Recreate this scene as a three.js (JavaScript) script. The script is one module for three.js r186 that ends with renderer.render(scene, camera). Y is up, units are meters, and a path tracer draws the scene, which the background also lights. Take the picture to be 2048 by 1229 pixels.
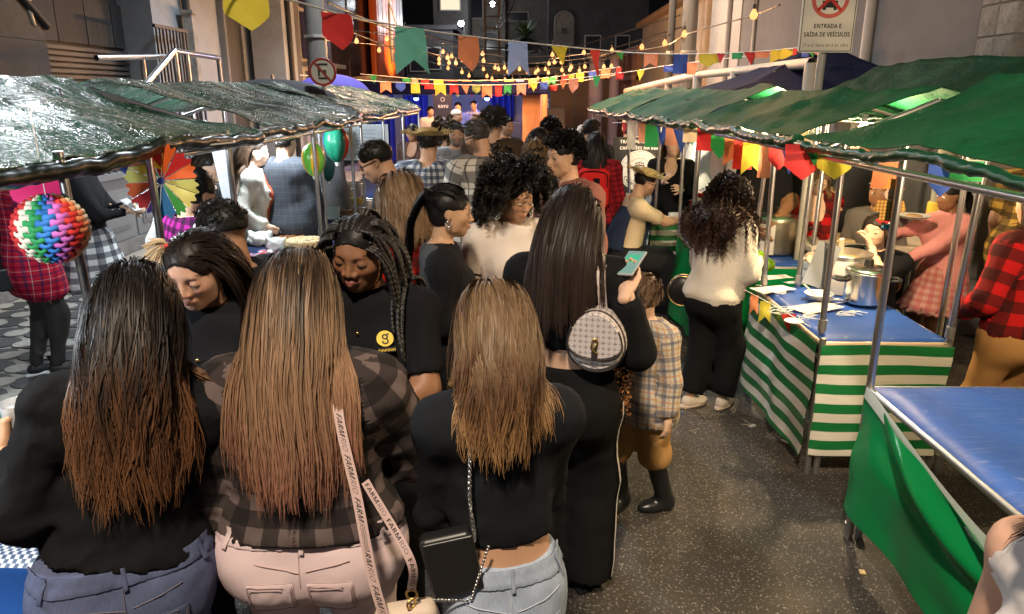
import * as THREE from 'three';
import { mergeGeometries } from 'three/addons/utils/BufferGeometryUtils.js';
import { RoundedBoxGeometry } from 'three/addons/geometries/RoundedBoxGeometry.js';
import { ImprovedNoise } from 'three/addons/math/ImprovedNoise.js';

// ---------------------------------------------------------------- camera, sky, lamps, exposure
const scene = new THREE.Scene();
const camera = new THREE.PerspectiveCamera(45.6, 2048 / 1229, 0.05, 400);
camera.position.set(0, 2.05, 0);
camera.rotation.order = 'YXZ';
camera.rotation.set(-0.2836, 0.0164, 0);
scene.add(camera); camera.name = 'camera'; camera.updateMatrixWorld(true);
const renderer = new THREE.WebGLRenderer({ antialias: true });
renderer.setSize(1024, 614);
renderer.toneMapping = THREE.LinearToneMapping;
renderer.toneMappingExposure = 1.15;
renderer.shadowMap.enabled = true;
{ // a city night sky: dark slate with a faint warm glow low down
  const w = 256, h = 128, d = new Float32Array(w * h * 4), n = new ImprovedNoise();
  for (let y = 0; y < h; y++) for (let x = 0; x < w; x++) {
    const el = (y / h - 0.5) * Math.PI, a = x / w * 6.2832, o = (y * w + x) * 4;
    const cx = Math.cos(a) * Math.cos(el) * 2, cy = Math.sin(el) * 4, cz = Math.sin(a) * Math.cos(el) * 2;
    const c = 0.85 + 0.3 * n.noise(cx, cy, cz), g = Math.exp(-Math.max(el, 0) * 3);
    d[o] = (0.036 + 0.014 * g) * c; d[o + 1] = (0.037 + 0.010 * g) * c; d[o + 2] = (0.046 + 0.006 * g) * c; d[o + 3] = 1;
  }
  const t = new THREE.DataTexture(d, w, h, THREE.RGBAFormat, THREE.FloatType);
  t.mapping = THREE.EquirectangularReflectionMapping; t.magFilter = THREE.LinearFilter; t.needsUpdate = true;
  scene.background = t; scene.environment = t;
}
const WARM = [1, 0.72, 0.42], NEUT = [1, 0.86, 0.68], COOL = [0.86, 0.94, 1];
const rgb = (c) => new THREE.Color().setRGB(c[0], c[1], c[2]);

// ---------------------------------------------------------------- small helpers
let seed = 7;
const srand = (s) => { seed = s; };
const rnd = (a = 0, b = 1) => { seed = (seed * 1664525 + 1013904223) >>> 0; return a + (b - a) * (seed / 4294967296); };
const add = (a, b, s = 1) => [a[0] + b[0] * s, a[1] + b[1] * s, a[2] + b[2] * s], sub = (a, b) => add(a, b, -1);
const mul = (a, s) => [a[0] * s, a[1] * s, a[2] * s], dot = (a, b) => a[0] * b[0] + a[1] * b[1] + a[2] * b[2];
const cross = (a, b) => [a[1] * b[2] - a[2] * b[1], a[2] * b[0] - a[0] * b[2], a[0] * b[1] - a[1] * b[0]];
const len = (a) => Math.hypot(a[0], a[1], a[2]), nrm = (a) => mul(a, 1 / (len(a) || 1)), mix = (a, b, t) => a + (b - a) * t;
const mix3 = (a, b, t) => [mix(a[0], b[0], t), mix(a[1], b[1], t), mix(a[2], b[2], t)], clamp = (x, a = 0, b = 1) => Math.min(b, Math.max(a, x));
const sm = (a, b, x) => { const t = clamp((x - a) / (b - a)); return t * t * (3 - 2 * t); };
const perlin = new ImprovedNoise(), noise = (x, y, z) => perlin.noise(x, y, z);
const frame = (o, x, y, z) => ({ o, x, y, z });
const pt = (F, x, y, z) => add(add(add(F.o, F.x, x), F.y, y), F.z, z);
const loc = (F, p) => { const d = sub(p, F.o); return [dot(d, F.x), dot(d, F.y), dot(d, F.z)]; };
const rotF = (F, o, yaw = 0, pitch = 0, roll = 0) => { // yaw turns to the left, pitch leans forward, roll tips to the left
  const e = new THREE.Matrix4().makeRotationFromEuler(new THREE.Euler(pitch, yaw, -roll, 'YXZ')).elements;
  const w = (a, b, c) => add(add(mul(F.x, a), F.y, b), F.z, c);
  return frame(o, w(e[0], e[1], e[2]), w(e[4], e[5], e[6]), w(e[8], e[9], e[10]));
};
// a photo pixel turned into the world point at a known height / depth (used to read real positions off the photograph)
const rayOf = (x, y) => new THREE.Vector3((x - 1024) / 1462, (614.5 - y) / 1462, -1).applyQuaternion(camera.quaternion);
const onY = (x, y, Y) => { const d = rayOf(x, y), t = (Y - 2.05) / d.y; return [d.x * t, Y, d.z * t]; };
const onZ = (x, y, Z) => { const d = rayOf(x, y), t = Z / d.z; return [d.x * t, 2.05 + d.y * t, Z]; };

const names = {};
const numbered = (n) => { const k = names[n] = (names[n] ?? -1) + 1; return k ? n + '_' + String(k).padStart(3, '0') : n; };
const shadow = (m) => { m.castShadow = m.receiveShadow = true; return m; };
function thing(name, label, category, p = [0, 0, 0], turn = 0, group, parent) {
  const o = new THREE.Group(); o.name = numbered(name); o.position.set(...p); o.rotation.y = turn; (parent ?? scene).add(o);
  if (label) o.userData = { label, category }; if (group) o.userData.group = group;
  return o;
}
const tag = (o, label, category, group) => { o.userData.label = label; o.userData.category = category; if (group) o.userData.group = group; return o; };
function part(name, geo, mat, parent = scene, p) {
  if (Array.isArray(geo)) geo = merge(geo);
  const m = shadow(new THREE.Mesh(geo, mat)); m.name = parent === scene ? numbered(name) : name; if (p) m.position.set(...p); parent.add(m); return m;
}
const structure = (o) => { o.userData.kind = 'structure'; return o; };
const stuff = (o) => { o.userData.kind = 'stuff'; return o; };
function copy(o, p, turn, label, group) {
  const c = o.clone(); c.name = numbered(o.name.replace(/_\d{3}$/, '')); c.userData = { ...o.userData }; scene.add(c);
  if (p) c.position.set(...p); if (turn !== undefined) c.rotation.y = turn; if (label) c.userData.label = label; if (group) c.userData.group = group;
  return c;
}
function merge(list) {
  const gs = list.map((g) => { g = g.index ? g.toNonIndexed() : g; for (const k of Object.keys(g.attributes)) if (!['position', 'normal', 'uv', 'color'].includes(k)) g.deleteAttribute(k); if (!g.attributes.normal) g.computeVertexNormals(); if (!g.attributes.uv) g.setAttribute('uv', new THREE.BufferAttribute(new Float32Array(g.attributes.position.count * 2), 2)); return g; });
  if (gs.some((g) => g.attributes.color)) for (const g of gs) if (!g.attributes.color) g.setAttribute('color', new THREE.BufferAttribute(new Float32Array(g.attributes.position.count * 3).fill(1), 3));
  return mergeGeometries(gs);
}
const box = (w, h, d, x = 0, y = 0, z = 0, ry = 0, rx = 0, rz = 0) => { const g = new THREE.BoxGeometry(w, h, d); if (rx) g.rotateX(rx); if (rz) g.rotateZ(rz); if (ry) g.rotateY(ry); boxUV(g, ry || rx || rz ? 0 : 1); return g.translate(x, y, z); };
function boxUV(g) { // metres as uv, by the way each face points
  const p = g.attributes.position, n = g.attributes.normal, u = new Float32Array(p.count * 2);
  for (let i = 0; i < p.count; i++) {
    const a = Math.abs(n.getX(i)), b = Math.abs(n.getY(i)), c = Math.abs(n.getZ(i)), x = p.getX(i), y = p.getY(i), z = p.getZ(i);
    if (b > a && b > c) { u[i * 2] = x; u[i * 2 + 1] = z; } else if (a > c) { u[i * 2] = z; u[i * 2 + 1] = y; } else { u[i * 2] = x; u[i * 2 + 1] = y; }
  }
  g.setAttribute('uv', new THREE.BufferAttribute(u, 2)); return g;
}
const rbox = (w, h, d, r, x = 0, y = 0, z = 0, ry = 0, rx = 0, rz = 0) => { const g = new RoundedBoxGeometry(w, h, d, 2, Math.min(r, w * .49, h * .49, d * .49)); boxUV(g); if (rx) g.rotateX(rx); if (rz) g.rotateZ(rz); if (ry) g.rotateY(ry); return g.translate(x, y, z); };
const cyl = (r0, r1, h, x = 0, y = 0, z = 0, n = 20) => new THREE.CylinderGeometry(r1, r0, h, n).translate(x, y, z); // r0 below
const ball = (r, x = 0, y = 0, z = 0, sx = 1, sy = 1, sz = 1, n = 20) => new THREE.SphereGeometry(r, n, Math.ceil(n * .7)).scale(sx, sy, sz).translate(x, y, z);
const lathe = (pts, n = 28) => new THREE.LatheGeometry(pts.map((q) => new THREE.Vector2(q[0], q[1])), n);
const v3 = (a) => new THREE.Vector3(a[0], a[1], a[2]);
function tube(pts, r, seg = 0, n = 8) {
  const c = pts.length === 2 ? new THREE.LineCurve3(v3(pts[0]), v3(pts[1])) : new THREE.CatmullRomCurve3(pts.map(v3));
  return new THREE.TubeGeometry(c, seg || (pts.length === 2 ? 1 : pts.length * 6), r, n);
}
const rod = (a, b, r, n = 10) => { // solid rod with ends
  const d = sub(b, a), L = len(d), g = new THREE.CylinderGeometry(r, r, L, n); g.translate(0, L / 2, 0);
  g.applyQuaternion(new THREE.Quaternion().setFromUnitVectors(new THREE.Vector3(0, 1, 0), v3(nrm(d)))); return g.translate(...a);
};
function sheet(fn, nu, nv, thick = 0) { // fn(u, v) -> point; a grid of quads, uv in metres along the edges
  const pos = [], uv = [], idx = [], P = []; let su = 0, sv = 0;
  for (let j = 0; j <= nv; j++) for (let i = 0; i <= nu; i++) P.push(fn(i / nu, j / nv));
  const at = (i, j) => P[j * (nu + 1) + i];
  for (let j = 0; j <= nv; j++) { let l = 0; for (let i = 0; i <= nu; i++) { if (i) l += len(sub(at(i, j), at(i - 1, j))); pos.push(...at(i, j)); uv.push(l, 0); } }
  for (let i = 0; i <= nu; i++) { let l = 0; for (let j = 0; j <= nv; j++) { if (j) l += len(sub(at(i, j), at(i, j - 1))); uv[(j * (nu + 1) + i) * 2 + 1] = l; } }
  for (let j = 0; j < nv; j++) for (let i = 0; i < nu; i++) { const a = j * (nu + 1) + i, b = a + 1, c = a + nu + 1, d = c + 1; idx.push(a, b, d, a, d, c); }
  let g = new THREE.BufferGeometry(); g.setAttribute('position', new THREE.Float32BufferAttribute(pos, 3)); g.setAttribute('uv', new THREE.Float32BufferAttribute(uv, 2)); g.setIndex(idx); g.computeVertexNormals();
  if (thick) {
    const n = g.attributes.normal, N = n.count, p2 = pos.slice(), uv2 = uv.concat(uv), ix = idx.slice();
    for (let i = 0; i < N; i++) p2.push(pos[i * 3] - n.getX(i) * thick, pos[i * 3 + 1] - n.getY(i) * thick, pos[i * 3 + 2] - n.getZ(i) * thick);
    for (let k = 0; k < idx.length; k += 3) ix.push(idx[k] + N, idx[k + 2] + N, idx[k + 1] + N);
    const rim = []; for (let i = 0; i <= nu; i++) rim.push(i); for (let j = 1; j <= nv; j++) rim.push(j * (nu + 1) + nu); for (let i = nu - 1; i >= 0; i--) rim.push(nv * (nu + 1) + i); for (let j = nv - 1; j >= 0; j--) rim.push(j * (nu + 1));
    for (let k = 0; k + 1 < rim.length; k++) ix.push(rim[k + 1], rim[k], rim[k] + N, rim[k + 1], rim[k] + N, rim[k + 1] + N);
    g = new THREE.BufferGeometry(); g.setAttribute('position', new THREE.Float32BufferAttribute(p2, 3)); g.setAttribute('uv', new THREE.Float32BufferAttribute(uv2, 2)); g.setIndex(ix); g.computeVertexNormals();
  }
  return g;
}
function poly(pts, depth = 0.002, bevel = 0) { // a flat outline in x, y given thickness along z
  const s = new THREE.Shape(pts.map((p) => new THREE.Vector2(p[0], p[1])));
  return new THREE.ExtrudeGeometry(s, { depth, bevelEnabled: bevel > 0, bevelSize: bevel, bevelThickness: bevel, bevelSegments: 1 });
}

// ---------------------------------------------------------------- textures and materials
function tex(w, h, fn, srgb = true, rep) { // fn(u, v, x, y) -> [r, g, b] in linear 0..1 (srgb) or raw values
  const d = new Uint8Array(w * h * 4), e = (c) => srgb ? (c <= 0.0031308 ? c * 12.92 : 1.055 * Math.pow(c, 1 / 2.4) - 0.055) : c;
  for (let y = 0; y < h; y++) for (let x = 0; x < w; x++) { const c = fn(x / w, y / h, x, y), o = (y * w + x) * 4; for (let k = 0; k < 3; k++) d[o + k] = 255 * clamp(e(Array.isArray(c) ? c[k] : c)); d[o + 3] = Array.isArray(c) && c.length > 3 ? 255 * c[3] : 255; }
  const t = new THREE.DataTexture(d, w, h); t.magFilter = THREE.LinearFilter; t.wrapS = t.wrapT = THREE.RepeatWrapping; if (srgb) t.colorSpace = THREE.SRGBColorSpace; if (rep) t.repeat.set(rep, rep); t.needsUpdate = true; return t;
}
const tile = (w, h, fx, fy = fx) => (u, v, z = 0) => noise(Math.cos(u * 6.2832) * fx, Math.sin(u * 6.2832) * fx + z, 0) ; // kept small
function wrapNoise(f, z) { // noise that tiles over 0..1 with f cells
  return (u, v) => { const a = noise(u * f, v * f, z), b = noise((u - 1) * f, v * f, z), c = noise(u * f, (v - 1) * f, z), d = noise((u - 1) * f, (v - 1) * f, z); return mix(mix(a, b, u), mix(c, d, u), v); };
}
function canvasTex(w, h, draw) { const c = document.createElement('canvas'); c.width = w; c.height = h; const g = c.getContext('2d'); draw(g, w, h); const t = new THREE.CanvasTexture(c); t.colorSpace = THREE.SRGBColorSpace; t.wrapS = t.wrapT = THREE.ClampToEdgeWrapping; return t; }
const std = (c, rough = 0.8, o = {}) => new THREE.MeshStandardMaterial({ color: Array.isArray(c) ? rgb(c) : new THREE.Color(c), roughness: rough, side: THREE.DoubleSide, ...o });
const phys = (c, rough, o = {}) => new THREE.MeshPhysicalMaterial({ color: Array.isArray(c) ? rgb(c) : new THREE.Color(c), roughness: rough, side: THREE.DoubleSide, ...o });
const printed = (t, rough = 0.6, o = {}) => new THREE.MeshStandardMaterial({ map: t, roughness: rough, side: THREE.DoubleSide, ...o });
const weave = tex(128, 128, (u, v, x, y) => 0.5 + 0.22 * Math.sin(x * Math.PI / 2) * Math.cos(y * Math.PI / 2) + 0.3 * noise(x * .3, y * .3, 4), false, 1 / 0.10);
const cloth = (c, o = {}) => phys(c, 0.9, { specularIntensity: 0.25, bumpMap: weave, bumpScale: 0.0006, ...o });
// woven checks: bands [from, to, colour, weight] cross both ways over a base colour; size in metres of one repeat
function plaid(size, base, bands, o = {}) {
  const N = 128, cu = [], at = (s) => { let c = base.slice(); return c; };
  for (let i = 0; i < N; i++) { const hits = bands.filter((b) => i / N >= b[0] && i / N < b[1]); cu.push(hits); }
  const t = tex(N, N, (u, v, x, y) => {
    let c = base, over = (x + y) % 4 < 2;
    const A = cu[x], B = cu[y];
    for (const b of over ? [...A, ...B] : [...B, ...A]) c = mix3(c, b[2], b[3] ?? 0.5);
    return mul(c, 0.9 + 0.2 * noise(x * .7, y * .7, 1));
  }, true, 1 / size);
  return cloth([1, 1, 1], { map: t, ...o });
}
const foldMap = (() => { const f1 = wrapNoise(3, 1), f2 = wrapNoise(7, 5), f3 = wrapNoise(19, 9); return tex(256, 256, (u, v) => 0.5 + 0.5 * f1(u, v) + 0.28 * f2(u, v) + 0.12 * f3(u, v), false, 1); })();
const grime = (() => { const a = wrapNoise(4, 2), b = wrapNoise(13, 6), c = wrapNoise(40, 3); return (u, v) => clamp(0.5 + 0.5 * a(u, v) + 0.35 * b(u, v) + 0.25 * c(u, v)); })();
const grimeTex = {}, grimeOf = (v, rep) => { v = v > .24 ? .32 : v > .14 ? .18 : .1; const t = grimeTex[v] ??= tex(256, 256, (u, w) => 1 - 2 * v * (1 - grime(u, w)), true, 1), c = t.clone(); c.repeat.set(rep, rep); c.needsUpdate = true; return c; };
const wall = (c, var_ = 0.16, size = 3, rough = 0.9) => new THREE.MeshStandardMaterial({ color: rgb(mul(c, 1 + var_)), map: grimeOf(var_, 1 / size), roughness: rough, bumpMap: foldMap, bumpScale: 0.004, side: THREE.DoubleSide });
const steel = phys([.55, .55, .56], 0.28, { metalness: 1 }), dullSteel = phys([.42, .41, .40], 0.42, { metalness: 0.9 }), blackMetal = std([.02, .02, .022], 0.45, { metalness: .3 });
const black = cloth([.008, .008, .0095]), white = std([.75, .75, .74], 0.7), paper = std([.78, .77, .75], 0.85), ropeMat = std([.8, .78, .72], 0.8);
const gold = phys([.8, .55, .2], .3, { metalness: 1 });
// ---------------------------------------------------------------- smooth bodies: distance fields meshed by surface nets
const cap = (a, b, ra, rb = ra, k = .03, o = {}) => ({ t: o.flat ? 2 : 0, a, b, ra, rb, k, op: o.op ?? 0 });
const ell = (F, c, r, k = .03, o = {}) => ({ t: 1, a: pt(F, ...c), F, r, k, op: o.op ?? 0 });
const W0 = frame([0, 0, 0], [1, 0, 0], [0, 1, 0], [0, 0, 1]);
function compile(prims) {
  const P = prims.map((q) => q.t === 1
    ? { t: 1, op: q.op, k: q.k, ax: q.a[0], ay: q.a[1], az: q.a[2], bx: 0, by: 0, bz: 0, il: 0, ra: 0, dr: 0, L: 0, m: [...q.F.x, ...q.F.y, ...q.F.z], i: q.r.map((v) => 1 / v) }
    : (() => { const d = sub(q.b, q.a), l2 = dot(d, d) || 1e-9; return { t: q.t, op: q.op, k: q.k, ax: q.a[0], ay: q.a[1], az: q.a[2], bx: d[0], by: d[1], bz: d[2], il: 1 / l2, ra: q.ra, dr: q.rb - q.ra, L: Math.sqrt(l2), m: null, i: null }; })());
  let A = P, one = -1;
  const f = (x, y, z) => {
    let d = 1e3; const n = A.length;
    for (let j = 0; j < n; j++) {
      const q = A[j], px = x - q.ax, py = y - q.ay, pz = z - q.az; let e;
      if (q.t === 1) {
        const m = q.m, i = q.i, u = (px * m[0] + py * m[1] + pz * m[2]) * i[0], v = (px * m[3] + py * m[4] + pz * m[5]) * i[1], w = (px * m[6] + py * m[7] + pz * m[8]) * i[2];
        const k0 = Math.sqrt(u * u + v * v + w * w), a = u * i[0], b = v * i[1], c = w * i[2], k1 = Math.sqrt(a * a + b * b + c * c);
        e = k1 > 1e-9 ? k0 * (k0 - 1) / k1 : -1 / Math.max(i[0], i[1], i[2]);
      } else {
        let t = (px * q.bx + py * q.by + pz * q.bz) * q.il; const tr = t; t = t < 0 ? 0 : t > 1 ? 1 : t;
        const dx = px - q.bx * t, dy = py - q.by * t, dz = pz - q.bz * t;
        e = Math.sqrt(dx * dx + dy * dy + dz * dz) - q.ra - q.dr * t;
        if (q.t === 2) { const f = (tr - 1) * q.L; if (f > e) e = f; }
      }
      const k = q.k; if (one >= 0) return e;
      if (q.op === 0) { const h = Math.max(k - Math.abs(d - e), 0) / k; d = Math.min(d, e) - h * h * k * .25; }
      else { if (q.op === 1) e = -e; const h = Math.max(k - Math.abs(d - e), 0) / k; d = Math.max(d, e) + h * h * k * .25; }
    }
    return d;
  };
  // keep only the primitives that matter within r of a point
  f.focus = (x, y, z, r, d) => { const keep = []; one = 1; for (const q of P) { A = [q]; const e = f(x, y, z); if (q.op === 0 ? e < d + r * 2 + q.k : q.op === 1 ? e < -d + r * 2 + q.k : true) keep.push(q); } one = -1; A = keep.length ? keep : P; };
  f.all = () => { A = P; };
  return f;
}
function bounds(prims, pad) {
  const lo = [1e9, 1e9, 1e9], hi = [-1e9, -1e9, -1e9];
  for (const q of prims) if (q.op === 0) for (let k = 0; k < 3; k++) {
    if (q.t === 1) { const e = Math.hypot(q.F.x[k] * q.r[0], q.F.y[k] * q.r[1], q.F.z[k] * q.r[2]); lo[k] = Math.min(lo[k], q.a[k] - e); hi[k] = Math.max(hi[k], q.a[k] + e); }
    else { lo[k] = Math.min(lo[k], q.a[k] - q.ra, q.b[k] - q.rb); hi[k] = Math.max(hi[k], q.a[k] + q.ra, q.b[k] + q.rb); }
  }
  return [lo.map((v) => v - pad), hi.map((v) => v + pad)];
}
function surf(f, lo, hi, c) { // surface nets over a grid; blocks far from the surface are skipped
  const n = [0, 1, 2].map((k) => Math.ceil((hi[k] - lo[k]) / c / 4) * 4 + 1), [nx, ny, nz] = n, sx = 1, sy = nx, sz = nx * ny;
  const g = new Float32Array(nx * ny * nz).fill(NaN), R = 4 * c * 0.866 * 1.7 + c;
  for (let bz = 0; bz < nz - 1; bz += 4) for (let by = 0; by < ny - 1; by += 4) for (let bx = 0; bx < nx - 1; bx += 4) {
    const d = f(lo[0] + (bx + 2) * c, lo[1] + (by + 2) * c, lo[2] + (bz + 2) * c), far = Math.abs(d) > R;
    for (let z = bz; z <= bz + 4; z++) for (let y = by; y <= by + 4; y++) for (let x = bx; x <= bx + 4; x++) {
      const o = x + y * sy + z * sz; if (far) { if (g[o] !== g[o]) g[o] = d; } else if (g[o] !== g[o] || Math.abs(g[o]) > R * .5) g[o] = f(lo[0] + x * c, lo[1] + y * c, lo[2] + z * c);
    }
  }
  const id = new Int32Array(nx * ny * nz).fill(-1), pos = [], idx = [];
  const E = [[0, 1], [2, 3], [4, 5], [6, 7], [0, 2], [1, 3], [4, 6], [5, 7], [0, 4], [1, 5], [2, 6], [3, 7]], v = new Array(8);
  for (let z = 0; z < nz - 1; z++) for (let y = 0; y < ny - 1; y++) for (let x = 0; x < nx - 1; x++) {
    const o = x + y * sy + z * sz; let m = 0; const v0 = g[o]; if (v0 > c * 2 || v0 < -c * 2) continue;
    for (let k = 0; k < 8; k++) { v[k] = g[o + (k & 1) + (k >> 1 & 1) * sy + (k >> 2) * sz]; if (v[k] < 0) m |= 1 << k; }
    if (m === 0 || m === 255) continue;
    let cx = 0, cy = 0, cz = 0, cnt = 0;
    for (const [a, b] of E) if ((v[a] < 0) !== (v[b] < 0)) { const t = v[a] / (v[a] - v[b]); cx += mix(a & 1, b & 1, t); cy += mix(a >> 1 & 1, b >> 1 & 1, t); cz += mix(a >> 2, b >> 2, t); cnt++; }
    id[o] = pos.length / 3; pos.push(lo[0] + (x + cx / cnt) * c, lo[1] + (y + cy / cnt) * c, lo[2] + (z + cz / cnt) * c);
  }
  const quad = (a, b, d, e, flip) => { if (a < 0 || b < 0 || d < 0 || e < 0) return; if (flip) idx.push(a, d, b, b, d, e); else idx.push(a, b, d, b, e, d); };
  for (let z = 1; z < nz - 1; z++) for (let y = 1; y < ny - 1; y++) for (let x = 1; x < nx - 1; x++) {
    const o = x + y * sy + z * sz, s = g[o] < 0;
    if (s !== g[o + 1] < 0) quad(id[o - sy - sz], id[o - sz], id[o - sy], id[o], !s);
    if (s !== g[o + sy] < 0) quad(id[o - sx - sz], id[o - sx], id[o - sz], id[o], !s);
    if (s !== g[o + sz] < 0) quad(id[o - sx - sy], id[o - sy], id[o - sx], id[o], !s);
  }
  return { pos, idx };
}
// vertices -> geometry, with uv charts (chart(x,y,z,force) -> [u, v, id, period]) split where charts meet, and vertex colours
function skin(s, chart, colour) {
  const pos = s.pos, idx = s.idx, N = pos.length / 3, nor = new Float32Array(N * 3);
  for (let k = 0; k < idx.length; k += 3) {
    const [a, b, c] = [idx[k] * 3, idx[k + 1] * 3, idx[k + 2] * 3];
    const ux = pos[b] - pos[a], uy = pos[b + 1] - pos[a + 1], uz = pos[b + 2] - pos[a + 2], vx = pos[c] - pos[a], vy = pos[c + 1] - pos[a + 1], vz = pos[c + 2] - pos[a + 2];
    const x = uy * vz - uz * vy, y = uz * vx - ux * vz, z = ux * vy - uy * vx;
    for (const i of [a, b, c]) { nor[i] += x; nor[i + 1] += y; nor[i + 2] += z; }
  }
  const P = pos.slice(), M = Array.from(nor), U = [], I = idx.slice(), ch = [];
  if (chart) {
    for (let i = 0; i < N; i++) { const c = chart(pos[i * 3], pos[i * 3 + 1], pos[i * 3 + 2]); ch.push(c); U.push(c[0], c[1]); }
    for (let k = 0; k < I.length; k += 3) {
      const A = ch[idx[k]];
      for (let j = 1; j < 3; j++) {
        const i = idx[k + j], B = ch[i]; let c = B;
        if (B[2] !== A[2]) c = chart(pos[i * 3], pos[i * 3 + 1], pos[i * 3 + 2], A[2]);
        let u = c[0]; if (A[3]) { if (u - A[0] > A[3] / 2) u -= A[3]; else if (A[0] - u > A[3] / 2) u += A[3]; }
        if (B[2] !== A[2] || u !== c[0]) { I[k + j] = P.length / 3; P.push(pos[i * 3], pos[i * 3 + 1], pos[i * 3 + 2]); M.push(nor[i * 3], nor[i * 3 + 1], nor[i * 3 + 2]); U.push(u, c[1]); }
      }
    }
  } else for (let i = 0; i < N; i++) U.push(pos[i * 3] + pos[i * 3 + 2], pos[i * 3 + 1]);
  const g = new THREE.BufferGeometry();
  for (let i = 0; i < M.length; i += 3) { const l = Math.hypot(M[i], M[i + 1], M[i + 2]) || 1; M[i] /= l; M[i + 1] /= l; M[i + 2] /= l; }
  g.setAttribute('position', new THREE.Float32BufferAttribute(P, 3)); g.setAttribute('normal', new THREE.Float32BufferAttribute(M, 3)); g.setAttribute('uv', new THREE.Float32BufferAttribute(U, 2)); g.setIndex(I);
  if (colour) { const C = []; for (let i = 0; i < P.length; i += 3) C.push(...colour(P[i], P[i + 1], P[i + 2])); g.setAttribute('color', new THREE.Float32BufferAttribute(C, 3)); }
  return g;
}
function blob(prims, cell, { chart, colour, bend } = {}) {
  const f0 = compile(prims), f = bend ? (x, y, z) => f0(x, y, z) + bend(x, y, z) : f0, [lo, hi] = bounds(prims, cell * 2 + (bend ? .02 : 0));
  return skin(surf(f, lo, hi, cell, f0), chart, colour);
}
// ---------------------------------------------------------------- people
function ik(S, T, l1, l2, pole) {
  let d = sub(T, S), L = len(d); const m = (l1 + l2) * .995; if (L > m) { d = mul(d, m / L); L = m; T = add(S, d); }
  const u = nrm(d), a = (l1 * l1 - l2 * l2 + L * L) / (2 * L), hh = Math.sqrt(Math.max(0, l1 * l1 - a * a)), p = nrm(sub(pole, mul(u, dot(pole, u))));
  return { E: add(add(S, u, a), p, hh), T };
}
function handPrims(W, dir, palm, s, curl, spread = .12, k = 1) { // wrist, finger direction, palm normal; palm, four fingers, thumb
  const y = nrm(dir), z = nrm(sub(palm, mul(y, dot(palm, y)))), x = cross(y, z), F = frame(W, x, y, z), P = [], q = s / 1.7 * 1.02;
  P.push(ell(F, [0, .045 * q, 0], [.036 * q, .05 * q, .015 * q], .012), cap(add(W, y, -.035 * q), pt(F, 0, .02 * q, 0), .021 * q, .024 * q, .02));
  const L = [.071, .079, .074, .058], X = [.029, .0095, -.0105, -.029];
  for (let i = 0; i < 4; i++) {
    let a = pt(F, X[i] * q, (.083 - Math.abs(i - 1.2) * .005) * q, 0), ang = curl * .75, sp = (1.4 - i) * spread * -k;
    P.push(cap(pt(F, X[i] * .6 * q, .03 * q, 0), a, .011 * q, .0098 * q, .01));
    for (let j = 0; j < 3; j++) {
      const d = add(add(mul(y, Math.cos(ang)), z, Math.sin(ang)), x, -Math.sin(sp) * Math.cos(ang)), b = add(a, nrm(d), L[i] * [.45, .31, .24][j] * q);
      P.push(cap(a, b, (.0098 - j * .0011) * q, (.0092 - j * .0014) * q, .004)); a = b; ang += curl * [.95, .8, .5][j];
    }
  }
  let a = pt(F, .026 * q * k, .028 * q, .006 * q); const td = [[.72, .62, .35], [.45, .82, .4], [.2, .9, .42]];
  P.push(cap(pt(F, .01 * k * q, .012 * q, 0), a, .015 * q, .0135 * q, .012));
  for (let j = 0; j < 3; j++) { const b = add(a, nrm(pt({ ...F, o: [0, 0, 0] }, td[j][0] * k, td[j][1], td[j][2] * (.5 + curl))), [.03, .028, .022][j] * q); P.push(cap(a, b, (.0125 - j * .0012) * q, (.0115 - j * .0016) * q, .006)); a = b; }
  return { prims: P, F, grip: pt(F, 0, .085 * q, .035 * q) };
}
function headPrims(F, H, o = {}) { // F at the middle of the head, H from chin to crown
  const m = (a) => a.map((v) => v * H), P = [], lid = o.lid ?? .45, w = o.faceW ?? 1;
  const e = (c, r, k, op) => P.push(ell(F, m(c), m(r), k * H, { op })), c2 = (a, b, ra, rb, k, op) => P.push(cap(pt(F, ...m(a)), pt(F, ...m(b)), ra * H, rb * H, k * H, { op }));
  e([0, .13, -.055], [.335 * w, .37, .425], .05);
  e([0, -.12, .1], [.275 * w, .37, .285], .16);
  e([0, -.36, .19], [.15 * w, .12, .15], .14);
  e([0, -.425, .245], [.085, .07, .08], .09);
  for (const s of [-1, 1]) { e([s * .19 * w, -.1, .2], [.1, .1, .13], .12); e([s * .21 * w, -.26, .06], [.08, .14, .13], .12); }
  c2([-.15, .095, .33], [.15, .095, .33], .04, .04, .08);
  for (const s of [-1, 1]) e([s * .148 * w, .0, .41], [.092, .068, .085], .07, 1);
  for (const s of [-1, 1]) { e([s * .148 * w, -.004 + (1 - lid) * .05, .298 - (1 - lid) * .012], [.086, .08, .083], .012); e([s * .148 * w, -.068, .296], [.08, .05, .062], .02); }
  c2([0, .05, .355], [0, -.14, .455 * (o.nose ?? 1)], .03, .047, .05);
  for (const s of [-1, 1]) e([s * .052 * (o.noseW ?? 1), -.155, .405], [.042, .036, .05], .03);
  for (const s of [-1, 1]) { c2([s * .105, -.275, .352], [s * .022, -.254, .408], .02, .03 * (o.lips ?? 1), .018); c2([s * .1, -.28, .35], [0, -.3, .4], .02, .036 * (o.lips ?? 1), .014); }
  for (const s of [-1, 1]) {
    const E = rotF({ ...F }, pt(F, ...m([s * .335 * w, -.03, -.06])), s * .5, -.15, 0);
    P.push(ell(E, [0, 0, 0], m([.032, .125, .078]), .025 * H), ell(E, m([s * .03, .015, .012]), m([.02, .075, .042]), .02 * H, { op: 1 }));
  }
  return P;
}
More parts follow.
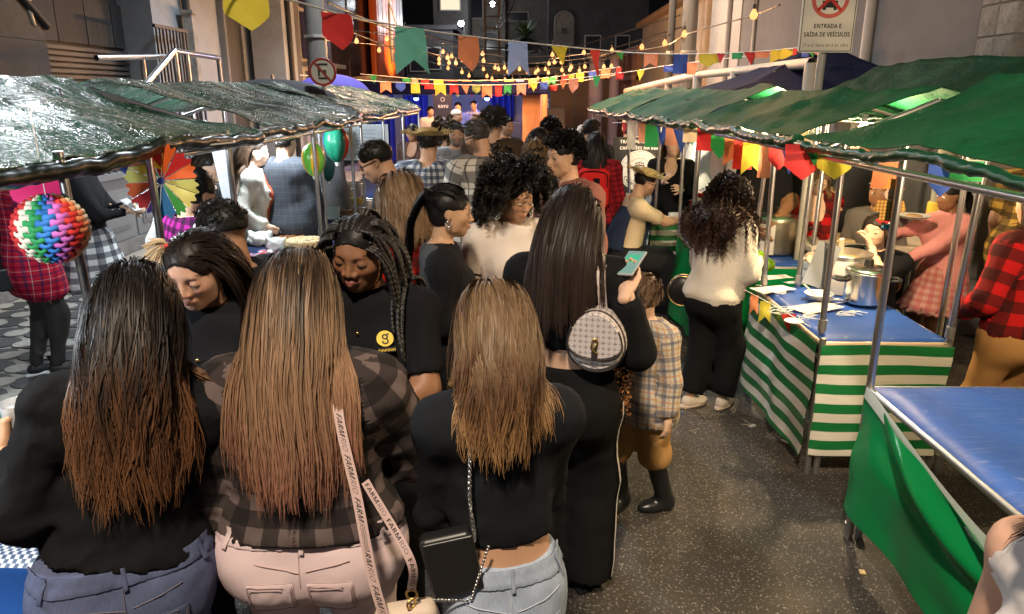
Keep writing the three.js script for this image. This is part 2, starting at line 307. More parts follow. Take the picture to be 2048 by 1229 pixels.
function person(o) {
  const s = o.h, w = o.w ?? 1, male = o.sex === 'm', q = o.q ?? 1, root = thing('person', o.label, 'person', [0, 0, 0], o.yaw ?? 0, o.group);
  const wid = (male ? 1.08 : 1) * w, dep = (male ? 1.02 : 1) * (.35 + .65 * w), sit = o.sit, lean = o.lean ?? 0;
  const Hc = [0, sit ? sit.y + .1 : .53 * s, 0], Pel = rotF(W0, Hc, o.hipYaw ?? 0, sit ? lean * .3 : lean * .45, 0), Ch0 = rotF(W0, Hc, o.twist ?? 0, lean, o.side ?? 0), Ch = Ch0;
  const sw = (male ? .122 : .108) * s * (.75 + .25 * w) * (o.swK ?? 1), SH = [1, -1].map((k) => pt(Ch, k * sw, .272 * s + (o.shrug ?? 0), -.004 * s));
  const nb = pt(Ch, 0, .288 * s, -.012 * s), hd = o.head ?? {}, H = .134 * s * (o.headK ?? 1);
  const Hf0 = rotF(W0, [0, 0, 0], (hd.yaw ?? 0) + (o.twist ?? 0) * .5, hd.pitch ?? 0, hd.roll ?? 0);
  const nt = add(add(nb, Ch.y, .048 * s), nrm(add(Ch.z, Ch.y, .3)), .02 * s), Hf = { ...Hf0, o: add(add(nt, Hf0.y, .47 * H), Hf0.z, .07 * H) };
  const hc = pt(Hf, 0, .13 * H, -.055 * H), hr = [.36 * H, .395 * H, .45 * H], hs = Math.hypot(Hf.x[1] * hr[0], Hf.y[1] * hr[1], Hf.z[1] * hr[2]), topP = add(add(add(hc, Hf.x, hr[0] ** 2 * Hf.x[1] / hs), Hf.y, hr[1] ** 2 * Hf.y[1] / hs), Hf.z, hr[2] ** 2 * Hf.z[1] / hs), cr = Math.cos(o.yaw ?? 0), sr = Math.sin(o.yaw ?? 0), turn = (p) => [p[0] * cr + p[2] * sr, p[1], -p[0] * sr + p[2] * cr];
  const T = turn(topP); let base;
  if (o.at) { const p = onY(o.at[0], o.at[1], T[1] + (o.rise ?? 0) + (o.y0 ?? 0)); base = [p[0] - T[0], o.y0 ?? 0, p[2] - T[2]]; } else base = [o.pos[0], o.y0 ?? 0, o.pos[1]];
  root.position.set(...base);
  const dist = Math.hypot(base[0], base[2]), cell = clamp(.006 * dist, .011, .036) * q, hcell = clamp(.0025 * dist, .0044, .018) * q;
  const toWorld = (p) => add(turn(p), base), toLocal = (p) => { const d = sub(p, base); return [d[0] * cr - d[2] * sr, d[1], d[0] * sr + d[2] * cr]; };
  // limbs
  const l1 = .172 * s, l2 = .152 * s, arms = [['L', 1], ['R', -1]].map(([n, k], i) => {
    const a = o[n] ?? {}, tgt = a.world ? toLocal(a.world) : a.hand ?? add(SH[i], [k * .05 * s + k * .03 * (w - 1), -.315 * s, .035 * s]);
    const r = ik(SH[i], tgt, l1, l2, a.pole ?? [k * .5, -.3, -1]), ar = (male ? 1.12 : 1) * (.45 + .55 * w) * (o.armK ?? 1);
    return { k, S: SH[i], E: r.E, T: r.T, ar, a, i };
  });
  const legs = [1, -1].map((k, i) => {
    const hj = pt(Pel, k * .052 * s * wid, -.012 * s, 0), f = o.feet?.[i] ?? [k * .062 * s, 0, 0], fo = o.footYaw?.[i] ?? k * .2, ank = [f[0], f[1] + .045 * s, f[2]];
    const r = ik(hj, ank, .246 * s, .24 * s, sit?.pole ?? [k * .15, 0, 1]); return { k, hj, K: r.E, A: r.T, fo, lr: (male ? 1 : 1.02) * (.4 + .6 * w) };
  });
  const torso = (e, k = .05) => {
    const P = [ell(Pel, [0, -.005 * s, -.004 * s], [(.1 * wid) * s + e, .085 * s + e, .068 * dep * s + e], k * s)];
    for (const c of [-1, 1]) P.push(ell(Pel, [c * .046 * s * wid, -.045 * s, (-.034 - (o.butt ?? 0)) * s], [.056 * wid * s + e, .06 * s + e, .052 * dep * s + e], k * s), ell(Pel, [c * .07 * s * wid, -.03 * s, 0], [.045 * wid * s + e, .07 * s + e, .056 * dep * s + e], k * s));
    P.push(ell(Ch, [0, .085 * s, .0], [(male ? .088 : .078) * (o.waist ?? 1) * w * s + e, .085 * s + e, (male ? .062 : .057) * (o.waist ?? 1) * dep * s + e], .07 * s));
    P.push(ell(Ch, [0, .19 * s, -.002 * s], [(male ? .1 : .088) * (.55 + .45 * w) * s + e, .115 * s + e, .066 * dep * s + e], .06 * s));
    P.push(cap(pt(Ch, -sw * .84, .262 * s + (o.shrug ?? 0), -.008 * s), pt(Ch, sw * .84, .262 * s + (o.shrug ?? 0), -.008 * s), .037 * s * (.6 + .4 * w) + e, .037 * s * (.6 + .4 * w) + e, .045 * s));
    for (const c of [-1, 1]) P.push(cap(nb, add(SH[c > 0 ? 0 : 1], Ch.y, .004 * s), .034 * s + e, .03 * s + e, .04 * s));
    if (!male) for (const c of [-1, 1]) P.push(ell(Ch, [c * .045 * s, .188 * s, .05 * dep * s], [.044 * s * (o.bust ?? 1) + e, .046 * s * (o.bust ?? 1) + e, .042 * s * (o.bust ?? 1) + e], .03 * s));
    else if (o.belly) P.push(ell(Ch, [0, .07 * s, .03 * s], [.08 * s * w + e, .09 * s + e, .05 * s * (1 + o.belly) + e], .05 * s));
    return P;
  };
  const armP = (e, upto, flat, k = .025) => arms.flatMap(({ S, E, T, ar }) => {
    const r0 = .032 * s * ar + e, r1 = .027 * s * ar + e, r2 = .0265 * s * ar + e, r3 = .0175 * s * ar + e, P = [];
    if (upto <= .5) { const t = upto / .5; P.push(cap(S, mix3(S, E, t), r0, mix(r0, r1, t) + (flat ? .004 : 0), k * s, { flat })); return P; }
    const t = (upto - .5) / .5; P.push(cap(S, E, r0, r1, k * s), cap(E, mix3(E, T, t), r2, mix(r2, r3, t), .02 * s, { flat }));
    return P;
  });
  const R = { root, Ch, Pel, Hf, H, s, SH, arms, legs, nb, nt, base, turn, toWorld, toLocal, dist, sw };
  // skin: one body with head and hands of finer cells
  const sk = o.skin, neckR = (male ? .036 : .031) * s * (.6 + .4 * w);
  const hp = headPrims(Hf, H, o.face), neck = [cap(add(nb, Ch.y, -.02 * s), pt(Hf, 0, -.18 * H, -.12 * H), neckR * 1.08, neckR * .95, .04 * H)];
  const bodyP = [...torso(-.003), ...armP(0, 1), ...neck], legP = (e, k = .03) => legs.flatMap(({ hj, K, A, lr }) => [cap(hj, K, .057 * s * lr + e, .037 * s * lr + e, k * s), cap(K, A, .036 * s * lr + e, .022 * s * lr + e, .02 * s), cap(mix3(K, A, .22), mix3(K, A, .4), .036 * s * lr + e, .03 * s * lr + e, .03 * s)]);
  if (!o.hideLegs) bodyP.push(...legP(-.002));
  const lipC = o.lipC ?? mix3(sk, [.45, .12, .1], .4), one = () => sk;
  const faceC = (x, y, z) => {
    const p = mul(loc(Hf, [x, y, z]), 1 / H); let c = sk;
    if (p[2] > .25) { const l = Math.hypot(p[0] / .115, (p[1] + .277) / .05); if (l < 1.25) c = mix3(c, lipC, 1 - sm(.75, 1.25, l)); }
    if (p[2] > .15) { const l = Math.hypot((Math.abs(p[0]) - .2) / .12, (p[1] + .13) / .1); c = mix3(c, [c[0] * 1.05, c[1] * .86, c[2] * .84], .6 * (1 - sm(.2, 1.1, l))); }
    if (o.beard) { const b = o.beard, l = Math.max(sm(-.12, -.22, p[1] - .12 * (p[2] < .12 ? 1 : 0)), sm(-.16, -.2, p[1]) * sm(.1, .2, p[2])) * sm(-.22, -.02, p[2]) * (Math.hypot(p[0] / .1, (p[1] + .277) / .04) < 1 && p[2] > .3 ? 0 : 1) * (p[1] > -.55 ? 1 : 0); c = mix3(c, b.c, l * (b.k ?? .8) * (.75 + .5 * noise(x * 260, y * 260, z * 260))); }
    if (o.fade) { const l = sm(-.24, .05, p[1]) * sm(.16, -.02, p[2]) * (Math.abs(p[0]) > .2 || p[2] < 0 ? 1 : 0); c = mix3(c, o.fade, l * .85 * (.7 + .5 * noise(x * 400, y * 400, z * 400))); }
    const v = 1 + .07 * noise(x * 45, y * 45, z * 45) + .05 * noise(x * 160, y * 160, z * 160); return mul(c, v);
  };
  const G = [blob(bodyP, cell, { colour: one }), blob([...hp, ...neck.map((n) => ({ ...n, a: mix3(n.a, n.b, .12) }))], hcell, { colour: faceC })];
  R.hands = arms.map((A) => {
    const a = A.a, fd = nrm(sub(A.T, A.E)), dir = a.dir ?? (a.bend ? nrm(add(fd, a.bend)) : fd), hnd = handPrims(A.T, dir, a.palm ?? [-A.k, 0, .25], s, a.curl ?? .45, a.spread ?? .12, A.k * (a.thumb ?? 1));
    if (!a.hide) G.push(blob(hnd.prims, clamp(.0019 * dist, .0038, .012), { colour: one })); return hnd;
  });
  R.body = part('body', merge(G), o.skinMat ?? skinMat, root);
  // eyes, brows
  if (!o.noFace) {
    const fw = o.face?.faceW ?? 1;
    for (const k of [1, -1]) {
      const c = pt(Hf, k * .148 * fw * H, -.006 * H, .296 * H), look = nrm(pt({ ...Hf, o: [0, 0, 0] }, o.look?.[0] ?? 0, o.look?.[1] ?? -.15, 1)), g = ball(.0785 * H, 0, 0, 0, 1, 1, 1, dist < 4 ? 24 : 10), P = g.attributes.position, C = [];
      for (let i = 0; i < P.count; i++) { const d = dot(nrm([P.getX(i), P.getY(i), P.getZ(i)]), look); C.push(...(d > .97 ? [.004, .004, .004] : d > .87 ? o.iris ?? [.035, .016, .008] : [.62, .58, .54])); }
      g.setAttribute('color', new THREE.Float32BufferAttribute(C, 3)); g.translate(...c); part('eye', g, eyeMat, root);
      const bp = []; for (let i = 0; i <= 6; i++) { const t = i / 6; bp.push(pt(Hf, k * (.06 + .19 * t) * fw * H, (.098 + .045 * Math.sin(t * 2.3) - .018 * t) * H, (.372 - .1 * t * t * fw) * H)); }
      part('eyebrow', rope(bp, (t) => H * .018 * (.55 + .45 * Math.sin(Math.PI * Math.min(1, t + .15))), 6, .55), o.browMat ?? browMat, root);
      if (dist < 6) { const lp = [], lid = o.face?.lid ?? .45; for (let i = 0; i <= 6; i++) { const a = mix(-1, 1, i / 6); lp.push(pt(Hf, (k * .148 * fw + a * .074) * H, (-.012 + (1 - lid) * .062 * (1 - a * a) - (lid > .8 ? .016 * (1 - a * a) : 0)) * H, (.301 + .073 * Math.sqrt(1 - a * a * .86)) * H)); } part('eyelashes', rope(lp, () => .0085 * H, 5), browMat, root); }
    }
  }
  // clothes
  const wr = (amp, f = 1, ph = 0) => (x, y, z) => amp * (noise(x * 9 * f, y * 13 * f, z * 9 * f + ph) + .5 * noise(x * 21 * f + y * 9 * f, y * 24 * f, z * 21 * f + ph) + (amp > .004 ? .35 * noise(x * 50, y * 38, z * 50) : 0));
  const near = (x, y, z, a, b) => { const d = sub(b, a), t = clamp(dot(sub([x, y, z], a), d) / dot(d, d)); return [len(sub([x, y, z], add(a, d, t))), t]; };
  const armFrames = arms.map(({ S, E, T }) => [[S, E, 0], [E, T, l1]]).flat().map(([a, b, v0]) => { const u = nrm(sub(b, a)), x = nrm(cross(u, [.1, .2, 1])); return { a, b, v0, L: len(sub(b, a)), u, x, y: cross(u, x) }; });
  const topChart = (x, y, z, force) => {
    const p = [x, y, z], q0 = loc(Ch, p); let id = 0;
    if (force === undefined) { let best = Math.abs(q0[0]) < sw * .86 || q0[1] > .3 * s ? -1 : Math.max(Math.abs(q0[0]) - sw * .86, 0) < .01 && q0[1] > .2 * s ? .02 : .055 * s * wid; if (best >= 0) armFrames.forEach((A, i) => { const d = near(x, y, z, A.a, A.b)[0]; if (d < best || (id > 0 && d < best)) { best = d; id = i + 1; } }); } else id = force;
    if (!id) return [Math.atan2(q0[0], q0[2] + .02) * .165, q0[1], 0, .165 * 6.28318];
    const A = armFrames[id - 1], d = sub(p, A.a); return [Math.atan2(dot(d, A.x), dot(d, A.y)) * .055, A.v0 + dot(d, A.u), id, .055 * 6.28318];
  };
  const botChart = (x, y, z, force) => { const id = force ?? (o.bot?.kind === 'skirt' || y > Hc[1] - .06 * s ? 0 : legs[0].k * (x - (legs[0].K[0] + legs[1].K[0]) / 2) > 0 ? 1 : 2); if (!id) return [Math.atan2(x, z) * .15, y, 0, .15 * 6.28318]; const g = legs[id - 1]; return [Math.atan2(x - mix(g.hj[0], g.A[0], clamp((g.hj[1] - y) / (g.hj[1] - g.A[1]))), z - mix(g.hj[2], g.A[2], clamp((g.hj[1] - y) / (g.hj[1] - g.A[1])))) * .09, y, id, .09 * 6.28318]; };
  R.fields = [compile([...hp, ...neck]), compile(bodyP)];
  const upper = (t, nm) => {
    const e = t.loose ?? .012, P = [...torso(e), ...(t.sleeve ? armP(e * .75 + (t.puff ?? 0), t.sleeve, 1) : [])], hem = t.hem ?? -.03;
    if (hem < -.09) for (const { hj, K, lr } of legs) P.push(cap(hj, mix3(hj, K, clamp((-hem - .02) / .246)), .058 * s * lr + e * 1.3, .05 * s * lr + e * 1.6 + (t.flare ?? 0), .08 * s));
    const hp2 = pt(Ch, 0, hem * s, 0); // hem: everything below the plane goes
    const cut = (x, y, z) => { const d = dot(sub([x, y, z], hp2), t.hemTilt ? nrm(add(Ch.y, t.hemTilt)) : Ch.y); return d; };
    if (!t.sleeve) for (const { S, ar, k } of arms) P.push(cap(add(S, Ch.x, k * .012 * s), add(S, Ch.x, k * .12 * s), .05 * s * ar, .06 * s * ar, .01, { op: 1 }));
    P.push(cap(add(nb, Ch.y, .018 * s), add(nb, Ch.y, .2 * s), neckR + (t.neck ?? .012), neckR + (t.neck ?? .012) + .06, .01, { op: 1 }));
    if (t.vneck) P.push(ell(Ch, [0, .29 * s, .08 * s], [t.vneck * s, t.vneck * 1.5 * s, .06 * s], .01, { op: 1 }));
    if (t.open) P.push(cap(pt(Ch, 0, .3 * s, .13 * s), pt(Ch, 0, -.35 * s, .13 * s), t.open * s, t.open * s * 1.3, .01, { op: 1 }));
    const f0 = compile(P), b = wr(t.fold ?? .005, t.foldF ?? 1, s * 7), armCut = (x, y, z) => { let m = 1; for (const A of armFrames) m = Math.min(m, near(x, y, z, A.a, A.b)[0]); return m < .06 * s; };
    const f = (x, y, z) => { const d = f0(x, y, z); if (d > .025 || d < -.025) return d; const c = cut(x, y, z); let r = d + b(x, y, z); if (c < .02 && !(t.sleeve && armCut(x, y, z) && c < 0)) r = Math.max(r, -c); else if (c < 0 && t.sleeve) { const q0 = loc(Ch, [x, y, z]); } return r; };
    const [lo, hi] = bounds(P, cell * 2 + .02);
    const m = part(nm, skin(surf(f, lo, hi, cell * (t.q ?? 1), f0), topChart), t.mat, root); R.fields.push(compile([...torso(e + .004), ...armP(e + .004, Math.min(1, t.sleeve || .1))])); return m;
  };
  if (o.bot) {
    const t = o.bot, e = t.loose ?? .008, P = [];
    const rise = t.rise ?? .06;
    if (!t.noHip) P.push(...torso(e, .05).slice(0, 6));
    if (t.kind === 'skirt') { const y1 = t.hem ?? .45 * s; P.push(...[1].map(() => ({ ...cap([Hc[0], Hc[1] - .03 * s, Hc[2]], [0, y1, t.dz ?? .0], .105 * s * wid + e, .12 * s * wid + (t.flare ?? .05), .06 * s, { flat: 1 }) }))); }
    else for (const { hj, K, A, lr } of legs) {
      const fl = t.flare ?? 0, end = t.end ?? 1, kr = .037 * s * lr + e * 1.3 + fl * .5, ar = .027 * s * lr + e * 1.5 + fl, A2 = end === 1 ? add(A, nrm(sub(A, K)), t.over ?? .02) : mix3(K, A, end);
      P.push(cap(hj, K, .058 * s * lr + e * 1.1, kr, .035 * s), cap(K, A2, kr, ar, .03 * s, { flat: 1 }));
      if (!fl && end > .6) P.push(cap(mix3(K, A, .2), mix3(K, A, .4), .037 * s * lr + e, .03 * s * lr + e, .03 * s));
    }
    const f0 = compile(P), b = wr(t.fold ?? .004, t.foldF ?? .8, s * 3), wp = pt(Pel, 0, rise * s, 0), pleat = t.pleat ?? 0;
    const f = (x, y, z) => { const d = f0(x, y, z); if (d > .03 || d < -.03) return d; const c = dot(sub([x, y, z], wp), Pel.y); let r = d + b(x, y, z) + (pleat ? pleat * Math.sin(Math.atan2(x, z) * (t.pleats ?? 14)) * sm(Hc[1], Hc[1] - .2, y) : 0); return Math.max(r, c); };
    const [lo, hi] = bounds(P, cell * 2 + .02);
    R.botF = f; R.bot = part(t.name ?? 'trousers', skin(surf(f, lo, hi, cell * 1.15, f0), botChart), t.mat, root);
  }
  if (o.top) R.top = upper(o.top, o.top.name ?? 'shirt');
  if (o.over) R.over = upper(o.over, o.over.name ?? 'jacket');
  const cl = o.collar;
  if (cl) { // a folded collar round the neck
    const g = [], r = neckR + .012, n = 30; const ring = (rr, y, a) => pt(Ch, Math.sin(a) * rr * (1 + .05 * Math.cos(2 * a)), .29 * s + y + .012 * s * -Math.cos(a), -.008 * s + Math.cos(a) * rr);
    g.push(sheet((u, v) => { const a = mix(.16, 6.12, u); return v < .5 ? ring(r + .004 * v, mix(-.006, .03, v * 2), a) : ring(mix(r + .002, r + .026, v * 2 - 1), mix(.03, -.012 + (Math.cos(a) > .75 ? -.018 : 0), v * 2 - 1), a); }, n, 6, .002)); part('collar', g, cl, root);
  }
  if (o.shoes) legs.forEach(({ A, fo, K }) => {
    const F = rotF(W0, [A[0], A[1] - .045 * s, A[2]], fo + (o.hipYaw ?? 0)), k = s / 1.65, u = o.boot, P = [ell(F, [0, .045 * k, -.02 * k], [.036 * k, .045 * k, .045 * k], .03), ell(F, [0, .032 * k, .085 * k], [.042 * k, .032 * k, .085 * k], .04), cap(pt(F, 0, .05 * k, .0), pt(F, 0, .03 * k, .1 * k), .036 * k, .03 * k, .03)];
    if (u) { for (const q of P) { if (q.t === 1) q.r = q.r.map((v) => v * 1.35); else { q.ra *= 1.35; q.rb *= 1.35; } } P.push(cap(pt(F, 0, .05 * k, -.012), mix3(A, K, u), .058 * k, .068 * k, .03, { flat: 1 })); }
    const P2 = [...P, ell(F, [0, -.06, 0], [.3, .066, .3], .002, { op: 1 })], sh = part(u ? 'boot' : 'shoe', blob(P2, clamp(.003 * dist, .006, .016)), o.shoes, root);
    part('sole', blob([ell(F, [0, .01, .038 * k], [.047 * k, .022, .135 * k], .01), ell(F, [0, .09, 0], [.4, .066, .4], .002, { op: 1 }), ell(F, [0, -.09, 0], [.4, .09, .4], .002, { op: 1 })], clamp(.003 * dist, .007, .016)), o.soles ?? black, sh);
  });
  if (o.hair) hair(R, o.hair, root);
  if (o.glasses) {
    const g = [], z = .395, rr = .092; for (const k of [1, -1]) { const c = []; for (let i = 0; i <= 20; i++) { const a = i / 20 * 6.2832; c.push(pt(Hf, (k * .155 + rr * 1.1 * Math.cos(a)) * H, (-.012 + rr * .85 * Math.sin(a)) * H, (z - .02 * Math.abs(Math.cos(a)) * (k * Math.cos(a) > 0 ? 1 : 0)) * H)); } g.push(tube(c, .011 * H, 24, 6), tube([pt(Hf, k * .255 * H, .01 * H, (z - .02) * H), pt(Hf, k * .35 * H, .02 * H, .15 * H), pt(Hf, k * .36 * H, .01 * H, -.08 * H)], .011 * H, 12, 6)); }
    g.push(tube([pt(Hf, -.06 * H, 0, z * H), pt(Hf, 0, .02 * H, (z + .06) * H), pt(Hf, .06 * H, 0, z * H)], .01 * H, 8, 6)); part('glasses', g, blackMetal, root);
  }
  if (o.hat) strawHat(R, o.hat, root);
  return R;
}
const skinMat = phys([1, 1, 1], .5, { vertexColors: true, specularIntensity: .6 }), eyeMat = phys([1, 1, 1], .12, { vertexColors: true }), browMat = std([.012, .009, .007], .7);
function rope(pts, rf, n = 6, flat = 1, sub_ = 2) { // a tube whose radius follows rf(t), closed at the ends
  const c = new THREE.CatmullRomCurve3(pts.map(v3)), N = pts.length * sub_, fr = c.computeFrenetFrames(N), pos = [], idx = [], uv = [];
  for (let i = 0; i <= N; i++) { const p = c.getPoint(i / N), r = rf(i / N); for (let j = 0; j < n; j++) { const a = j / n * 6.2832, x = Math.cos(a) * r, y = Math.sin(a) * r * flat; pos.push(p.x + fr.normals[i].x * x + fr.binormals[i].x * y, p.y + fr.normals[i].y * x + fr.binormals[i].y * y, p.z + fr.normals[i].z * x + fr.binormals[i].z * y); uv.push(j / n, i / N); } }
  for (let i = 0; i < N; i++) for (let j = 0; j < n; j++) { const a = i * n + j, b = i * n + (j + 1) % n; idx.push(a, b, a + n, b, b + n, a + n); }
  for (let j = 1; j < n - 1; j++) idx.push(0, j + 1, j, N * n, N * n + j, N * n + j + 1);
  const g = new THREE.BufferGeometry(); g.setAttribute('position', new THREE.Float32BufferAttribute(pos, 3)); g.setAttribute('uv', new THREE.Float32BufferAttribute(uv, 2)); g.setIndex(idx); g.computeVertexNormals(); return g;
}
// ---------------------------------------------------------------- hair
function hair(R, h0, root) { let h = h0;
  const { Hf, H, fields } = R, hw = 1, q = clamp(R.dist / 3, .6, 4);
  const F = (x, y, z) => { let d = 1e3; for (const f of fields) d = Math.min(d, f(x, y, z)); return d; };
  const grad = (p) => { const e = .004; return nrm([F(p[0] + e, p[1], p[2]) - F(p[0] - e, p[1], p[2]), F(p[0], p[1] + e, p[2]) - F(p[0], p[1] - e, p[2]), F(p[0], p[1], p[2] + e) - F(p[0], p[1], p[2] - e)]); };
  const th = h.cap ?? .03, mk = (c, r, k, op) => ell(Hf, c.map((v) => v * H), r.map((v) => v * H), k * H, { op });
  if (h.style !== 'none') { // scalp cover
    const P = [mk([0, .13, -.055], [.335 + th, .37 + th, .425 + th], .05)]; if (h.low) P.push(mk([0, -.08, -.16], [.3 + th * .5, .3, .28 + th], .1));
    P.push(mk([0, -.13 + (h.line ?? 0), .4], [.29, .375, .3], .05, 1), mk([0, (h.nape ?? -.78) - 1.52, 0], [2.2, 2, 2.2], .03, 1));
    for (const k of [-1, 1]) P.push(mk([k * .4, -.1, .16], [.16, .2, .26], .04, 1));
    if (!h.coverEars) for (const k of [-1, 1]) P.push(mk([k * .4, -.06, -.05], [.13, .15, .13], .03, 1));
    const cf = h.color, am = (h.rough ?? .014) * H;
    R.hairCap = part('hair', blob(P, clamp(.0026 * R.dist, .006, .018), { colour: (x, y, z) => mul(cf(0, .5 + .5 * noise(x * 90, y * 90, z * 90), .5), 1), bend: (x, y, z) => am * (noise(x * 60, y * 60, z * 60) + .6 * noise(x * 130, y * 130, z * 130)) }), h.mat ?? hairMat, root);
  }
  if (!h.n) return;
  srand(Math.floor((R.base[0] * 917 + R.base[2] * 131 + 500) * 100) & 0x7fffffff || 5);
  const pos = [], nor = [], col = [], idx = [], uv = [], N = h.steps ?? 14, guides = [];
  const okRoot2 = (n) => { const ln = n[2] > .35 ? .56 : n[2] > -.2 ? mix(-.1, .56, sm(-.05, .4, n[2])) : -.6; return n[1] > ln; }, okRoot = (n) => { // above the hairline
    if (h.tail) return false; const ln = n[2] > .35 ? .48 + (h.line ?? 0) : n[2] > -.2 ? mix(-.05, .48 + (h.line ?? 0), sm(-.05, .4, n[2])) : (h.rootLow ?? -.5); return n[1] > ln && n[1] < (h.rootTop ?? 2);
  };
  let tries = 0;
  while (guides.length < h.n && tries++ < 60000) {
    let p, d, n; const L = h.len * (1 + rnd(-1, 1) * (h.lenVar ?? .12));
    if (h.tail) { const a = rnd(0, 6.28), r = rnd(0, .09); p = pt(Hf, h.tail[0] * H + Math.cos(a) * r * H, h.tail[1] * H + Math.sin(a) * r * H, h.tail[2] * H); d = nrm(pt({ ...Hf, o: [0, 0, 0] }, rnd(-.2, .2) + (h.tailDir?.[0] ?? 0), -.1 + rnd(-.2, .2), -1)); n = d; }
    else {
      const y = rnd(-1, 1), a = rnd(0, 6.2832), r = Math.sqrt(1 - y * y); n = [r * Math.cos(a), y, r * Math.sin(a)]; if (!okRoot(n)) continue;
      p = pt(Hf, n[0] * (.335 + th * .6) * H, (.13 + n[1] * (.37 + th * .6)) * H, (-.055 + n[2] * (.425 + th * .6)) * H);
      const px = n[0] - (h.part ?? 0), cm = h.comb ?? [.75, -.2, -.55]; const out = pt({ ...Hf, o: [0, 0, 0] }, n[0], n[1], n[2]), cd = pt({ ...Hf, o: [0, 0, 0] }, cm[0] * (px >= 0 ? 1 : -1) * Math.min(1, .25 + Math.abs(px) * 2) * sm(-.75, .35, n[2]), cm[1], cm[2]);
      d = nrm(add(mul(out, h.lift ?? .25), cd)); if (h.radial) d = nrm(add(out, cd, h.mixComb ?? .25));
    }
    const pts = [p], ds = L / N, layer = rnd(h.layer?.[0] ?? .004, h.layer?.[1] ?? .03), st = h.stiff ?? .72, pull = h.pull ?? [0, 0, 0];
    for (let i = 1; i <= N; i++) {
      const t = i / N, g = nrm([pull[0] * (1 - t), -1 + (h.up ?? 0) * (1 - t), pull[2] * (1 - t)]); const gl = pt({ ...Hf, o: [0, 0, 0] }, 0, 0, 0);
      const ga = h.pullHead && t < .45 ? nrm(add(g, Hf.z, -h.pullHead)) : g; let dd = nrm(add(mul(d, st), ga, 1 - st)); let np = add(p, dd, ds);
      for (let k = 0; k < 2; k++) { const e = F(np[0], np[1], np[2]), ly = layer * mix(.6, 1, Math.min(1, t * 2)); if (e < ly) np = add(np, grad(np), ly - e); else break; }
      { const g = mul(loc(Hf, np), 1 / H); const gw = h.guardW ?? .3; if (g[2] > .06 && g[1] < (h.guardY ?? .34) && g[1] > -.7 && Math.abs(g[0]) < gw) np = add(np, Hf.x, (g[0] < 0 ? -1 : 1) * (gw - Math.abs(g[0])) * H); }
      d = nrm(sub(np, p)); p = add(p, d, ds); pts.push(p);
    }
    if (h.back && pts.some((q, i) => { const l = loc(R.Ch, q); return i > N * .4 && (Math.abs(l[0]) > h.back || l[2] > .06); })) { if (rnd() < .97) continue; }
    guides.push({ pts, n, id: rnd(), L });
  }
  if (h.tail) { const tn = nrm([h.tail[0] / .36, (h.tail[1] - .13) / .39, (h.tail[2] + .055) / .44]); let c = 0, tr = 0; h = { ...h, tail: 0, rootLow: -.62 }; while (c < 70 && tr++ < 5000) { const y = rnd(-1, 1), a = rnd(0, 6.2832), r = Math.sqrt(1 - y * y), n = [r * Math.cos(a), y, r * Math.sin(a)]; h.tail = 0; if (!okRoot2(n)) continue; c++; const pts = []; for (let i = 0; i <= N; i++) { const d = nrm(mix3(n, tn, i / N)), k = 1.02 + .03 * Math.sin(i / N * 3); pts.push(pt(Hf, d[0] * (.335 + th) * H * k, (.13 + d[1] * (.37 + th) * k) * H, (-.055 + d[2] * (.425 + th) * k) * H)); } guides.push({ pts, n, id: rnd(), L: .1 }); } }
  const kids = Math.max(3, Math.round((h.kids ?? 10) * (h.curl ? 1 : clamp(3.2 / R.dist, .35, 1)))), wd = (h.width ?? .004) * Math.max(1, q * .7), cl = h.clump ?? .55, spr = h.spread ?? .016;
  for (const gd of guides) for (let k = 0; k < kids; k++) {
    const of = [rnd(-1, 1), rnd(-1, 1), rnd(-1, 1)], o = mul(of, spr * (.4 + .6 * rnd())), cr = rnd(), ph = gd.id * 40 + rnd(-.6, .6) * (h.unphase ?? 1), tw = rnd(-1, 1) * (h.twist ?? .35), cut = h.ragged ? Math.max(4, Math.round(N * (1 - rnd() * h.ragged))) : N, fz = (h.frizz ?? .004), b0 = pos.length / 3, sd = rnd(0, 100);
    const c0 = Hf.o; let pt0 = null;
    const P = []; for (let i = 0; i <= cut; i++) {
      const t = i / N, g = gd.pts[i], tn = nrm(sub(gd.pts[Math.min(N, i + 1)], gd.pts[Math.max(0, i - 1)])), ow = nrm([g[0] - c0[0], .3 * (g[1] - c0[1]), g[2] - c0[2] + (h.axis ?? .0)]), s1 = nrm(cross(tn, ow)), s2 = cross(s1, tn);
      let p = add(g, o, (1 - cl * t) * (i ? 1 : .6)); const am = (h.wave ?? 0) * Math.min(1, t * (h.curl ? 9 : 2.2)), f = (h.freq ?? 40) * gd.L * t + ph;
      p = add(p, s1, am * Math.sin(f) + fz * t * noise(sd, t * 6, 1)); p = add(p, s2, am * (h.curl ? Math.cos(f) : .4 * Math.cos(f * .7)) + Math.abs(fz * t * noise(sd, t * 6, 7)));
      P.push([p, s1, s2, tn, t]);
    }
    for (let i = 0; i < P.length; i++) {
      const [p, s1, s2, , t] = P[i], tn = nrm(sub(P[Math.min(P.length - 1, i + 1)][0], P[Math.max(0, i - 1)][0])), a = tw + (h.curl ? t * 6 : 0), sx = nrm(cross(tn, nrm(add(mul(s2, Math.cos(a)), s1, Math.sin(a))))), nn = cross(sx, tn), ww = wd * .5 * (i === 0 ? .7 : 1) * (i / (P.length - 1) > .8 ? mix(1, .25, (i / (P.length - 1) - .8) / .2) : 1), c = h.color(t, cr, gd.id);
      pos.push(...add(p, sx, ww), ...add(p, sx, -ww)); nor.push(...nn, ...nn); col.push(...c, ...c); uv.push(0, t, 1, t);
      if (i) { const b = b0 + i * 2; idx.push(b - 2, b, b - 1, b - 1, b, b + 1); }
    }
  }
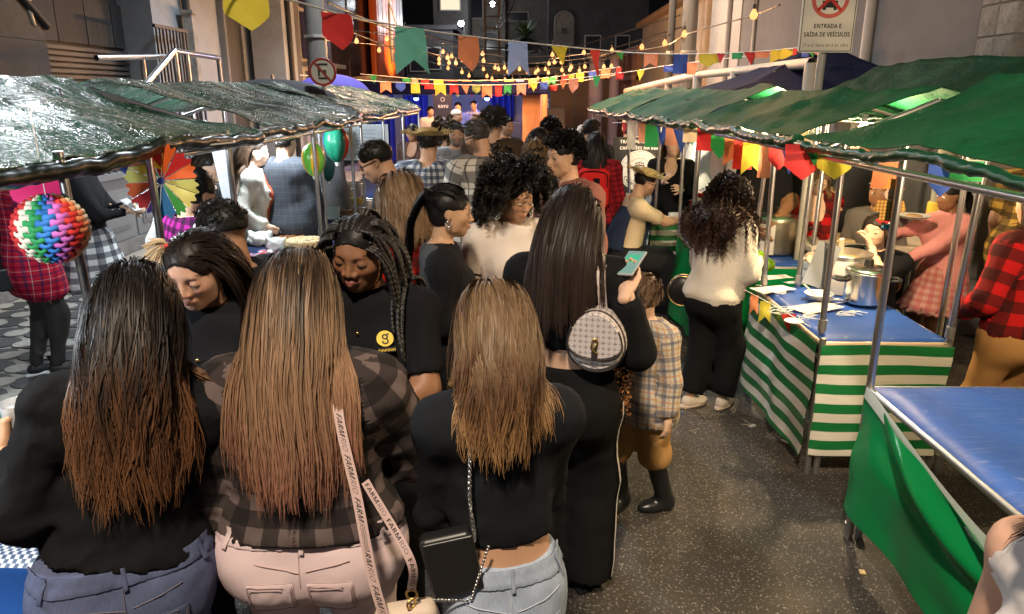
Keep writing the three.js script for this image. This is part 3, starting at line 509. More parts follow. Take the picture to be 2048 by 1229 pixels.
  const g = new THREE.BufferGeometry(); g.setAttribute('position', new THREE.Float32BufferAttribute(pos, 3)); g.setAttribute('normal', new THREE.Float32BufferAttribute(nor, 3)); g.setAttribute('uv', new THREE.Float32BufferAttribute(uv, 2)); g.setAttribute('color', new THREE.Float32BufferAttribute(col, 3)); g.setIndex(idx);
  R.strands = part('hair_strands', g, h.mat ?? hairMat, R.hairCap ?? root);
  return guides;
}
const hairMat = phys([1, 1, 1], .46, { vertexColors: true, specularIntensity: .45 });
const dark = (c = [.012, .009, .008], v = .5) => (t, r, g) => mul(c, 1 - v / 2 + v * r);
const ramp = (stops, v = .5) => (t, r, g) => { t = clamp(t + (g - .5) * .22 + (r - .5) * .1); let i = 0; while (i < stops.length - 2 && t > stops[i + 1][0]) i++; const a = stops[i], b = stops[i + 1]; return mul(mix3(a[1], b[1], clamp((t - a[0]) / (b[0] - a[0]))), 1 - v / 2 + v * r); };
const strawMat = (() => { const t = tex(128, 128, (u, v, x, y) => mul([.66, .47, .19], .75 + .35 * Math.sin(x * .8 + 2 * noise(x * .1, y * .1, 1)) * Math.cos(y * .8) + .4 * noise(x * .4, y * .4, 3))); return std([1, 1, 1], .8, { map: t, bumpMap: weave, bumpScale: .002 }); })();
function strawHat(R, o, root) {
  const { Hf, H } = R, k = H * (o.k ?? 1), g = lathe([[0, .3], [.2, .3], [.33, .26], [.385, .16], [.4, .03], [.43, .02], [.56, .05], [.68, .11], [.685, .125], [.56, .068], [.42, .05], [.38, .2], [.32, .285], [.2, .32], [0, .32]].map(([a, b]) => [a * k, b * k]), 40);
  const p = g.attributes.position; for (let i = 0; i < p.count; i++) { const x = p.getX(i), z = p.getZ(i), r = Math.hypot(x, z) / k, a = Math.atan2(x, z); p.setY(i, p.getY(i) + k * Math.max(0, r - .42) * (.3 * Math.sin(a * 2 + 1) + .25 * noise(a * 2, r * 3, 2) + (o.droop ?? 0))); }
  g.computeVertexNormals(); const m = new THREE.Matrix4().makeBasis(v3(Hf.x), v3(Hf.y), v3(Hf.z)).setPosition(v3(pt(Hf, 0, .25 * H, -.06 * H))); g.applyMatrix4(m);
  const hat = part('straw_hat', g, strawMat, root), st = []; srand(31 + Math.floor(R.dist * 10));
  for (let i = 0; i < (o.n ?? 46); i++) { const a = rnd(0, 6.28), r = .66 * k, l = rnd(.1, .35) * k, c = pt(Hf, Math.sin(a) * r, .25 * H + .1 * k, Math.cos(a) * r - .06 * H), d = nrm(pt({ ...Hf, o: [0, 0, 0] }, Math.sin(a) + rnd(-.6, .6), rnd(-.2, 1.1), Math.cos(a) + rnd(-.6, .6))); st.push(rod(c, add(c, d, l), .0022 * (1 + R.dist * .08), 4)); }
  part('straw', st, strawMat, hat); return hat;
}
// ---------------------------------------------------------------- lamps (each a glowing mesh and a light of its size)
const glow = (c, k) => new THREE.MeshStandardMaterial({ color: rgb([.02, .02, .02]), emissive: rgb(c), emissiveIntensity: k, roughness: .6 });
function streetLamp(label, p, arm, c, cd, angle = 1.25, bracket, aim) { // post, arm, head with a glowing pane that faces down
  const t = thing('street_lamp', label, 'street lamp', [p[0], 0, p[2]], 0), a = add([0, p[1], 0], arm);
  if (!bracket) part('pole', [cyl(.09, .06, p[1], 0, p[1] / 2, 0)], dullSteel, t); part('arm', [tube([[0, p[1] - .1, 0], add([0, p[1] + .25, 0], arm, .5), add(a, [0, .12, 0])], .035)], dullSteel, t);
  part('lamp_head', [rbox(.62, .1, .3, .04, a[0], a[1] + .1, a[2], -Math.atan2(arm[2], arm[0]))], dullSteel, t);
  part('lamp_glass', [box(.5, .02, .24, a[0], a[1] + .035, a[2], -Math.atan2(arm[2], arm[0]))], glow(c, 12), t);
  const l = new THREE.SpotLight(rgb(c), cd, 0, angle, .7, 2); l.position.set(p[0] + a[0], a[1] - .02, p[2] + a[2]); l.target.position.set(p[0] + a[0] + arm[0] * .4, 0, p[2] + a[2] + arm[2] * .4); if (aim) l.target.position.set(...aim); l.castShadow = true; l.shadow.radius = 12; l.name = 'lamp_light'; scene.add(l, l.target); l.target.name = 'lamp_target';
  return t;
}
streetLamp('grey street lamp bracket with a cool white head high on the left utility pole', [-3.78, 6.3, -14], [1.5, 0, 1.6], COOL, 200, 1.3, 1);
streetLamp('tall grey street lamp standing on the left pavement near the viewer', [-3.9, 6.6, 2.4], [3.3, 0, -.9], [1, .82, .62], 205, 1.0, 0, [.2, 0, -3.2]);
streetLamp('grey street lamp bracket high on the right utility pole', [3.62, 6.6, -17.2], [-1.5, 0, .9], [1, .93, .84], 110, 1.3, 1);
{ const p = [-6.0, 4.7, -9.7], t = thing('wall_floodlight', 'cool white floodlight fixed above the left building entrance', 'floodlight', p, .9); part('housing', [rbox(.5, .34, .16, .03, 0, 0, -.1)], blackMetal, t); part('lamp_glass', [box(.44, .28, .02)], glow(COOL, 12), t); part('bracket', [rod([0, .1, -.15], [0, .15, -.6], .03)], dullSteel, t); const l = new THREE.SpotLight(rgb(COOL), 36, 0, 1.25, .6, 2); l.position.set(-5.95, 4.68, -9.64); l.target.position.set(-2, 1.5, -6.2); l.castShadow = true; l.shadow.radius = 10; l.name = 'flood_light'; scene.add(l, l.target); l.target.name = 'flood_target'; }
function bulb(name, label, cat, p, r, c, k, cd, group, drop = .1) {
  const t = thing(name, label, cat, p, 0, group); part('bulb', [lathe([[0, -r], [r * .7, -r * .72], [r, 0], [r * .72, r * .8], [r * .4, r * 1.3], [r * .38, r * 1.5]], 12)], glow(c, k), t); part('socket', [cyl(r * .42, r * .4, r * 1.1, 0, r * 2, 0, 10), cyl(r * .1, r * .1, drop, 0, r * 2 + drop / 2, 0, 6)], blackMetal, t);
  if (cd) { const l = new THREE.PointLight(rgb(c), cd, 0, 2); l.position.set(...p); l.castShadow = true; l.shadow.radius = r / .02; l.name = 'bulb_light'; scene.add(l); }
  return t;
}
[[[2.05, 1.82, -2.3], WARM, 7, 'under the nearest right canopy'], [[1.95, 1.84, -4.35], WARM, 9, 'over the striped table with the pots'], [[2.0, 1.86, -6.3], WARM, 10, 'over the table with the big pot'], [[1.9, 1.9, -8.6], WARM, 9, 'over the table with bottles'],
  [[-2.0, 1.82, -1.5], COOL, 4, 'under the near end of the nearest left canopy'], [[-2.4, 1.9, -3.9], COOL, 4.5, 'under the far end of the nearest left canopy'], [[-2.2, 1.9, -6.2], COOL, 9, 'over the cake table'], [[-2.1, 1.9, -9.2], COOL, 8, 'under the far left canopy']].forEach(([p, c, cd, w]) => bulb('stall_bulb', (c === WARM ? 'warm' : 'cool white') + ' bulb hanging ' + w, 'light bulb', p, .04, c, 14, cd));

// ---------------------------------------------------------------- ground
const asphalt = (() => {
  const N = 1024, h = new Float32Array(N * N), b1 = wrapNoise(5, 1), b2 = wrapNoise(14, 8); srand(5);
  const c = new Float32Array(N * N * 3);
  for (let y = 0; y < N; y++) for (let x = 0; x < N; x++) { const o = y * N + x, g = b1(x / N, y / N) * .5 + b2(x / N, y / N) * .3, v = .029 * (1 + .5 * g); c[o * 3] = v * 1.25; c[o * 3 + 1] = v * .97; c[o * 3 + 2] = v * .78; h[o] = .35 + .1 * noise(x * .6, y * .6, 1); }
  for (let k = 0; k < 42000; k++) { const x = Math.floor(rnd(0, N)), y = Math.floor(rnd(0, N)), r = rnd(.6, 2.0), br = rnd() ** 3 * .30 + .04, tint = rnd(-.2, .2); for (let j = -2; j <= 2; j++) for (let i = -2; i <= 2; i++) { const d = Math.hypot(i, j * rnd(.8, 1.2)); if (d < r) { const o = ((y + j + N) % N) * N + (x + i + N) % N; c[o * 3] = br * (1 + tint * .5); c[o * 3 + 1] = br * (.92); c[o * 3 + 2] = br * (.84 - tint * .3); h[o] = .55 + .4 * (1 - d / r); } } }
  const map = tex(N, N, (u, v, x, y) => { const o = (y * N + x) * 3; return [c[o], c[o + 1], c[o + 2]]; }, true, 1 / 2.2), bump = tex(N, N, (u, v, x, y) => h[y * N + x], false, 1 / 2.2), w = wrapNoise(6, 4), w2 = wrapNoise(17, 2);
  const rough = tex(256, 256, (u, v) => clamp(.68 + .3 * w(u, v) + .2 * w2(u, v), .45, .9), false, 1 / 2.9);
  return new THREE.MeshStandardMaterial({ map, bumpMap: bump, bumpScale: .004, roughnessMap: rough, roughness: 1 });
})();
{ const g = new THREE.PlaneGeometry(160, 160).rotateX(-Math.PI / 2); const p = g.attributes.position, u = []; for (let i = 0; i < p.count; i++) u.push(p.getX(i), p.getZ(i)); g.setAttribute('uv', new THREE.Float32BufferAttribute(u, 2)); structure(part('road', g, asphalt)); }
const pale = wall([.36, .34, .30], .3, .8), slate = wall([.055, .058, .062], .4, .6, .75), paleDisc = wall([.42, .40, .36], .3, .7, .8);
const walk = structure(thing('pavement')); part('slab', [box(2.15, .1, 40, -3.93, .05, -17.5)], pale, walk); part('kerb', [box(.14, .115, 40, -2.78, .0575, -17.5)], wall([.28, .27, .25], .25, 1), walk);
{ const A = new THREE.CylinderGeometry(.132, .136, .008, 20), B = new THREE.CylinderGeometry(.088, .091, .008, 18); srand(3);
  for (let j = 0; j < 20; j++) for (let i = 0; i < 7; i++) { const x = -4.86 + i * .31 + (j % 2) * .155, z = -3.4 - j * .27; if (x > -2.98) continue; const k = j > 15; part('paving_disc', A, slate, walk, [x, .104, z]).rotation.y = rnd(0, 6); part('paving_disc', B, paleDisc, walk, [x + .105 * (j % 2 ? 1 : -1), .1085, z + .03]).rotation.y = rnd(0, 6); } }

// ---------------------------------------------------------------- buildings on the left
const stoneC = (k) => wall(mul([.045, .038, .031], k), .35, 1.4, .6), darkStone = wall([.03, .034, .038], .3, 1.5, .6), greyPaint = wall([.17, .185, .20], .14, 2.2, .6), offWhite = wall([.36, .40, .45], .16, 4), plaster = wall([.40, .385, .37], .18, 4), iron = std([.09, .095, .10], .5, { metalness: .5 });
const frontW = thing('gate_wall', 'grey panelled metal gate and railing along the left pavement', 'wall', [-5.1, .1, 0]);
part('plinth', [box(.16, .16, 9, .0, .08, -7.5)], wall([.2, .2, .2], .3, 1), frontW);
for (let i = 0; i < 8; i++) { const z = -3.6 - i * 1.06; part('panel', [box(.05, .78, 1.02, 0, .56, z), box(.03, .5, .74, .028, .56, z), box(.02, .42, .66, .045, .56, z)], greyPaint, frontW); }
part('ledge', [box(.16, .06, 9, .02, .98, -7.5)], greyPaint, frontW); part('top_rail', [box(.05, .05, 9, 0, 2.0, -7.5)], iron, frontW);
for (let i = 0; i < 60; i++) part('bar', bar_(), iron, frontW, [0, 1.5, -3.15 - i * .15]);
function bar_() { return bar_.g ??= box(.028, 1.0, .028); }
const st = thing('granite_stair_wall', 'brown granite clad stair wall with a sloping dark coping', 'wall', [-5.6, 0, 0]);
{ srand(12); const mats = [.8, .95, 1.1, 1.3].map(stoneC), H = (z) => clamp(2.62 + (-8.6 - z) * -.62 * 1, 2.55, 6);
  // slabs up to a sloping top that falls away from the viewer
  for (let i = 0; i < 6; i++) for (let j = 0; j < 7; j++) { const z1 = -3.4 - i * .92, z0 = z1 - .9, y0 = .3 + j * .78, top0 = 2.75 + (z0 + 8.95) * .72, top1 = 2.75 + (z1 + 8.95) * .72; if (y0 > top1) continue; const y1 = y0 + .77; const g = poly([[-z1, y0], [-z0, y0], [-z0, Math.max(y0 + .01, Math.min(y1, top0))], [-z1, Math.min(y1, top1)]], .05, .004).rotateY(Math.PI / 2); boxUV(g); part('slab', g, mats[Math.floor(rnd(0, 4))], st); }
  part('backing', [box(.4, 2.4, 5.5, -.25, 1.2, -6.15)], darkStone, st);
  part('coping', [tube([[.06, 2.80, -8.95], [.06, 2.80 + 5.5 * .72, -3.45]], .05, 1, 6)], blackMetal, st);
  part('handrail', [tube([[.05, 3.05, -8.7], [.05, 3.35, -8.55], [.05, 3.4 + 5 * .72, -3.6]], .035, 30), rod([.05, 2.8, -8.72], [.05, 3.3, -8.62], .03)], steel, st); }
const b1 = thing('dark_stone_building', 'dark stone building with a pale tiled panel and louvred shutter', 'building', [-6.6, 0, -10.6]);
part('wall', [box(.5, 8, 5.6, -.3, 4, 0)], darkStone, b1); { srand(4); const m = [wall([.48, .47, .44], .1, .5, .6), wall([.42, .41, .38], .1, .5, .6)]; for (let i = 0; i < 9; i++) for (let j = 0; j < 5; j++) { const g = box(.03, .37, .37); part('tile', g, m[(i + j) % 2], b1, [-.03, 4.0 - .0 + j * .38 - .05 * i * .2, 2.0 - i * .38]); } }
for (let i = 0; i < 7; i++) part('stone_panel', box(.04, .66, .72), wall(mul([.028, .032, .036], rnd(.8, 1.3)), .25, 1.2, .6), b1, [-.02, 3.1, 2.3 - i * .74]);
for (let i = 0; i < 9; i++) part('slat', box(.05, .05, 4.2), iron, b1, [.0, 2.05 + i * .08, 0]);
const rails = thing('handrail', 'tubular steel handrail at the building entrance above the left stalls', 'handrail');
{ const P = (x, y, z) => onZ(x, y, z), a = P(192, 116, -8.9), b = P(330, 113, -10.2), c = P(292, 168, -9.4), d = P(348, 102, -10.2), e = P(436, 116, -12.2); part('top_rail', [tube([a, b], .035), tube([c, d], .04), tube([d, e], .04)], steel, rails); for (const [q, k] of [[P(283, 116, -9.9), .9], [d, 1.0], [e, 1.0], [P(372, 108, -10.6), .9]]) part('post', [rod(q, add(q, [0, -k, 0]), .035)], steel, rails); }
const b2 = thing('pale_building', 'pale grey rendered building with dark shutters beyond the handrail', 'building', [-6.1, 0, -15]);
part('wall', [box(.6, 9, 4.6, -.3, 4.5, 0)], offWhite, b2); part('shutter', [box(.08, 7, .75, .04, 4.2, -.9)], iron, b2); for (let i = 0; i < 2; i++) part('jamb', box(.14, 7.2, .1), wall([.2, .2, .2], .2, 2), b2, [.06, 4.2, -.45 - i * .9]);
part('rain_pipe', [cyl(.07, .07, 9, .1, 4.5, 1.2)], std([.03, .035, .045], .45), b2); part('cable_coil', [new THREE.TorusGeometry(.42, .03, 8, 40).rotateY(Math.PI / 2 - .5).translate(.15, 4.35, 1.3)], blackMetal, b2);
{ const g = thing('railing_gate', 'small dark iron gate by the pale building', 'gate', [-5.9, 2.0, -12.9]); for (const y of [1.1, .15]) part('frame', box(.05, .05, 1.2, 0, y, 0), iron, g); for (let i = 0; i < 10; i++) part('bar', bar_(), iron, g, [0, .6, -.55 + i * .12]); part('gate_post', [box(.16, 1.6, .16, 0, .6, -.75), box(.22, .06, .22, 0, 1.43, -.75)], wall([.35, .33, .3], .3, 1), g); }
const b3 = thing('white_pillar_building', 'white pillared building with a black downpipe beside the purple shop', 'building', [-5.4, 0, -18]);
part('pillar', [box(.7, 8, .9, -.2, 4, .75)], offWhite, b3); part('wall', [box(.3, 8, 2.6, -.5, 4, -.6)], plaster, b3); part('pipe', [cyl(.06, .06, 8, .2, 4, .9)], blackMetal, b3);
const purple = std([.06, .05, .12], .45), b4 = thing('purple_shop_front', 'shop front with purple fascia boards and a barred shutter', 'building', [-5.25, 0, -19.6]);
part('wall', [box(.4, 8, 2.4, -.3, 4, 0)], plaster, b4); for (let j = 0; j < 2; j++) part('fascia', [rbox(.12, 1.05, 2.3, .02, -.02, 3.4 + j * 1.15, 0)], purple, b4); part('sign_panel', [box(.14, .8, 1.4, .02, 5.6, 0)], paper, b4); for (let i = 0; i < 14; i++) part('bar', box(.03, 2.0, .04), iron, b4, [-.06, 1.6, -1 + i * .15]); part('canopy_edge', [box(.5, .1, 2.4, .15, 2.75, 0)], dullSteel, b4);
// reflective facade, then the orange shop
const glassD = phys([.055, .03, .035], .12, { metalness: .3 }), b5 = thing('glass_front_building', 'dark glass fronted building mirroring the string lights', 'building', [-5.2, 0, -23.6]);
part('wall', [box(.3, 9, 5.5, -.4, 4.5, 0)], darkStone, b5); for (let i = 0; i < 5; i++) for (let j = 0; j < 4; j++) part('pane', rbox(.05, 1.48, 1.06, .01), glassD, b5, [-.1 + .012 * ((i * 7 + j * 3) % 3), 3.1 + j * 1.52, -2.2 + i * 1.1]); part('awning', [box(1.0, .12, 5.6, .4, 2.42, 0, 0, 0, .12)], wall([.30, .22, .16], .3, 1), b5);
part('lettering', [new THREE.BoxGeometry(.02, .5, 2.2).translate(-.05, 5.3, .6)], std([.16, .1, .08], .5), b5);
const orange = phys([.62, .12, .015], .35), b6 = thing('orange_shop_front', 'orange shop front with a white board shaped sign', 'building', [-5.0, 0, -29]);
for (let i = 0; i < 8; i++) part('cladding_panel', rbox(.2, 5.6, .72, .05), i > 5 ? std([.16, .04, .12], .4) : orange, b6, [-.1, 4.6, 2.7 - i * .75]); part('wall', [box(.3, 9, 6, -.5, 4.5, 0)], darkStone, b6);
part('board_sign', [ball(1, .25, 4.3, 1.5, .05, 1.25, .34, 24)], std([.75, .73, .72], .3), b6); for (let j = 0; j < 2; j++) part('vent', [rbox(.06, .3, 1.5, .02, .05, 3.9 - j * .55, -.4)], std([.05, .02, .02], .5), b6);
{ const l = new THREE.SpotLight(rgb([1, .55, .2]), 60, 0, 1.1, .6, 2), p = [-3.9, 2.5, -28.6]; l.position.set(...p); l.target.position.set(-5, 5, -28.8); l.castShadow = true; l.name = 'flood_light'; scene.add(l, l.target); l.target.name = 'flood_target'; const t = thing('shop_floodlight', 'small floodlight under the orange shop sign', 'floodlight', p); part('housing', [rbox(.3, .12, .3, .03, 0, -.09, 0)], blackMetal, t); part('lamp_glass', [box(.26, .02, .26, 0, -.02, 0)], glow([1, .55, .2], 8), t); }
// ---------------------------------------------------------------- buildings on the right
const greyWall = thing('grey_side_wall', 'tall grey rendered wall with a white pipe behind the blue gazebo', 'wall', [4.35, 0, -10.8]);
part('wall', [box(.5, 6.2, 8, 0, 3.1, 0)], wall([.15, .152, .155], .22, 5), greyWall); for (const g of [cyl(.06, .06, 5.5, -.3, 2.9, 1.55), cyl(.03, .03, 5, -.28, 2.6, -3.1)]) part('pipe', g, std([.45, .44, .42], .5), greyWall); part('ledge_pipe', [tube([[-.3, 2.16, 3.8], [-.3, 2.14, 1.6]], .07)], wall([.35, .35, .33], .3, 1), greyWall);
const col = thing('block_pillar', 'bare concrete block pillar at the near end of the grey wall', 'pillar', [4.05, 0, -6.45]); { srand(9); const bm = [.8, .95, 1.1].map((k) => wall(mul([.30, .28, .25], k), .3, .5)); for (let j = 0; j < 16; j++) for (let i = 0; i < 2; i++) part('block', rbox(.38, .235, .235, .012), bm[Math.floor(rnd(0, 3))], col, [0, .13 + j * .25, .12 - i * .25]); part('mortar', [box(.35, 4, .46, 0, 2, 0)], wall([.2, .19, .18], .2, .5), col); }
const rs = thing('corner_shop', 'white shop front with dark purple fascia at the right edge', 'building', [4.2, 0, -3.9]); part('wall', [box(.4, 2.6, 4.3, .1, 1.33, 0), box(.3, 1, 4.3, .1, 3.2, 0)], wall([.52, .46, .42], .1, 2), rs); for (let i = 0; i < 4; i++) part('fascia', [rbox(.1, .8, 1.06, .01, -.12, 3.03, 1.6 - i * 1.07)], std([.045, .035, .11], .4), rs); part('jamb', [box(.3, 4, .16, .05, 2, -2.22)], std([.05, .05, .055], .5), rs);
const wb = thing('white_rendered_building', 'white rendered building with a wavy tile roof edge beyond the right stalls', 'building', [4.35, 0, -21]);
part('wall', [box(.5, 4.25, 12.2, 0, 2.12, 0)], wall([.40, .38, .36], .2, 4), wb); { const g = []; for (let i = 0; i < 40; i++) g.push(new THREE.CylinderGeometry(.16, .16, .9, 10, 1, true, 0, Math.PI).rotateZ(Math.PI / 2).translate(-.05, 4.25, -6 + i * .31)); part('roof', g, wall([.28, .2, .16], .3, 1), wb); } for (const q of [cyl(.05, .05, 4, -.3, 2, 5.4), cyl(.03, .03, 3.4, -.28, 2.2, -.8)]) part('pipe', q, plaster, wb);
const br = thing('brick_house', 'upper floor with bare brick side above the white building', 'building', [6.2, 0, -19.5]); { srand(6); const bm = [.8, 1, 1.25].map((k) => std(mul([.30, .15, .11], k), .9)); part('wall', [box(3, 9, 6, .3, 4.5, 0)], wall([.3, .26, .24], .2, 1), br); const g = new THREE.BoxGeometry(.06, .1, .24); for (let j = 0; j < 20; j++) for (let i = 0; i < 13; i++) part('brick', g, bm[Math.floor(rnd(0, 3))], br, [-1.22, 4.2 + j * .125, 2.6 - i * .27 - (j % 2) * .13]); }
const terr = thing('terrace_rail', 'cream tubular railing of the raised ramp behind the right stalls', 'railing'); { const a = onZ(1252, 182, -20), b = onZ(1396, 150, -12.3), c = onZ(1625, 126, -7.6), cream = std([.55, .50, .42], .5); part('top_rail', [tube([a, b], .07), tube([b, c], .055)], cream, terr); for (const t of [0, .35, .7, 1]) part('post', [rod(mix3(a, b, t), add(mix3(a, b, t), [0, -1.0, 0]), .06)], cream, terr); for (const t of [.0, .45, 1]) part('post', [rod(mix3(b, c, t), add(mix3(b, c, t), [0, -1.0, 0]), .07)], cream, terr);
  for (let i = 0; i < 44; i++) { const q = i < 22 ? mix3(a, b, i / 22 + .02) : mix3(b, c, (i - 22) / 22 + .02); part('bar', bar_(), std([.6, .6, .6], .5), terr, [q[0] + .08, q[1] - .68, q[2]]); } part('ramp', [sheet((u, v) => { const q = u < .5 ? mix3(a, b, u * 2) : mix3(b, c, u * 2 - 1); return [q[0] + .1, mix(q[1] - 1.1, .0, v), q[2]]; }, 8, 2, .12)], wall([.3, .29, .28], .2, 2), terr); }
const pk = thing('pink_garage', 'pinkish rendered garage with wide boarded doors at the end of the right side', 'building', [4.1, 0, -31]); part('wall', [box(.5, 3.7, 7.6, .1, 1.85, 0)], wall([.42, .26, .21], .15, 2), pk); for (let i = 0; i < 5; i++) part('door_panel', [rbox(.08, 2.3, 1.3, .02, -.16, 1.25, 2.9 - i * 1.42)], wall([.50, .32, .26], .12, 1), pk); for (let i = 0; i < 6; i++) part('pilaster', [box(.14, 3.5, .12, -.2, 1.75, 3.6 - i * 1.42)], wall([.36, .22, .18], .15, 1), pk); part('cornice', [box(.25, .16, 7.6, -.18, 2.62, 0)], wall([.48, .32, .27], .15, 1), pk);
const gr = thing('pale_gate', 'wide pale barred garage gate behind the parked car', 'gate', [1.6, 0, -33]); part('beam', [box(6, .3, .2, 0, 3.0, 0)], plaster, gr); for (let i = 0; i < 5; i++) part('gate_panel', [box(1.12, 2.5, .06, -2.4 + i * 1.2, 1.4, 0)], wall([.42, .34, .30], .12, 1), gr); for (let i = 0; i < 4; i++) part('post', [box(.12, 2.8, .16, -1.8 + i * 1.2, 1.4, .05)], plaster, gr);
for (const [x, z, w, l] of [[2.42, -26, .42, 'first lavender painted column beside the blue banner'], [3.1, -26.5, .30, 'second lavender painted column beside the blue banner']]) { const c = thing('column', l, 'column', [x, 0, z]); part('shaft', [cyl(w * .6, w * .55, 3.2, 0, 1.6, 0, 24)], wall([.42, .38, .55], .12, 1.5), c); part('base', [box(w * 1.6, .3, w * 1.6, 0, .15, 0)], plaster, c); part('capital', [box(w * 1.5, .16, w * 1.5, 0, 3.28, 0)], plaster, c); }
// ---------------------------------------------------------------- houses on the hill at the end
structure(part('hill', [sheet((u, v) => [mix(-40, 40, u), mix(-.3, 14, v) + 2 * noise(u * 6, v * 5, 1), mix(-42, -80, v)], 20, 8)], wall([.02, .022, .018], .3, 6)));
const houseM = [wall([.13, .12, .115], .25, 3), wall([.20, .185, .165], .25, 3), wall([.075, .075, .08], .25, 3), wall([.26, .24, .21], .25, 3)];
function house(label, x0, x1, y0, y1, z, m, wins, lit) { // from photo outline at depth z
  const a = onZ(x0, y1, z), b = onZ(x1, y0, z), w = b[0] - a[0], hgt = b[1] - a[1] + 4, t = thing('hill_house', label, 'house', [(a[0] + b[0]) / 2, a[1] - 4, z]);
  part('wall', [box(w, hgt, 4, 0, hgt / 2, -2)], m, t); part('roof', [box(w + .5, .22, 4.6, 0, hgt + .11, -1.9)], houseM[2], t);
  for (const [u, v, ww, hh, on] of wins) { const f = part('window', [box(ww + .14, hh + .14, .1, (u - .5) * w, hgt - 4 * 0 - (1 - v) * (hgt - 4), .03)], plaster, t); part('pane', [box(ww, hh, .06, (u - .5) * w, hgt - (1 - v) * (hgt - 4), .07)], on ? glow([1, .85, .6], .9) : std([.02, .02, .025], .15), f); }
  return t;
}
house('narrow hillside house with a lit corner window above the bulbs', 870, 934, -40, 150, -46, houseM[0], [[.5, .78, 1.1, .9, 1], [.75, .45, .5, .8, 0]]);
house('pale block house with louvred windows high on the hill', 930, 1010, -30, 190, -50, houseM[3], [[.3, .8, .8, 1.2, 0], [.65, .5, .8, 1, 0]]);
house('flat roofed hill house with a balcony behind the potted palm', 1000, 1100, -10, 200, -52, houseM[1], [[.35, .8, 1.4, .5, 0], [.7, .5, .6, .7, 0]]);
house('long dark house with a pale arched door on the right of the hill', 1095, 1300, -30, 190, -44, houseM[2], [[.13, .38, .9, 1.4, 0], [.45, .45, .8, 1.1, 0], [.75, .45, .7, 1.1, 0]]);
{ const p = onZ(1128, 62, -43.8), d = thing('arched_niche', 'pale arched niche on the dark hill house', 'niche', p); part('arch', [poly([...Array(17)].map((_, i) => [Math.cos(i / 16 * Math.PI) * .55, .5 + Math.sin(i / 16 * Math.PI) * .55]).concat([[-.55, -.8], [.55, -.8]]), .12, .02)], houseM[3], d); part('shrine_window', [box(.3, .3, .08, 0, 0, .14)], std([.03, .03, .03], .4), d); }
house('dark house front behind the string lights on the left of the hill', 815, 905, 60, 200, -40, houseM[2], [[.25, .6, .7, 1.2, 0], [.6, .6, .6, 1.0, 0]]);
{ const p = onZ(1052, 75, -43), t = thing('potted_palm', 'dark spiky palm plant in front of the hill houses', 'plant', p); part('stem', [rod([0, -2.6, 0], [0, -.2, 0], .12)], houseM[0], t); srand(2); const lf = [std([.05, .09, .02], .5), std([.02, .04, .012], .5)], g = [[], []]; for (let i = 0; i < 90; i++) { const a = rnd(0, 6.28), e = rnd(-.5, 1.4), L = rnd(.7, 1.5), d = [Math.cos(a) * Math.cos(e), Math.sin(e), Math.sin(a) * Math.cos(e)], s = nrm(cross(d, [0, 1, .1])); g[e > .5 ? 0 : 1].push(sheet((u, v) => add(add(add([rnd(-.01, .01), 0, 0], d, L * v), [0, -1, 0], L * .3 * v * v), s, (u - .5) * .16 * Math.sin(Math.PI * (.1 + .9 * (1 - v)))), 1, 4)); } part('leaves', g[0], lf[0], t); part('leaves', g[1], lf[1], t); }
function utilityPole(label, p, h, r, lit) { const t = thing('utility_pole', label, 'utility pole', p); part('pole', [cyl(r, r * .75, h, 0, h / 2, 0, 18)], wall(lit ? [.22, .2, .17] : [.10, .092, .08], .3, .8), t); part('band', [cyl(r * 1.05, r * 1.05, .05, 0, 2.95, 0, 18)], dullSteel, t); part('cross_arm', [box(1.8, .12, .1, 0, h - .6, 0), box(1.8, .12, .1, 0, h - 1.2, 0)], wall([.1, .09, .08], .3, .6), t); return t; }
utilityPole('dark concrete utility pole on the left pavement behind the no parking sign', [-3.78, .1, -14], 8, .2);
utilityPole('tall utility pole in front of the white building on the right', [3.62, 0, -17.2], 9, .19, 1);
{ const t = utilityPole('slim steel pole strapped beside the right utility pole', [3.25, 0, -17.3], 9, .09); }
{ const p = onZ(985, 170, -34), t = thing('lattice_pole', 'lattice pole with cables standing at the end of the street', 'pole', [p[0], 0, p[2]]); for (const k of [-.3, .3]) part('rail', [box(.1, 9, .1, k, 4.5, 0)], houseM[1], t); for (let i = 0; i < 18; i++) part('rung', box(.6, .06, .06), houseM[1], t, [0, .5 + i * .48, 0]); part('light_box', [box(.2, .3, .1, .6, 3, 0)], plaster, t); }
// cables
const wires = [[[640, 20], -13.9, [1100, 90], -34], [[655, 5], -13.9, [990, 110], -34], [[640, 40], -13.9, [985, 135], -34], [[1360, 30], -17, [1000, 100], -34], [[1362, 55], -17, [1000, 125], -34], [[770, -20], -12, [810, 45], -20], [[1340, 70], -17, [985, 150], -34], [[985, 60], -34, [1035, -10], -30], [[985, 60], -34, [1012, -10], -28]];
wires.forEach(([a, za, b, zb], i) => { const A = onZ(...a, za), B = onZ(...b, zb); part('overhead_cable', [tube([A, add(mix3(A, B, .5), [0, -.35, 0]), B], .018, 20, 5)], blackMetal).userData = { label: ['upper', 'middle', 'lower'][i % 3] + ' black cable ' + ['from the left utility pole to the far end', 'from the right utility pole to the far end', 'rising over the far end of the street'][Math.min(2, Math.floor(i / 3))], category: 'cable' }; });
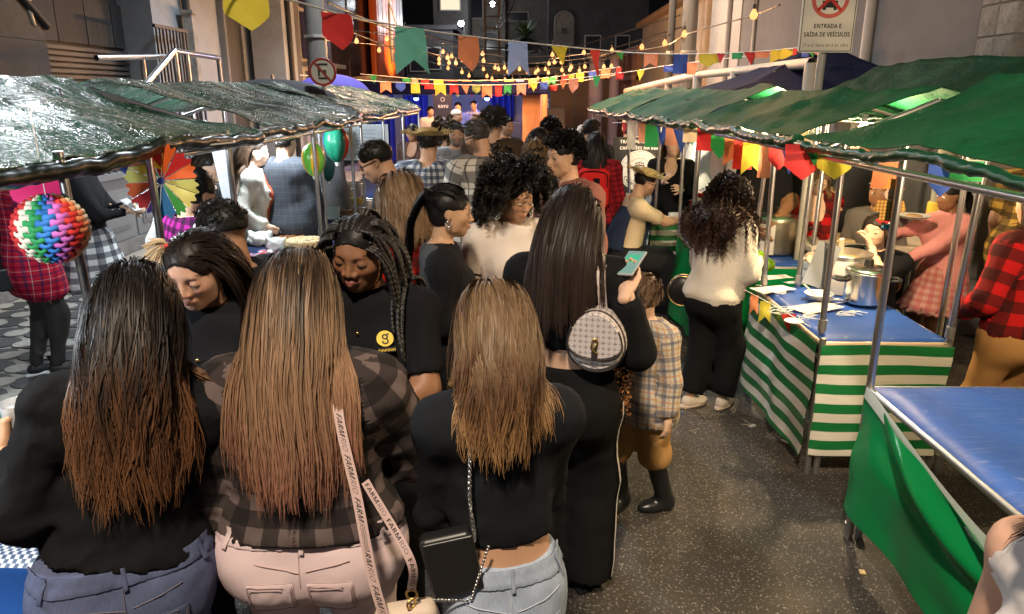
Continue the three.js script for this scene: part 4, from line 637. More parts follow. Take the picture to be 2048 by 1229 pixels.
// ---------------------------------------------------------------- market stalls
const tarpBump = (() => { const a = wrapNoise(6, 1), b = wrapNoise(15, 2), c = wrapNoise(44, 3); return tex(512, 512, (u, v, x, y) => { const r = 1 - Math.abs(a(u, v)) * 2.2, q = 1 - Math.abs(b(u + .05 * a(u, v), v)) * 2.4; return clamp(.3 * Math.max(0, r) + .3 * Math.max(0, q) + .3 + .5 * c(u, v) + .25 * noise(x * .5, y * .5, 3)); }, false, 1 / .9); })();
const wetBump = (() => { const a = wrapNoise(40, 1), b = wrapNoise(90, 2), c = wrapNoise(9, 3); return tex(512, 512, (u, v) => clamp(.5 + .7 * a(u, v) + .8 * b(u, v) + .3 * c(u, v)), false, 1 / .5); })();
const streaks = (() => { const n = (u, v) => { const a = (x, y) => noise(x * 2, y * 9, 7) + .5 * noise(x * 5, y * 20, 3); return mix(mix(a(u, v), a(u - 1, v), u), mix(a(u, v - 1), a(u - 1, v - 1), u), v); }; return tex(256, 256, (u, v, x, y) => clamp(mix(.2, .95, sm(.12, .5, n(u, v))) + .25 * noise(x * .4, y * .4, 2)), false, 1 / 1.7); })();
const tarp = (c, rough, bump, o = {}) => { const a = wrapNoise(5, 4), b = wrapNoise(23, 6), t = tex(256, 256, (u, v) => mul(c, .75 + .5 * (.5 + a(u, v)) + .3 * b(u, v)), true, 1 / 1.6); return phys([1, 1, 1], rough, { map: t, bumpMap: tarpBump, bumpScale: bump, ...o }); };
const tarpWet = tarp([.006, .095, .04], 1, .03, { bumpMap: wetBump, roughnessMap: streaks }), tarpWet2 = tarp([.010, .085, .042], 1, .03, { bumpMap: wetBump, roughnessMap: streaks }), tarpGreen = tarp([.006, .085, .028], .6, .006, { specularIntensity: .3 }), tarpDark = tarp([.008, .055, .026], .6, .008, { specularIntensity: .3 });
const rolled = phys([.006, .06, .024], .34, { specularIntensity: .5 }), clearRoll = phys([.035, .028, .018], .32, { specularIntensity: .7 });
const blueTop = (() => { const a = wrapNoise(3, 7), b = wrapNoise(20, 2), c = wrapNoise(50, 9); const t = tex(512, 512, (u, v, x, y) => { const s = noise(x * .012, y * .16, 3) > .38 ? .5 : 0, f = clamp(b(u, v) * 2 - .75) + s * .25; return mix3(mul([.018, .065, .29], .8 + .5 * (.5 + a(u, v)) + .15 * c(u, v)), [.30, .36, .50], clamp(f * .7)); }, true, 1 / 1.1); return phys([1, 1, 1], .5, { map: t, bumpMap: foldMap, bumpScale: .008, specularIntensity: .4 }); })();
const greenVinyl = phys([.004, .22, .06], .22, { specularIntensity: .7, bumpMap: foldMap, bumpScale: .004 }), stripe = (() => { const t = tex(32, 256, (u, v, x, y) => ((y / 32) % 2 < 1) ? mul([.012, .17, .045], .9 + .2 * noise(x * .3, y * .3, 1)) : mul([.66, .63, .56], .95 + .1 * noise(x * .3, y * .3, 2))); t.repeat.set(1, 1 / .44); return phys([1, 1, 1], .34, { map: t, bumpMap: foldMap, bumpScale: .004 }); })();
const pinkRail = std([.55, .40, .30], .5, { metalness: .3 });
// canopy: a gabled tarp with sagging bays, a rolled eave and supporting rails
function creased(g, ph) { const p = g.attributes.position, n = g.attributes.normal; for (let i = 0; i < p.count; i++) { const x = p.getX(i), y = p.getY(i), z = p.getZ(i), d = .006 * noise(x * 20, y * 20, z * 9 + ph) + .006 * noise(x * 60, y * 60, z * 34); p.setXYZ(i, x + n.getX(i) * d, y + n.getY(i) * d, z + n.getZ(i) * d); } g.computeVertexNormals(); return g; }
function canopy(t, o) {
  const { xe, xr, xb, z0, z1, ye, yr, m, sag = .05, skew = 0 } = o, ph = z0 * 3.1, n = Math.max(18, Math.round(Math.abs(z1 - z0) * 14));
  const at = (u, v, lift = 0) => { const z = mix(z0, z1, v), s = u < .55 ? u / .55 : (u - .55) / .45, bay = Math.abs(Math.sin(v * Math.PI * (o.bays ?? 2))), xE = xe + skew * v; let x, y; if (u < .55) { x = mix(xE, xr + skew * v, s); y = mix(ye, yr, Math.pow(s, .85)) - sag * bay * Math.sin(s * Math.PI * .9) - (o.dip ?? .03) * bay * (1 - s); } else { x = mix(xr + skew * v, xb + skew * v, s); y = mix(yr, o.yb ?? ye, s) - sag * bay * Math.sin(s * Math.PI); }
    const w = .03 * noise(x * 2.2 + ph, z * 1.5, 1) + .018 * noise(x * 3 + z * 5, z * 1.2 - x * 6, ph) + .012 * Math.abs(noise(x * 7, z * 9, 2)); return [x, y + w + lift, z + .02 * noise(x * 4, z, 5)]; };
  part('canopy', sheet(at, 40, n, .006), m, t);
  const e = []; for (let i = 0; i <= 40; i++) { const p = at(0, i / 40); e.push([p[0] - .012, p[1] - .035 + .012 * noise(p[2] * 6, 1, 2), p[2]]); }
  part('rolled_edge', creased(rope(e, (v) => (o.roll ?? .045) * (1 + .14 * noise(v * 30, 2, ph)), 14, .9, 4), ph), o.edge ?? rolled, t);
  if (o.drops) { srand(o.drops); const dm = new THREE.InstancedMesh(new THREE.SphereGeometry(1, 7, 5), phys([.30, .34, .33], .08), o.drops), M = new THREE.Matrix4(), Q = new THREE.Quaternion(); for (let i = 0; i < o.drops; i++) { const u = rnd(.02, .56), v = rnd(), p = at(u, v, .003), r = rnd(.0018, .005) * (.7 + .3 * rnd() * Math.abs(z0)/1.5); M.compose(v3(p), Q, new THREE.Vector3(r * rnd(.8, 1.6), r * .6, r)); dm.setMatrixAt(i, M); } dm.name = 'water_drop'; t.add(stuff(shadow(dm))); }
  const xm = xe + .05 * Math.sign(xr - xe); part('eave_rail', [rod([xm, ye - .1, z0], [xm + skew, ye - .1, z1], .014)], o.railM ?? steel, t);
  for (const z of [z0, (z0 + z1) / 2, z1]) part('rafter', [rod([xm, ye - .09, z], [xr, yr - .06, z], .014), rod([xr, yr - .06, z], [xb, (o.yb ?? ye) - .06, z], .014)], steel, t);
}
function table(t, x0, x1, z0, z1, y, top, o = {}) { // z0 nearer
  const w = Math.abs(x1 - x0), d = Math.abs(z1 - z0), cx = (x0 + x1) / 2, cz = (z0 + z1) / 2;
  part('table_top', [sheet((u, v) => { const x = mix(x0, x1, u), z = mix(z0, z1, v), e = Math.min(u, 1 - u, v, 1 - v); return [x + .006 * noise(z * 9, 1, 3), y + .007 * noise(x * 5, z * 5, 2) + .004 * noise(x * 14, z * 14, 2) - (e === 0 ? .02 : 0), z]; }, 24, 24, .012)], top, t);
  part('table_frame', [rod([x0, y - .035, z0], [x1, y - .035, z0], .016), rod([x0, y - .035, z1], [x1, y - .035, z1], .016), rod([x0, y - .035, z0], [x0, y - .035, z1], .016), rod([x1, y - .035, z0], [x1, y - .035, z1], .016)], o.railM ?? dullSteel, t);
  for (const [x, z] of [[x0, z0], [x1, z0], [x0, z1], [x1, z1]]) { part('table_leg', [rod([x, y, z], [x, 0, z], .018), rod([x + .05, .12, z], [x + .05, 0, z], .018)], dullSteel, t); }
}
// a cloth hung from a to b (two points at table height), falling to yb, billowing outwards
function skirt(t, a, b, yb, m, o = {}) { const L = len(sub(b, a)), out = nrm([b[2] - a[2], 0, a[0] - b[0]]), s = o.side ?? 1; return part('skirt', [sheet((u, v) => { const p = mix3(a, b, u), drop = (o.droop ?? 0) * Math.pow(Math.sin(Math.PI * clamp(u * .92 + .04)), 1.3) * (1 - v), f = (o.fold ?? .012) * (.4 + v) * Math.sin(u * L * 11 + 2 * noise(u * 4, v * 2, 1)) + .03 * noise(u * L * 2.2, v * 2.5, 4); const dd = (o.diag ?? 0) * (Math.sin((u * 1.0 - v * .9) * 16) * .5 + .5) * sm(0, .25, u) * sm(.75, .1, v); return [p[0] + out[0] * s * (.012 + f + dd + (o.lean ?? 0) * v), mix(p[1] - drop, yb + (o.scallop ?? 0) * Math.sin(u * Math.PI), v), p[2] + out[2] * s * (.012 + f + dd + (o.lean ?? 0) * v)]; }, Math.max(16, Math.round(L * 50)), 30, .002)], m, t); }
const pole = (t, a, b, r = .017, m = steel) => { part('pole', [rod(a, b, r, 12)], m, t); part('joint', [rod(add(a, [0, .02, 0]), add(a, [0, .08, 0]), r * 1.35, 12)], dullSteel, t); };
// right side, nearest first
const sA = thing('market_stall', 'nearest right stall with blue table top, sagging glossy green cloth and green tarpaulin roof', 'market stall', [0, 0, 0], 0, 'green roofed market stalls');
canopy(sA, { xe: 1.3, xr: 2.1, xb: 3.1, z0: -.5, z1: -3.5, ye: 1.88, yr: 2.13, m: tarpGreen, bays: 1.5, sag: .05, roll: .021 });
table(sA, 1.57, 2.5, -.9, -3.1, .8, blueTop); skirt(sA, [1.57, .79, -3.1], [1.57, .79, -.9], .17, greenVinyl, { side: -1, droop: .17, diag: .07, fold: .012, lean: .03 });
part('hem_band', [sheet((u, v) => [1.55 - .008 * v, .79 - .17 * Math.pow(Math.sin(Math.PI * clamp(u * .92 + .04)), 1.3) + .008 - .05 * v, mix(-3.08, -.9, u)], 30, 2, .003)], std([.55, .60, .55], .5), sA);
pole(sA, [1.57, 0, -3.1], [1.57, 1.86, -3.1]); pole(sA, [2.5, 0, -3.1], [2.55, 1.9, -3.1]); pole(sA, [1.57, 0, -.9], [1.57, 1.86, -.9]);
const sB = thing('market_stall', 'stall with green and white striped skirt, blue table top and tall pots', 'market stall', [0, 0, 0], 0, 'green roofed market stalls');
canopy(sB, { xe: 1.36, xr: 2.0, xb: 2.75, z0: -3.7, z1: -5.95, ye: 1.87, yr: 2.08, m: tarpGreen, bays: 2, sag: .04, edge: rolled, roll: .03 });
table(sB, 1.6, 2.27, -3.72, -4.85, .8, blueTop, { railM: pinkRail }); skirt(sB, [1.57, .77, -4.86], [1.58, .77, -3.72], .10, stripe, { side: -1, fold: .01, lean: .02, scallop: -.02 }); skirt(sB, [1.58, .77, -3.70], [2.27, .77, -3.70], .13, stripe, { side: -1, fold: .008, scallop: .0 });
pole(sB, [1.62, .8, -3.8], [1.64, 1.86, -3.85]); pole(sB, [2.24, .8, -3.68], [2.26, 1.95, -3.66]); pole(sB, [1.62, .8, -4.8], [1.62, 1.86, -4.85]); pole(sB, [1.85, .8, -4.8], [1.88, 1.95, -4.85]);
const sC = thing('market_stall', 'stall with plain green skirt and blue table under the big dented pot', 'market stall', [0, 0, 0], 0, 'green roofed market stalls');
canopy(sC, { xe: 1.36, xr: 1.98, xb: 2.8, z0: -6.0, z1: -8.6, ye: 1.86, yr: 2.1, m: tarpGreen, bays: 2, skew: -.16, railM: pinkRail, roll: .03 });
table(sC, 1.46, 2.42, -5.5, -6.75, .8, blueTop); skirt(sC, [1.45, .77, -6.75], [1.52, .77, -5.45], .05, greenVinyl, { side: -1, fold: .012, lean: .06 }); skirt(sC, [1.52, .77, -5.47], [2.42, .77, -5.47], .1, greenVinyl, { side: -1 });
pole(sC, [1.75, .8, -5.5], [1.8, 1.95, -5.5]); pole(sC, [2.2, .8, -5.5], [2.25, 1.95, -5.6]); pole(sC, [1.46, 0, -6.78], [1.44, 1.86, -6.78]);
const sD = thing('market_stall', 'farther right stall with bottles and cans on a blue table above a striped skirt', 'market stall', [0, 0, 0], 0, 'green roofed market stalls');
canopy(sD, { xe: 1.2, xr: 1.86, xb: 2.7, z0: -8.65, z1: -11.6, ye: 1.86, yr: 2.12, m: tarpGreen, bays: 2, skew: -.2, railM: pinkRail, roll: .028, edge: clearRoll });
table(sD, 1.32, 2.3, -7.45, -8.9, .8, blueTop); skirt(sD, [1.3, .77, -7.43], [2.3, .77, -7.43], .1, stripe, { side: -1 }); skirt(sD, [1.3, .77, -8.9], [1.3, .77, -7.45], .1, stripe, { side: -1 });
pole(sD, [1.34, 0, -7.5], [1.36, 1.86, -7.5]); pole(sD, [1.32, 0, -8.9], [1.22, 1.86, -8.9]); pole(sD, [1.1, 0, -11.4], [1.04, 1.86, -11.4], .017, pinkRail); pole(sD, [2.0, .8, -7.5], [2.05, 1.95, -7.5]);
const sE = thing('market_stall', 'green tarpaulin roof standing behind the nearest right stall', 'market stall', [0, 0, 0], 0, 'green roofed market stalls');
canopy(sE, { xe: 2.45, xr: 3.0, xb: 3.9, z0: -4.2, z1: -6.6, ye: 1.95, yr: 2.28, yb: 2.1, m: tarpDark, bays: 1, roll: .02 }); for (const z of [-4.3, -6.5]) for (const x of [2.55, 3.8]) pole(sE, [x, 0, z], [x, 1.98, z]);
// left side
const sL1 = thing('market_stall', 'nearest left stall with a wet glittering green roof', 'market stall', [0, 0, 0], 0, 'green roofed market stalls');
canopy(sL1, { xe: -1.6, xr: -2.72, xb: -3.6, z0: -.6, z1: -4.55, ye: 1.87, yr: 2.13, m: tarpWet, drops: 22000, bays: 1.5, sag: .06, dip: .05, roll: .035, edge: phys([.006, .010, .006], .3, { specularIntensity: .7 }) });
const gingham = (() => { const t = tex(64, 64, (u, v, x, y) => { const a = Math.floor(u * 16) % 2, b = Math.floor(v * 16) % 2; return a ^ b ? [.55, .58, .62] : [.025, .05, .13]; }, true, 1 / .2); return printed(t, .5); })();
table(sL1, -1.32, -2.9, -1.72, -2.62, .8, gingham); skirt(sL1, [-2.9, .8, -1.70], [-1.32, .8, -1.70], .1, phys([.02, .10, .42], .25, { bumpMap: foldMap, bumpScale: .01 }), { side: -1, fold: .03 }); part('back_rail', [rod([-2.9, .815, -2.63], [-1.32, .815, -2.63], .02)], phys([.05, .3, .2], .3), sL1);
pole(sL1, [-1.62, 0, -2.66], [-1.62, 1.86, -2.56]); pole(sL1, [-1.62, 0, -3.22], [-1.62, 1.86, -3.18]); pole(sL1, [-2.9, 0, -2.66], [-2.9, 1.9, -2.66]); pole(sL1, [-1.64, 0, -4.15], [-1.64, 1.86, -4.1]);
const sL2 = thing('market_stall', 'second left stall with the cake table and a wet grey green roof', 'market stall', [0, 0, 0], 0, 'green roofed market stalls');
canopy(sL2, { xe: -1.6, xr: -2.68, xb: -3.5, z0: -4.65, z1: -7.4, ye: 1.86, yr: 2.14, m: tarpWet2, drops: 16000, bays: 2, roll: .025, edge: clearRoll });
const redPrint = plaid(.1, [.5, .47, .45], [[0, .35, [.45, .03, .04], .8], [.5, .7, [.02, .05, .25], .7]]), navy = cloth([.012, .02, .06]);
table(sL2, -1.55, -2.45, -5.65, -8.9, .8, navy); skirt(sL2, [-2.45, .77, -5.63], [-1.55, .77, -5.63], .1, stripe, { side: -1 }); skirt(sL2, [-1.54, .77, -5.63], [-1.54, .77, -8.9], .1, stripe, { side: 1 });
part('table_runner', [sheet((u, v) => [mix(-2.44, -1.56, u), .812 + .004 * noise(u * 5, v * 5, 1), mix(-5.66, -6.05, v)], 12, 8, .003)], redPrint, sL2);
for (const [x, z] of [[-1.6, -5.68], [-1.62, -7.0], [-1.75, -6.4], [-2.42, -5.68], [-1.6, -7.35]]) pole(sL2, [x, 0, z], [x, 1.86, z + .03], .015);
const sL3 = thing('market_stall', 'third left stall with a pale wet roof and clear plastic along its edge', 'market stall', [0, 0, 0], 0, 'green roofed market stalls');
canopy(sL3, { xe: -1.6, xr: -2.66, xb: -3.5, z0: -7.5, z1: -11.6, ye: 1.87, yr: 2.16, m: tarpWet2, drops: 9000, bays: 2, roll: .025, edge: clearRoll }); table(sL3, -1.6, -2.5, -9.3, -11.4, .8, navy); for (const z of [-8.6, -10, -11.5]) pole(sL3, [-1.62, 0, z], [-1.62, 1.87, z], .015);
// covers behind the roofs
{ const t = thing('gazebo', 'navy blue pointed gazebo behind the right stalls', 'gazebo', [3.2, 0, -8.6]), m = phys([.012, .018, .055], .85, { bumpMap: foldMap, bumpScale: .02, specularIntensity: .25 }); const c = [[-1.5, 2.0, 1.3], [1.5, 2.0, 1.3], [1.5, 2.0, -1.5], [-1.5, 2.0, -1.5]], ap = [.05, 2.62, 0];
  for (let k = 0; k < 4; k++) { const a = c[k], b = c[(k + 1) % 4]; part('roof_panel', [sheet((u, v) => { const q = mix3(mix3(a, b, u), ap, v); return [q[0], q[1] - .09 * Math.sin(v * Math.PI) + .012 * noise(q[0] * 3, q[2] * 3, k), q[2]]; }, 16, 10, .004)], m, t); part('valance', [sheet((u, v) => add(mix3(a, b, u), [0, -.16 * v, 0]), 10, 2, .004)], m, t); part('leg', [rod(a, [a[0], 0, a[2]], .025)], steel, t); } part('finial', [ball(.08, ap[0], ap[1] + .01, 0, 1.4, .8, 1.4)], std([.02, .06, .22], .4), t); }
function dome(name, label, p, r, hgt, m, n = 8, lift = 0) { const t = thing(name, label, 'umbrella', p); for (let k = 0; k < n; k++) part('canopy_panel', [sheet((u, v) => { const a = (k + u) / n * 6.2832, q = Math.cos(Math.PI / n) / Math.cos((u - .5) * 6.2832 / n), rr = r * Math.sin(v * 1.35) / Math.sin(1.35) * mix(1, q, v * .6); return [Math.cos(a) * rr, hgt * (Math.cos(v * 1.35) - Math.cos(1.35)) / (1 - Math.cos(1.35)), Math.sin(a) * rr]; }, 6, 10, .003)], m, t); part('shaft', [rod([0, -p[1], 0], [0, hgt + .05, 0], .018)], steel, t); return t; }
dome('umbrella', 'open purple umbrella rising behind the third left stall', [-3.1, 2.08, -12.2], .62, .28, phys([.065, .05, .24], .8, { specularIntensity: .3 }));
dome('umbrella', 'open black umbrella rising behind the second left stall', [-2.95, 1.98, -8.9], .78, .24, phys([.010, .010, .016], .8, { specularIntensity: .3 }));
// ---------------------------------------------------------------- bunting, string lights
const C = { y: [.72, .60, .05], r: [.58, .025, .025], o: [.72, .24, .10], t: [.13, .45, .34], b: [.035, .09, .46], g: [.02, .30, .08], p: [.75, .015, .16], l: [.32, .42, .70], k: [.72, .30, .20], d: [.25, .30, .05], v: [.12, .06, .30], w: [.7, .68, .62] };
const flagM = {}; for (const k in C) flagM[k] = phys(C[k], .75, { transmission: .22, thickness: 0, bumpMap: foldMap, bumpScale: .004 });
const FL = { tail: (w, h) => [[-w / 2, 0], [w / 2, 0], [w / 2, -h], [0, -h * .68], [-w / 2, -h]], shield: (w, h) => [[-w / 2, 0], [w / 2, 0], [w / 2, -h * .6], [0, -h], [-w / 2, -h * .6]], tri: (w, h) => [[-w / 2, 0], [w / 2, 0], [.1 * w, -h]], square: (w, h) => [[-w / 2, 0], [w / 2, 0], [w / 2, -h], [-w / 2, -h]] };
function flag(kind, col, w, h, p, turn, parent, tilt = 0, curlK = .25) { // thin paper, slightly curled
  const o = FL[kind](w, h), s = new THREE.Shape(o.map((q) => new THREE.Vector2(...q))), g0 = new THREE.ShapeGeometry(s), nx = 6, ny = 6, pos = [], idx = [];
  // fine grid clipped by the outline: walk rows between the left and right edges of the outline
  const edge = (y, sgn) => kind === 'square' ? w / 2 : kind === 'shield' ? (y > -h * .6 ? w / 2 : w / 2 * (1 - (-y - h * .6) / (h * .4))) : kind === 'tri' ? mix(w / 2, 0, -y / h) : w / 2, N = 8;
  const bend = (x, y) => [x, y, curlK * w * Math.sin(x / w * 2.2 + 1) * (-y / h) + .03 * w * Math.sin(y / h * 7 + x * 20)];
  for (let j = 0; j <= N; j++) for (let i = 0; i <= N; i++) { const u = i / N * 2 - 1; let y = -h * j / N; if (kind === 'tail') y = -(h * .68 + h * .32 * Math.abs(u)) * j / N; const e = edge(y); pos.push(...bend(u * e + (kind === 'tri' ? .1 * w * j / N : 0), y)); }
  for (let j = 0; j < N; j++) for (let i = 0; i < N; i++) { const a = j * (N + 1) + i, b = a + 1, c = a + N + 1, d = c + 1; idx.push(a, c, b, b, c, d); }
  const g = new THREE.BufferGeometry(); g.setAttribute('position', new THREE.Float32BufferAttribute(pos, 3)); g.setAttribute('uv', new THREE.Float32BufferAttribute(pos.flatMap((_, i) => i % 3 ? [] : [pos[i] * 3, pos[i + 1] * 3]), 2)); g.setIndex(idx); g.computeVertexNormals();
  const m = part('flag', g, flagM[col], parent, p); m.rotation.set(tilt, turn, 0, 'YXZ'); return m;
}
const pxOf = (p) => { const v = v3(p).project(camera); return (v.x + 1) / 2 * 2048; };
function bunting(label, pts, flags, r = .006, group) {
  const w = pts.map((q) => onZ(...q)), c = new THREE.CatmullRomCurve3(w.map(v3)), t = thing('bunting', label, 'bunting', [0, 0, 0], 0, group); part('cord', [new THREE.TubeGeometry(c, 60, r, 6)], ropeMat, t);
  for (const [px, kind, col, fw, fh, tw = 0, tilt = 0] of flags) { let best = 0, bd = 1e9; for (let i = 0; i <= 300; i++) { const q = c.getPoint(i / 300), d = Math.abs(pxOf([q.x, q.y, q.z]) - px); if (d < bd) { bd = d; best = i / 300; } } const q = c.getPoint(best), tg = c.getTangent(best); flag(kind, col, fw, fh, [q.x, q.y, q.z], Math.atan2(-tg.z, tg.x) * .55 + tw, t, tilt); }
}
bunting('white cord of large paper flags crossing the street from top left', [[400, -44, -4.4], [590, 3, -5.6], [700, 33, -6.4], [860, 62, -7.6], [1020, 82, -9.2], [1240, 104, -12]], [[488, 'shield', 'y', .29, .25], [672, 'shield', 'r', .29, .28, .2], [818, 'tail', 't', .33, .42, .1], [936, 'shield', 'o', .29, .36, .2], [1036, 'tail', 'l', .27, .4], [1118, 'tri', 'y', .26, .24], [1188, 'tri', 'r', .24, .4, .3], [1243, 'tri', 'g', .16, .13]], .008);
bunting('white cord of small flags from the street middle to the traffic sign', [[1240, 104, -12], [1330, 108, -11.4], [1480, 105, -10], [1640, 92, -8]], [[1303, 'tail', 'o', .22, .2], [1362, 'square', 'b', .2, .27, .4], [1418, 'shield', 'y', .26, .18, .3], [1442, 'tri', 'r', .13, .14], [1476, 'square', 'g', .15, .08], [1502, 'tri', 'r', .17, .16, .4], [1526, 'square', 'o', .2, .08], [1556, 'square', 'y', .15, .14, .3], [1577, 'square', 'y', .16, .11, .3], [1592, 'square', 'r', .05, .09], [1614, 'square', 'b', .1, .1], [1626, 'tri', 'g', .14, .12, .3], [1643, 'shield', 'o', .15, .09]]);
bunting('cord of mixed small flags low over the stage and the right roofs', [[600, 150, -15], [780, 164, -17], [1000, 170, -18], [1240, 146, -15], [1330, 132, -13], [1600, 100, -9.2]], [[770, 'tail', 'o', .24, .24], [800, 'shield', 'b', .22, .2], [832, 'square', 'y', .2, .22], [858, 'square', 'r', .2, .12], [880, 'tail', 'y', .24, .26], [906, 'tail', 'r', .2, .24], [930, 'tri', 'o', .2, .22], [952, 'shield', 'd', .2, .2], [975, 'tail', 'o', .24, .3], [998, 'square', 'r', .16, .26], [1017, 'tail', 'g', .18, .22], [1042, 'tail', 'k', .24, .26], [1066, 'tri', 'y', .2, .2], [1090, 'square', 'b', .2, .16], [1125, 'tri', 'o', .2, .2], [1148, 'shield', 'k', .24, .3], [1194, 'tri', 'g', .2, .26], [1240, 'square', 'r', .18, .12], [1282, 'tri', 'y', .19, .2], [1338, 'square', 'b', .2, .1], [1384, 'square', 'o', .2, .18], [1432, 'square', 'd', .16, .05]], .007);
bunting('second cord of mixed small flags just under the string lights', [[720, 148, -18], [880, 160, -19.5], [1060, 158, -19.5], [1240, 134, -17]], [[745, 'tri', 'g', .2, .2], [812, 'square', 'g', .2, .1], [830, 'square', 'k', .16, .34], [850, 'square', 'r', .2, .14], [877, 'tail', 'y', .24, .24], [905, 'square', 'r', .22, .1], [934, 'tail', 'o', .24, .26], [958, 'square', 'g', .2, .1], [990, 'tri', 'r', .2, .26], [1016, 'square', 'y', .18, .1], [1040, 'square', 'l', .2, .2], [1066, 'tail', 'o', .24, .24], [1091, 'tail', 'd', .2, .18], [1104, 'tail', 'g', .2, .18], [1130, 'square', 'r', .18, .14], [1144, 'tail', 'd', .16, .16], [1160, 'square', 'y', .22, .2], [1186, 'square', 'b', .2, .16], [1212, 'square', 'o', .24, .2], [1238, 'square', 'r', .12, .2]], .007);
bunting('third cord of dim small flags over the stage roof', [[800, 172, -20.5], [930, 178, -21], [1090, 172, -21], [1230, 150, -19]], [[818, 'square', 'r', .2, .16], [846, 'tri', 'g', .2, .2], [868, 'shield', 'r', .22, .24], [893, 'square', 'o', .2, .2], [916, 'shield', 'y', .2, .22], [942, 'tri', 'r', .22, .22], [966, 'square', 'b', .2, .14], [988, 'tail', 'r', .2, .24], [1012, 'tail', 'y', .2, .22], [1036, 'tail', 'r', .22, .24], [1058, 'square', 'g', .2, .12], [1082, 'tri', 'o', .2, .2], [1108, 'square', 'r', .2, .14]], .007);
bunting('pink, blue and yellow flags hung under the nearest left roof', [[15, 350, -2.55], [110, 333, -2.7], [260, 308, -3.1], [470, 285, -4]], [[66, 'shield', 'p', .165, .16, .1], [236, 'tri', 'b', .1, .075], [300, 'tail', 'y', .12, .10, .25]], .004);
bunting('row of small flags along the far right eave', [[1225, 246, -9.5], [1320, 243, -7.6], [1400, 246, -6.2]], [[1250, 'tri', 'r', .1, .16], [1265, 'square', 'w', .1, .3, .4], [1292, 'square', 'k', .14, .22, .6], [1306, 'square', 'g', .15, .26, .5], [1326, 'tri', 'b', .16, .25, .4], [1346, 'square', 'k', .12, .22, .7], [1364, 'tri', 'b', .2, .28, .5], [1386, 'tri', 't', .16, .2, .4]], .004);
bunting('sagging row of bright flags in front of the price posters', [[1392, 250, -6.0], [1440, 262, -5.6], [1500, 284, -5.2], [1560, 286, -4.7], [1640, 262, -4.1]], [[1418, 'square', 'r', .17, .17, .3], [1443, 'shield', 'g', .14, .2, .5], [1462, 'tri', 'g', .08, .16], [1473, 'tail', 'o', .16, .2, .6], [1488, 'square', 'r', .13, .2, .7], [1508, 'tail', 'y', .14, .22, .5], [1536, 'square', 'k', .1, .22, .7], [1562, 'shield', 'r', .13, .17, .5], [1582, 'tri', 'b', .14, .2, .3]], .004);
bunting('row of large flags under the near corner of the right roof', [[1588, 286, -3.45], [1660, 296, -3.4], [1760, 308, -3.4], [1860, 318, -3.3], [1990, 322, -3.1]], [[1608, 'shield', 'r', .16, .16, .2], [1628, 'tri', 'g', .09, .09], [1672, 'shield', 'y', .155, .135], [1733, 'shield', 'b', .12, .075], [1776, 'square', 'o', .11, .15, .1], [1890, 'shield', 'b', .115, .16], [1938, 'square', 'g', .12, .085]], .004);
bunting('short row of flags taped to the edge of the striped table', [[1482, 576, -4.8], [1560, 618, -4.2], [1622, 655, -3.8]], [[1510, 'tail', 'o', .05, .13, .8], [1532, 'tail', 'y', .07, .14, .9], [1578, 'tri', 'r', .09, .12, .9]], .003);
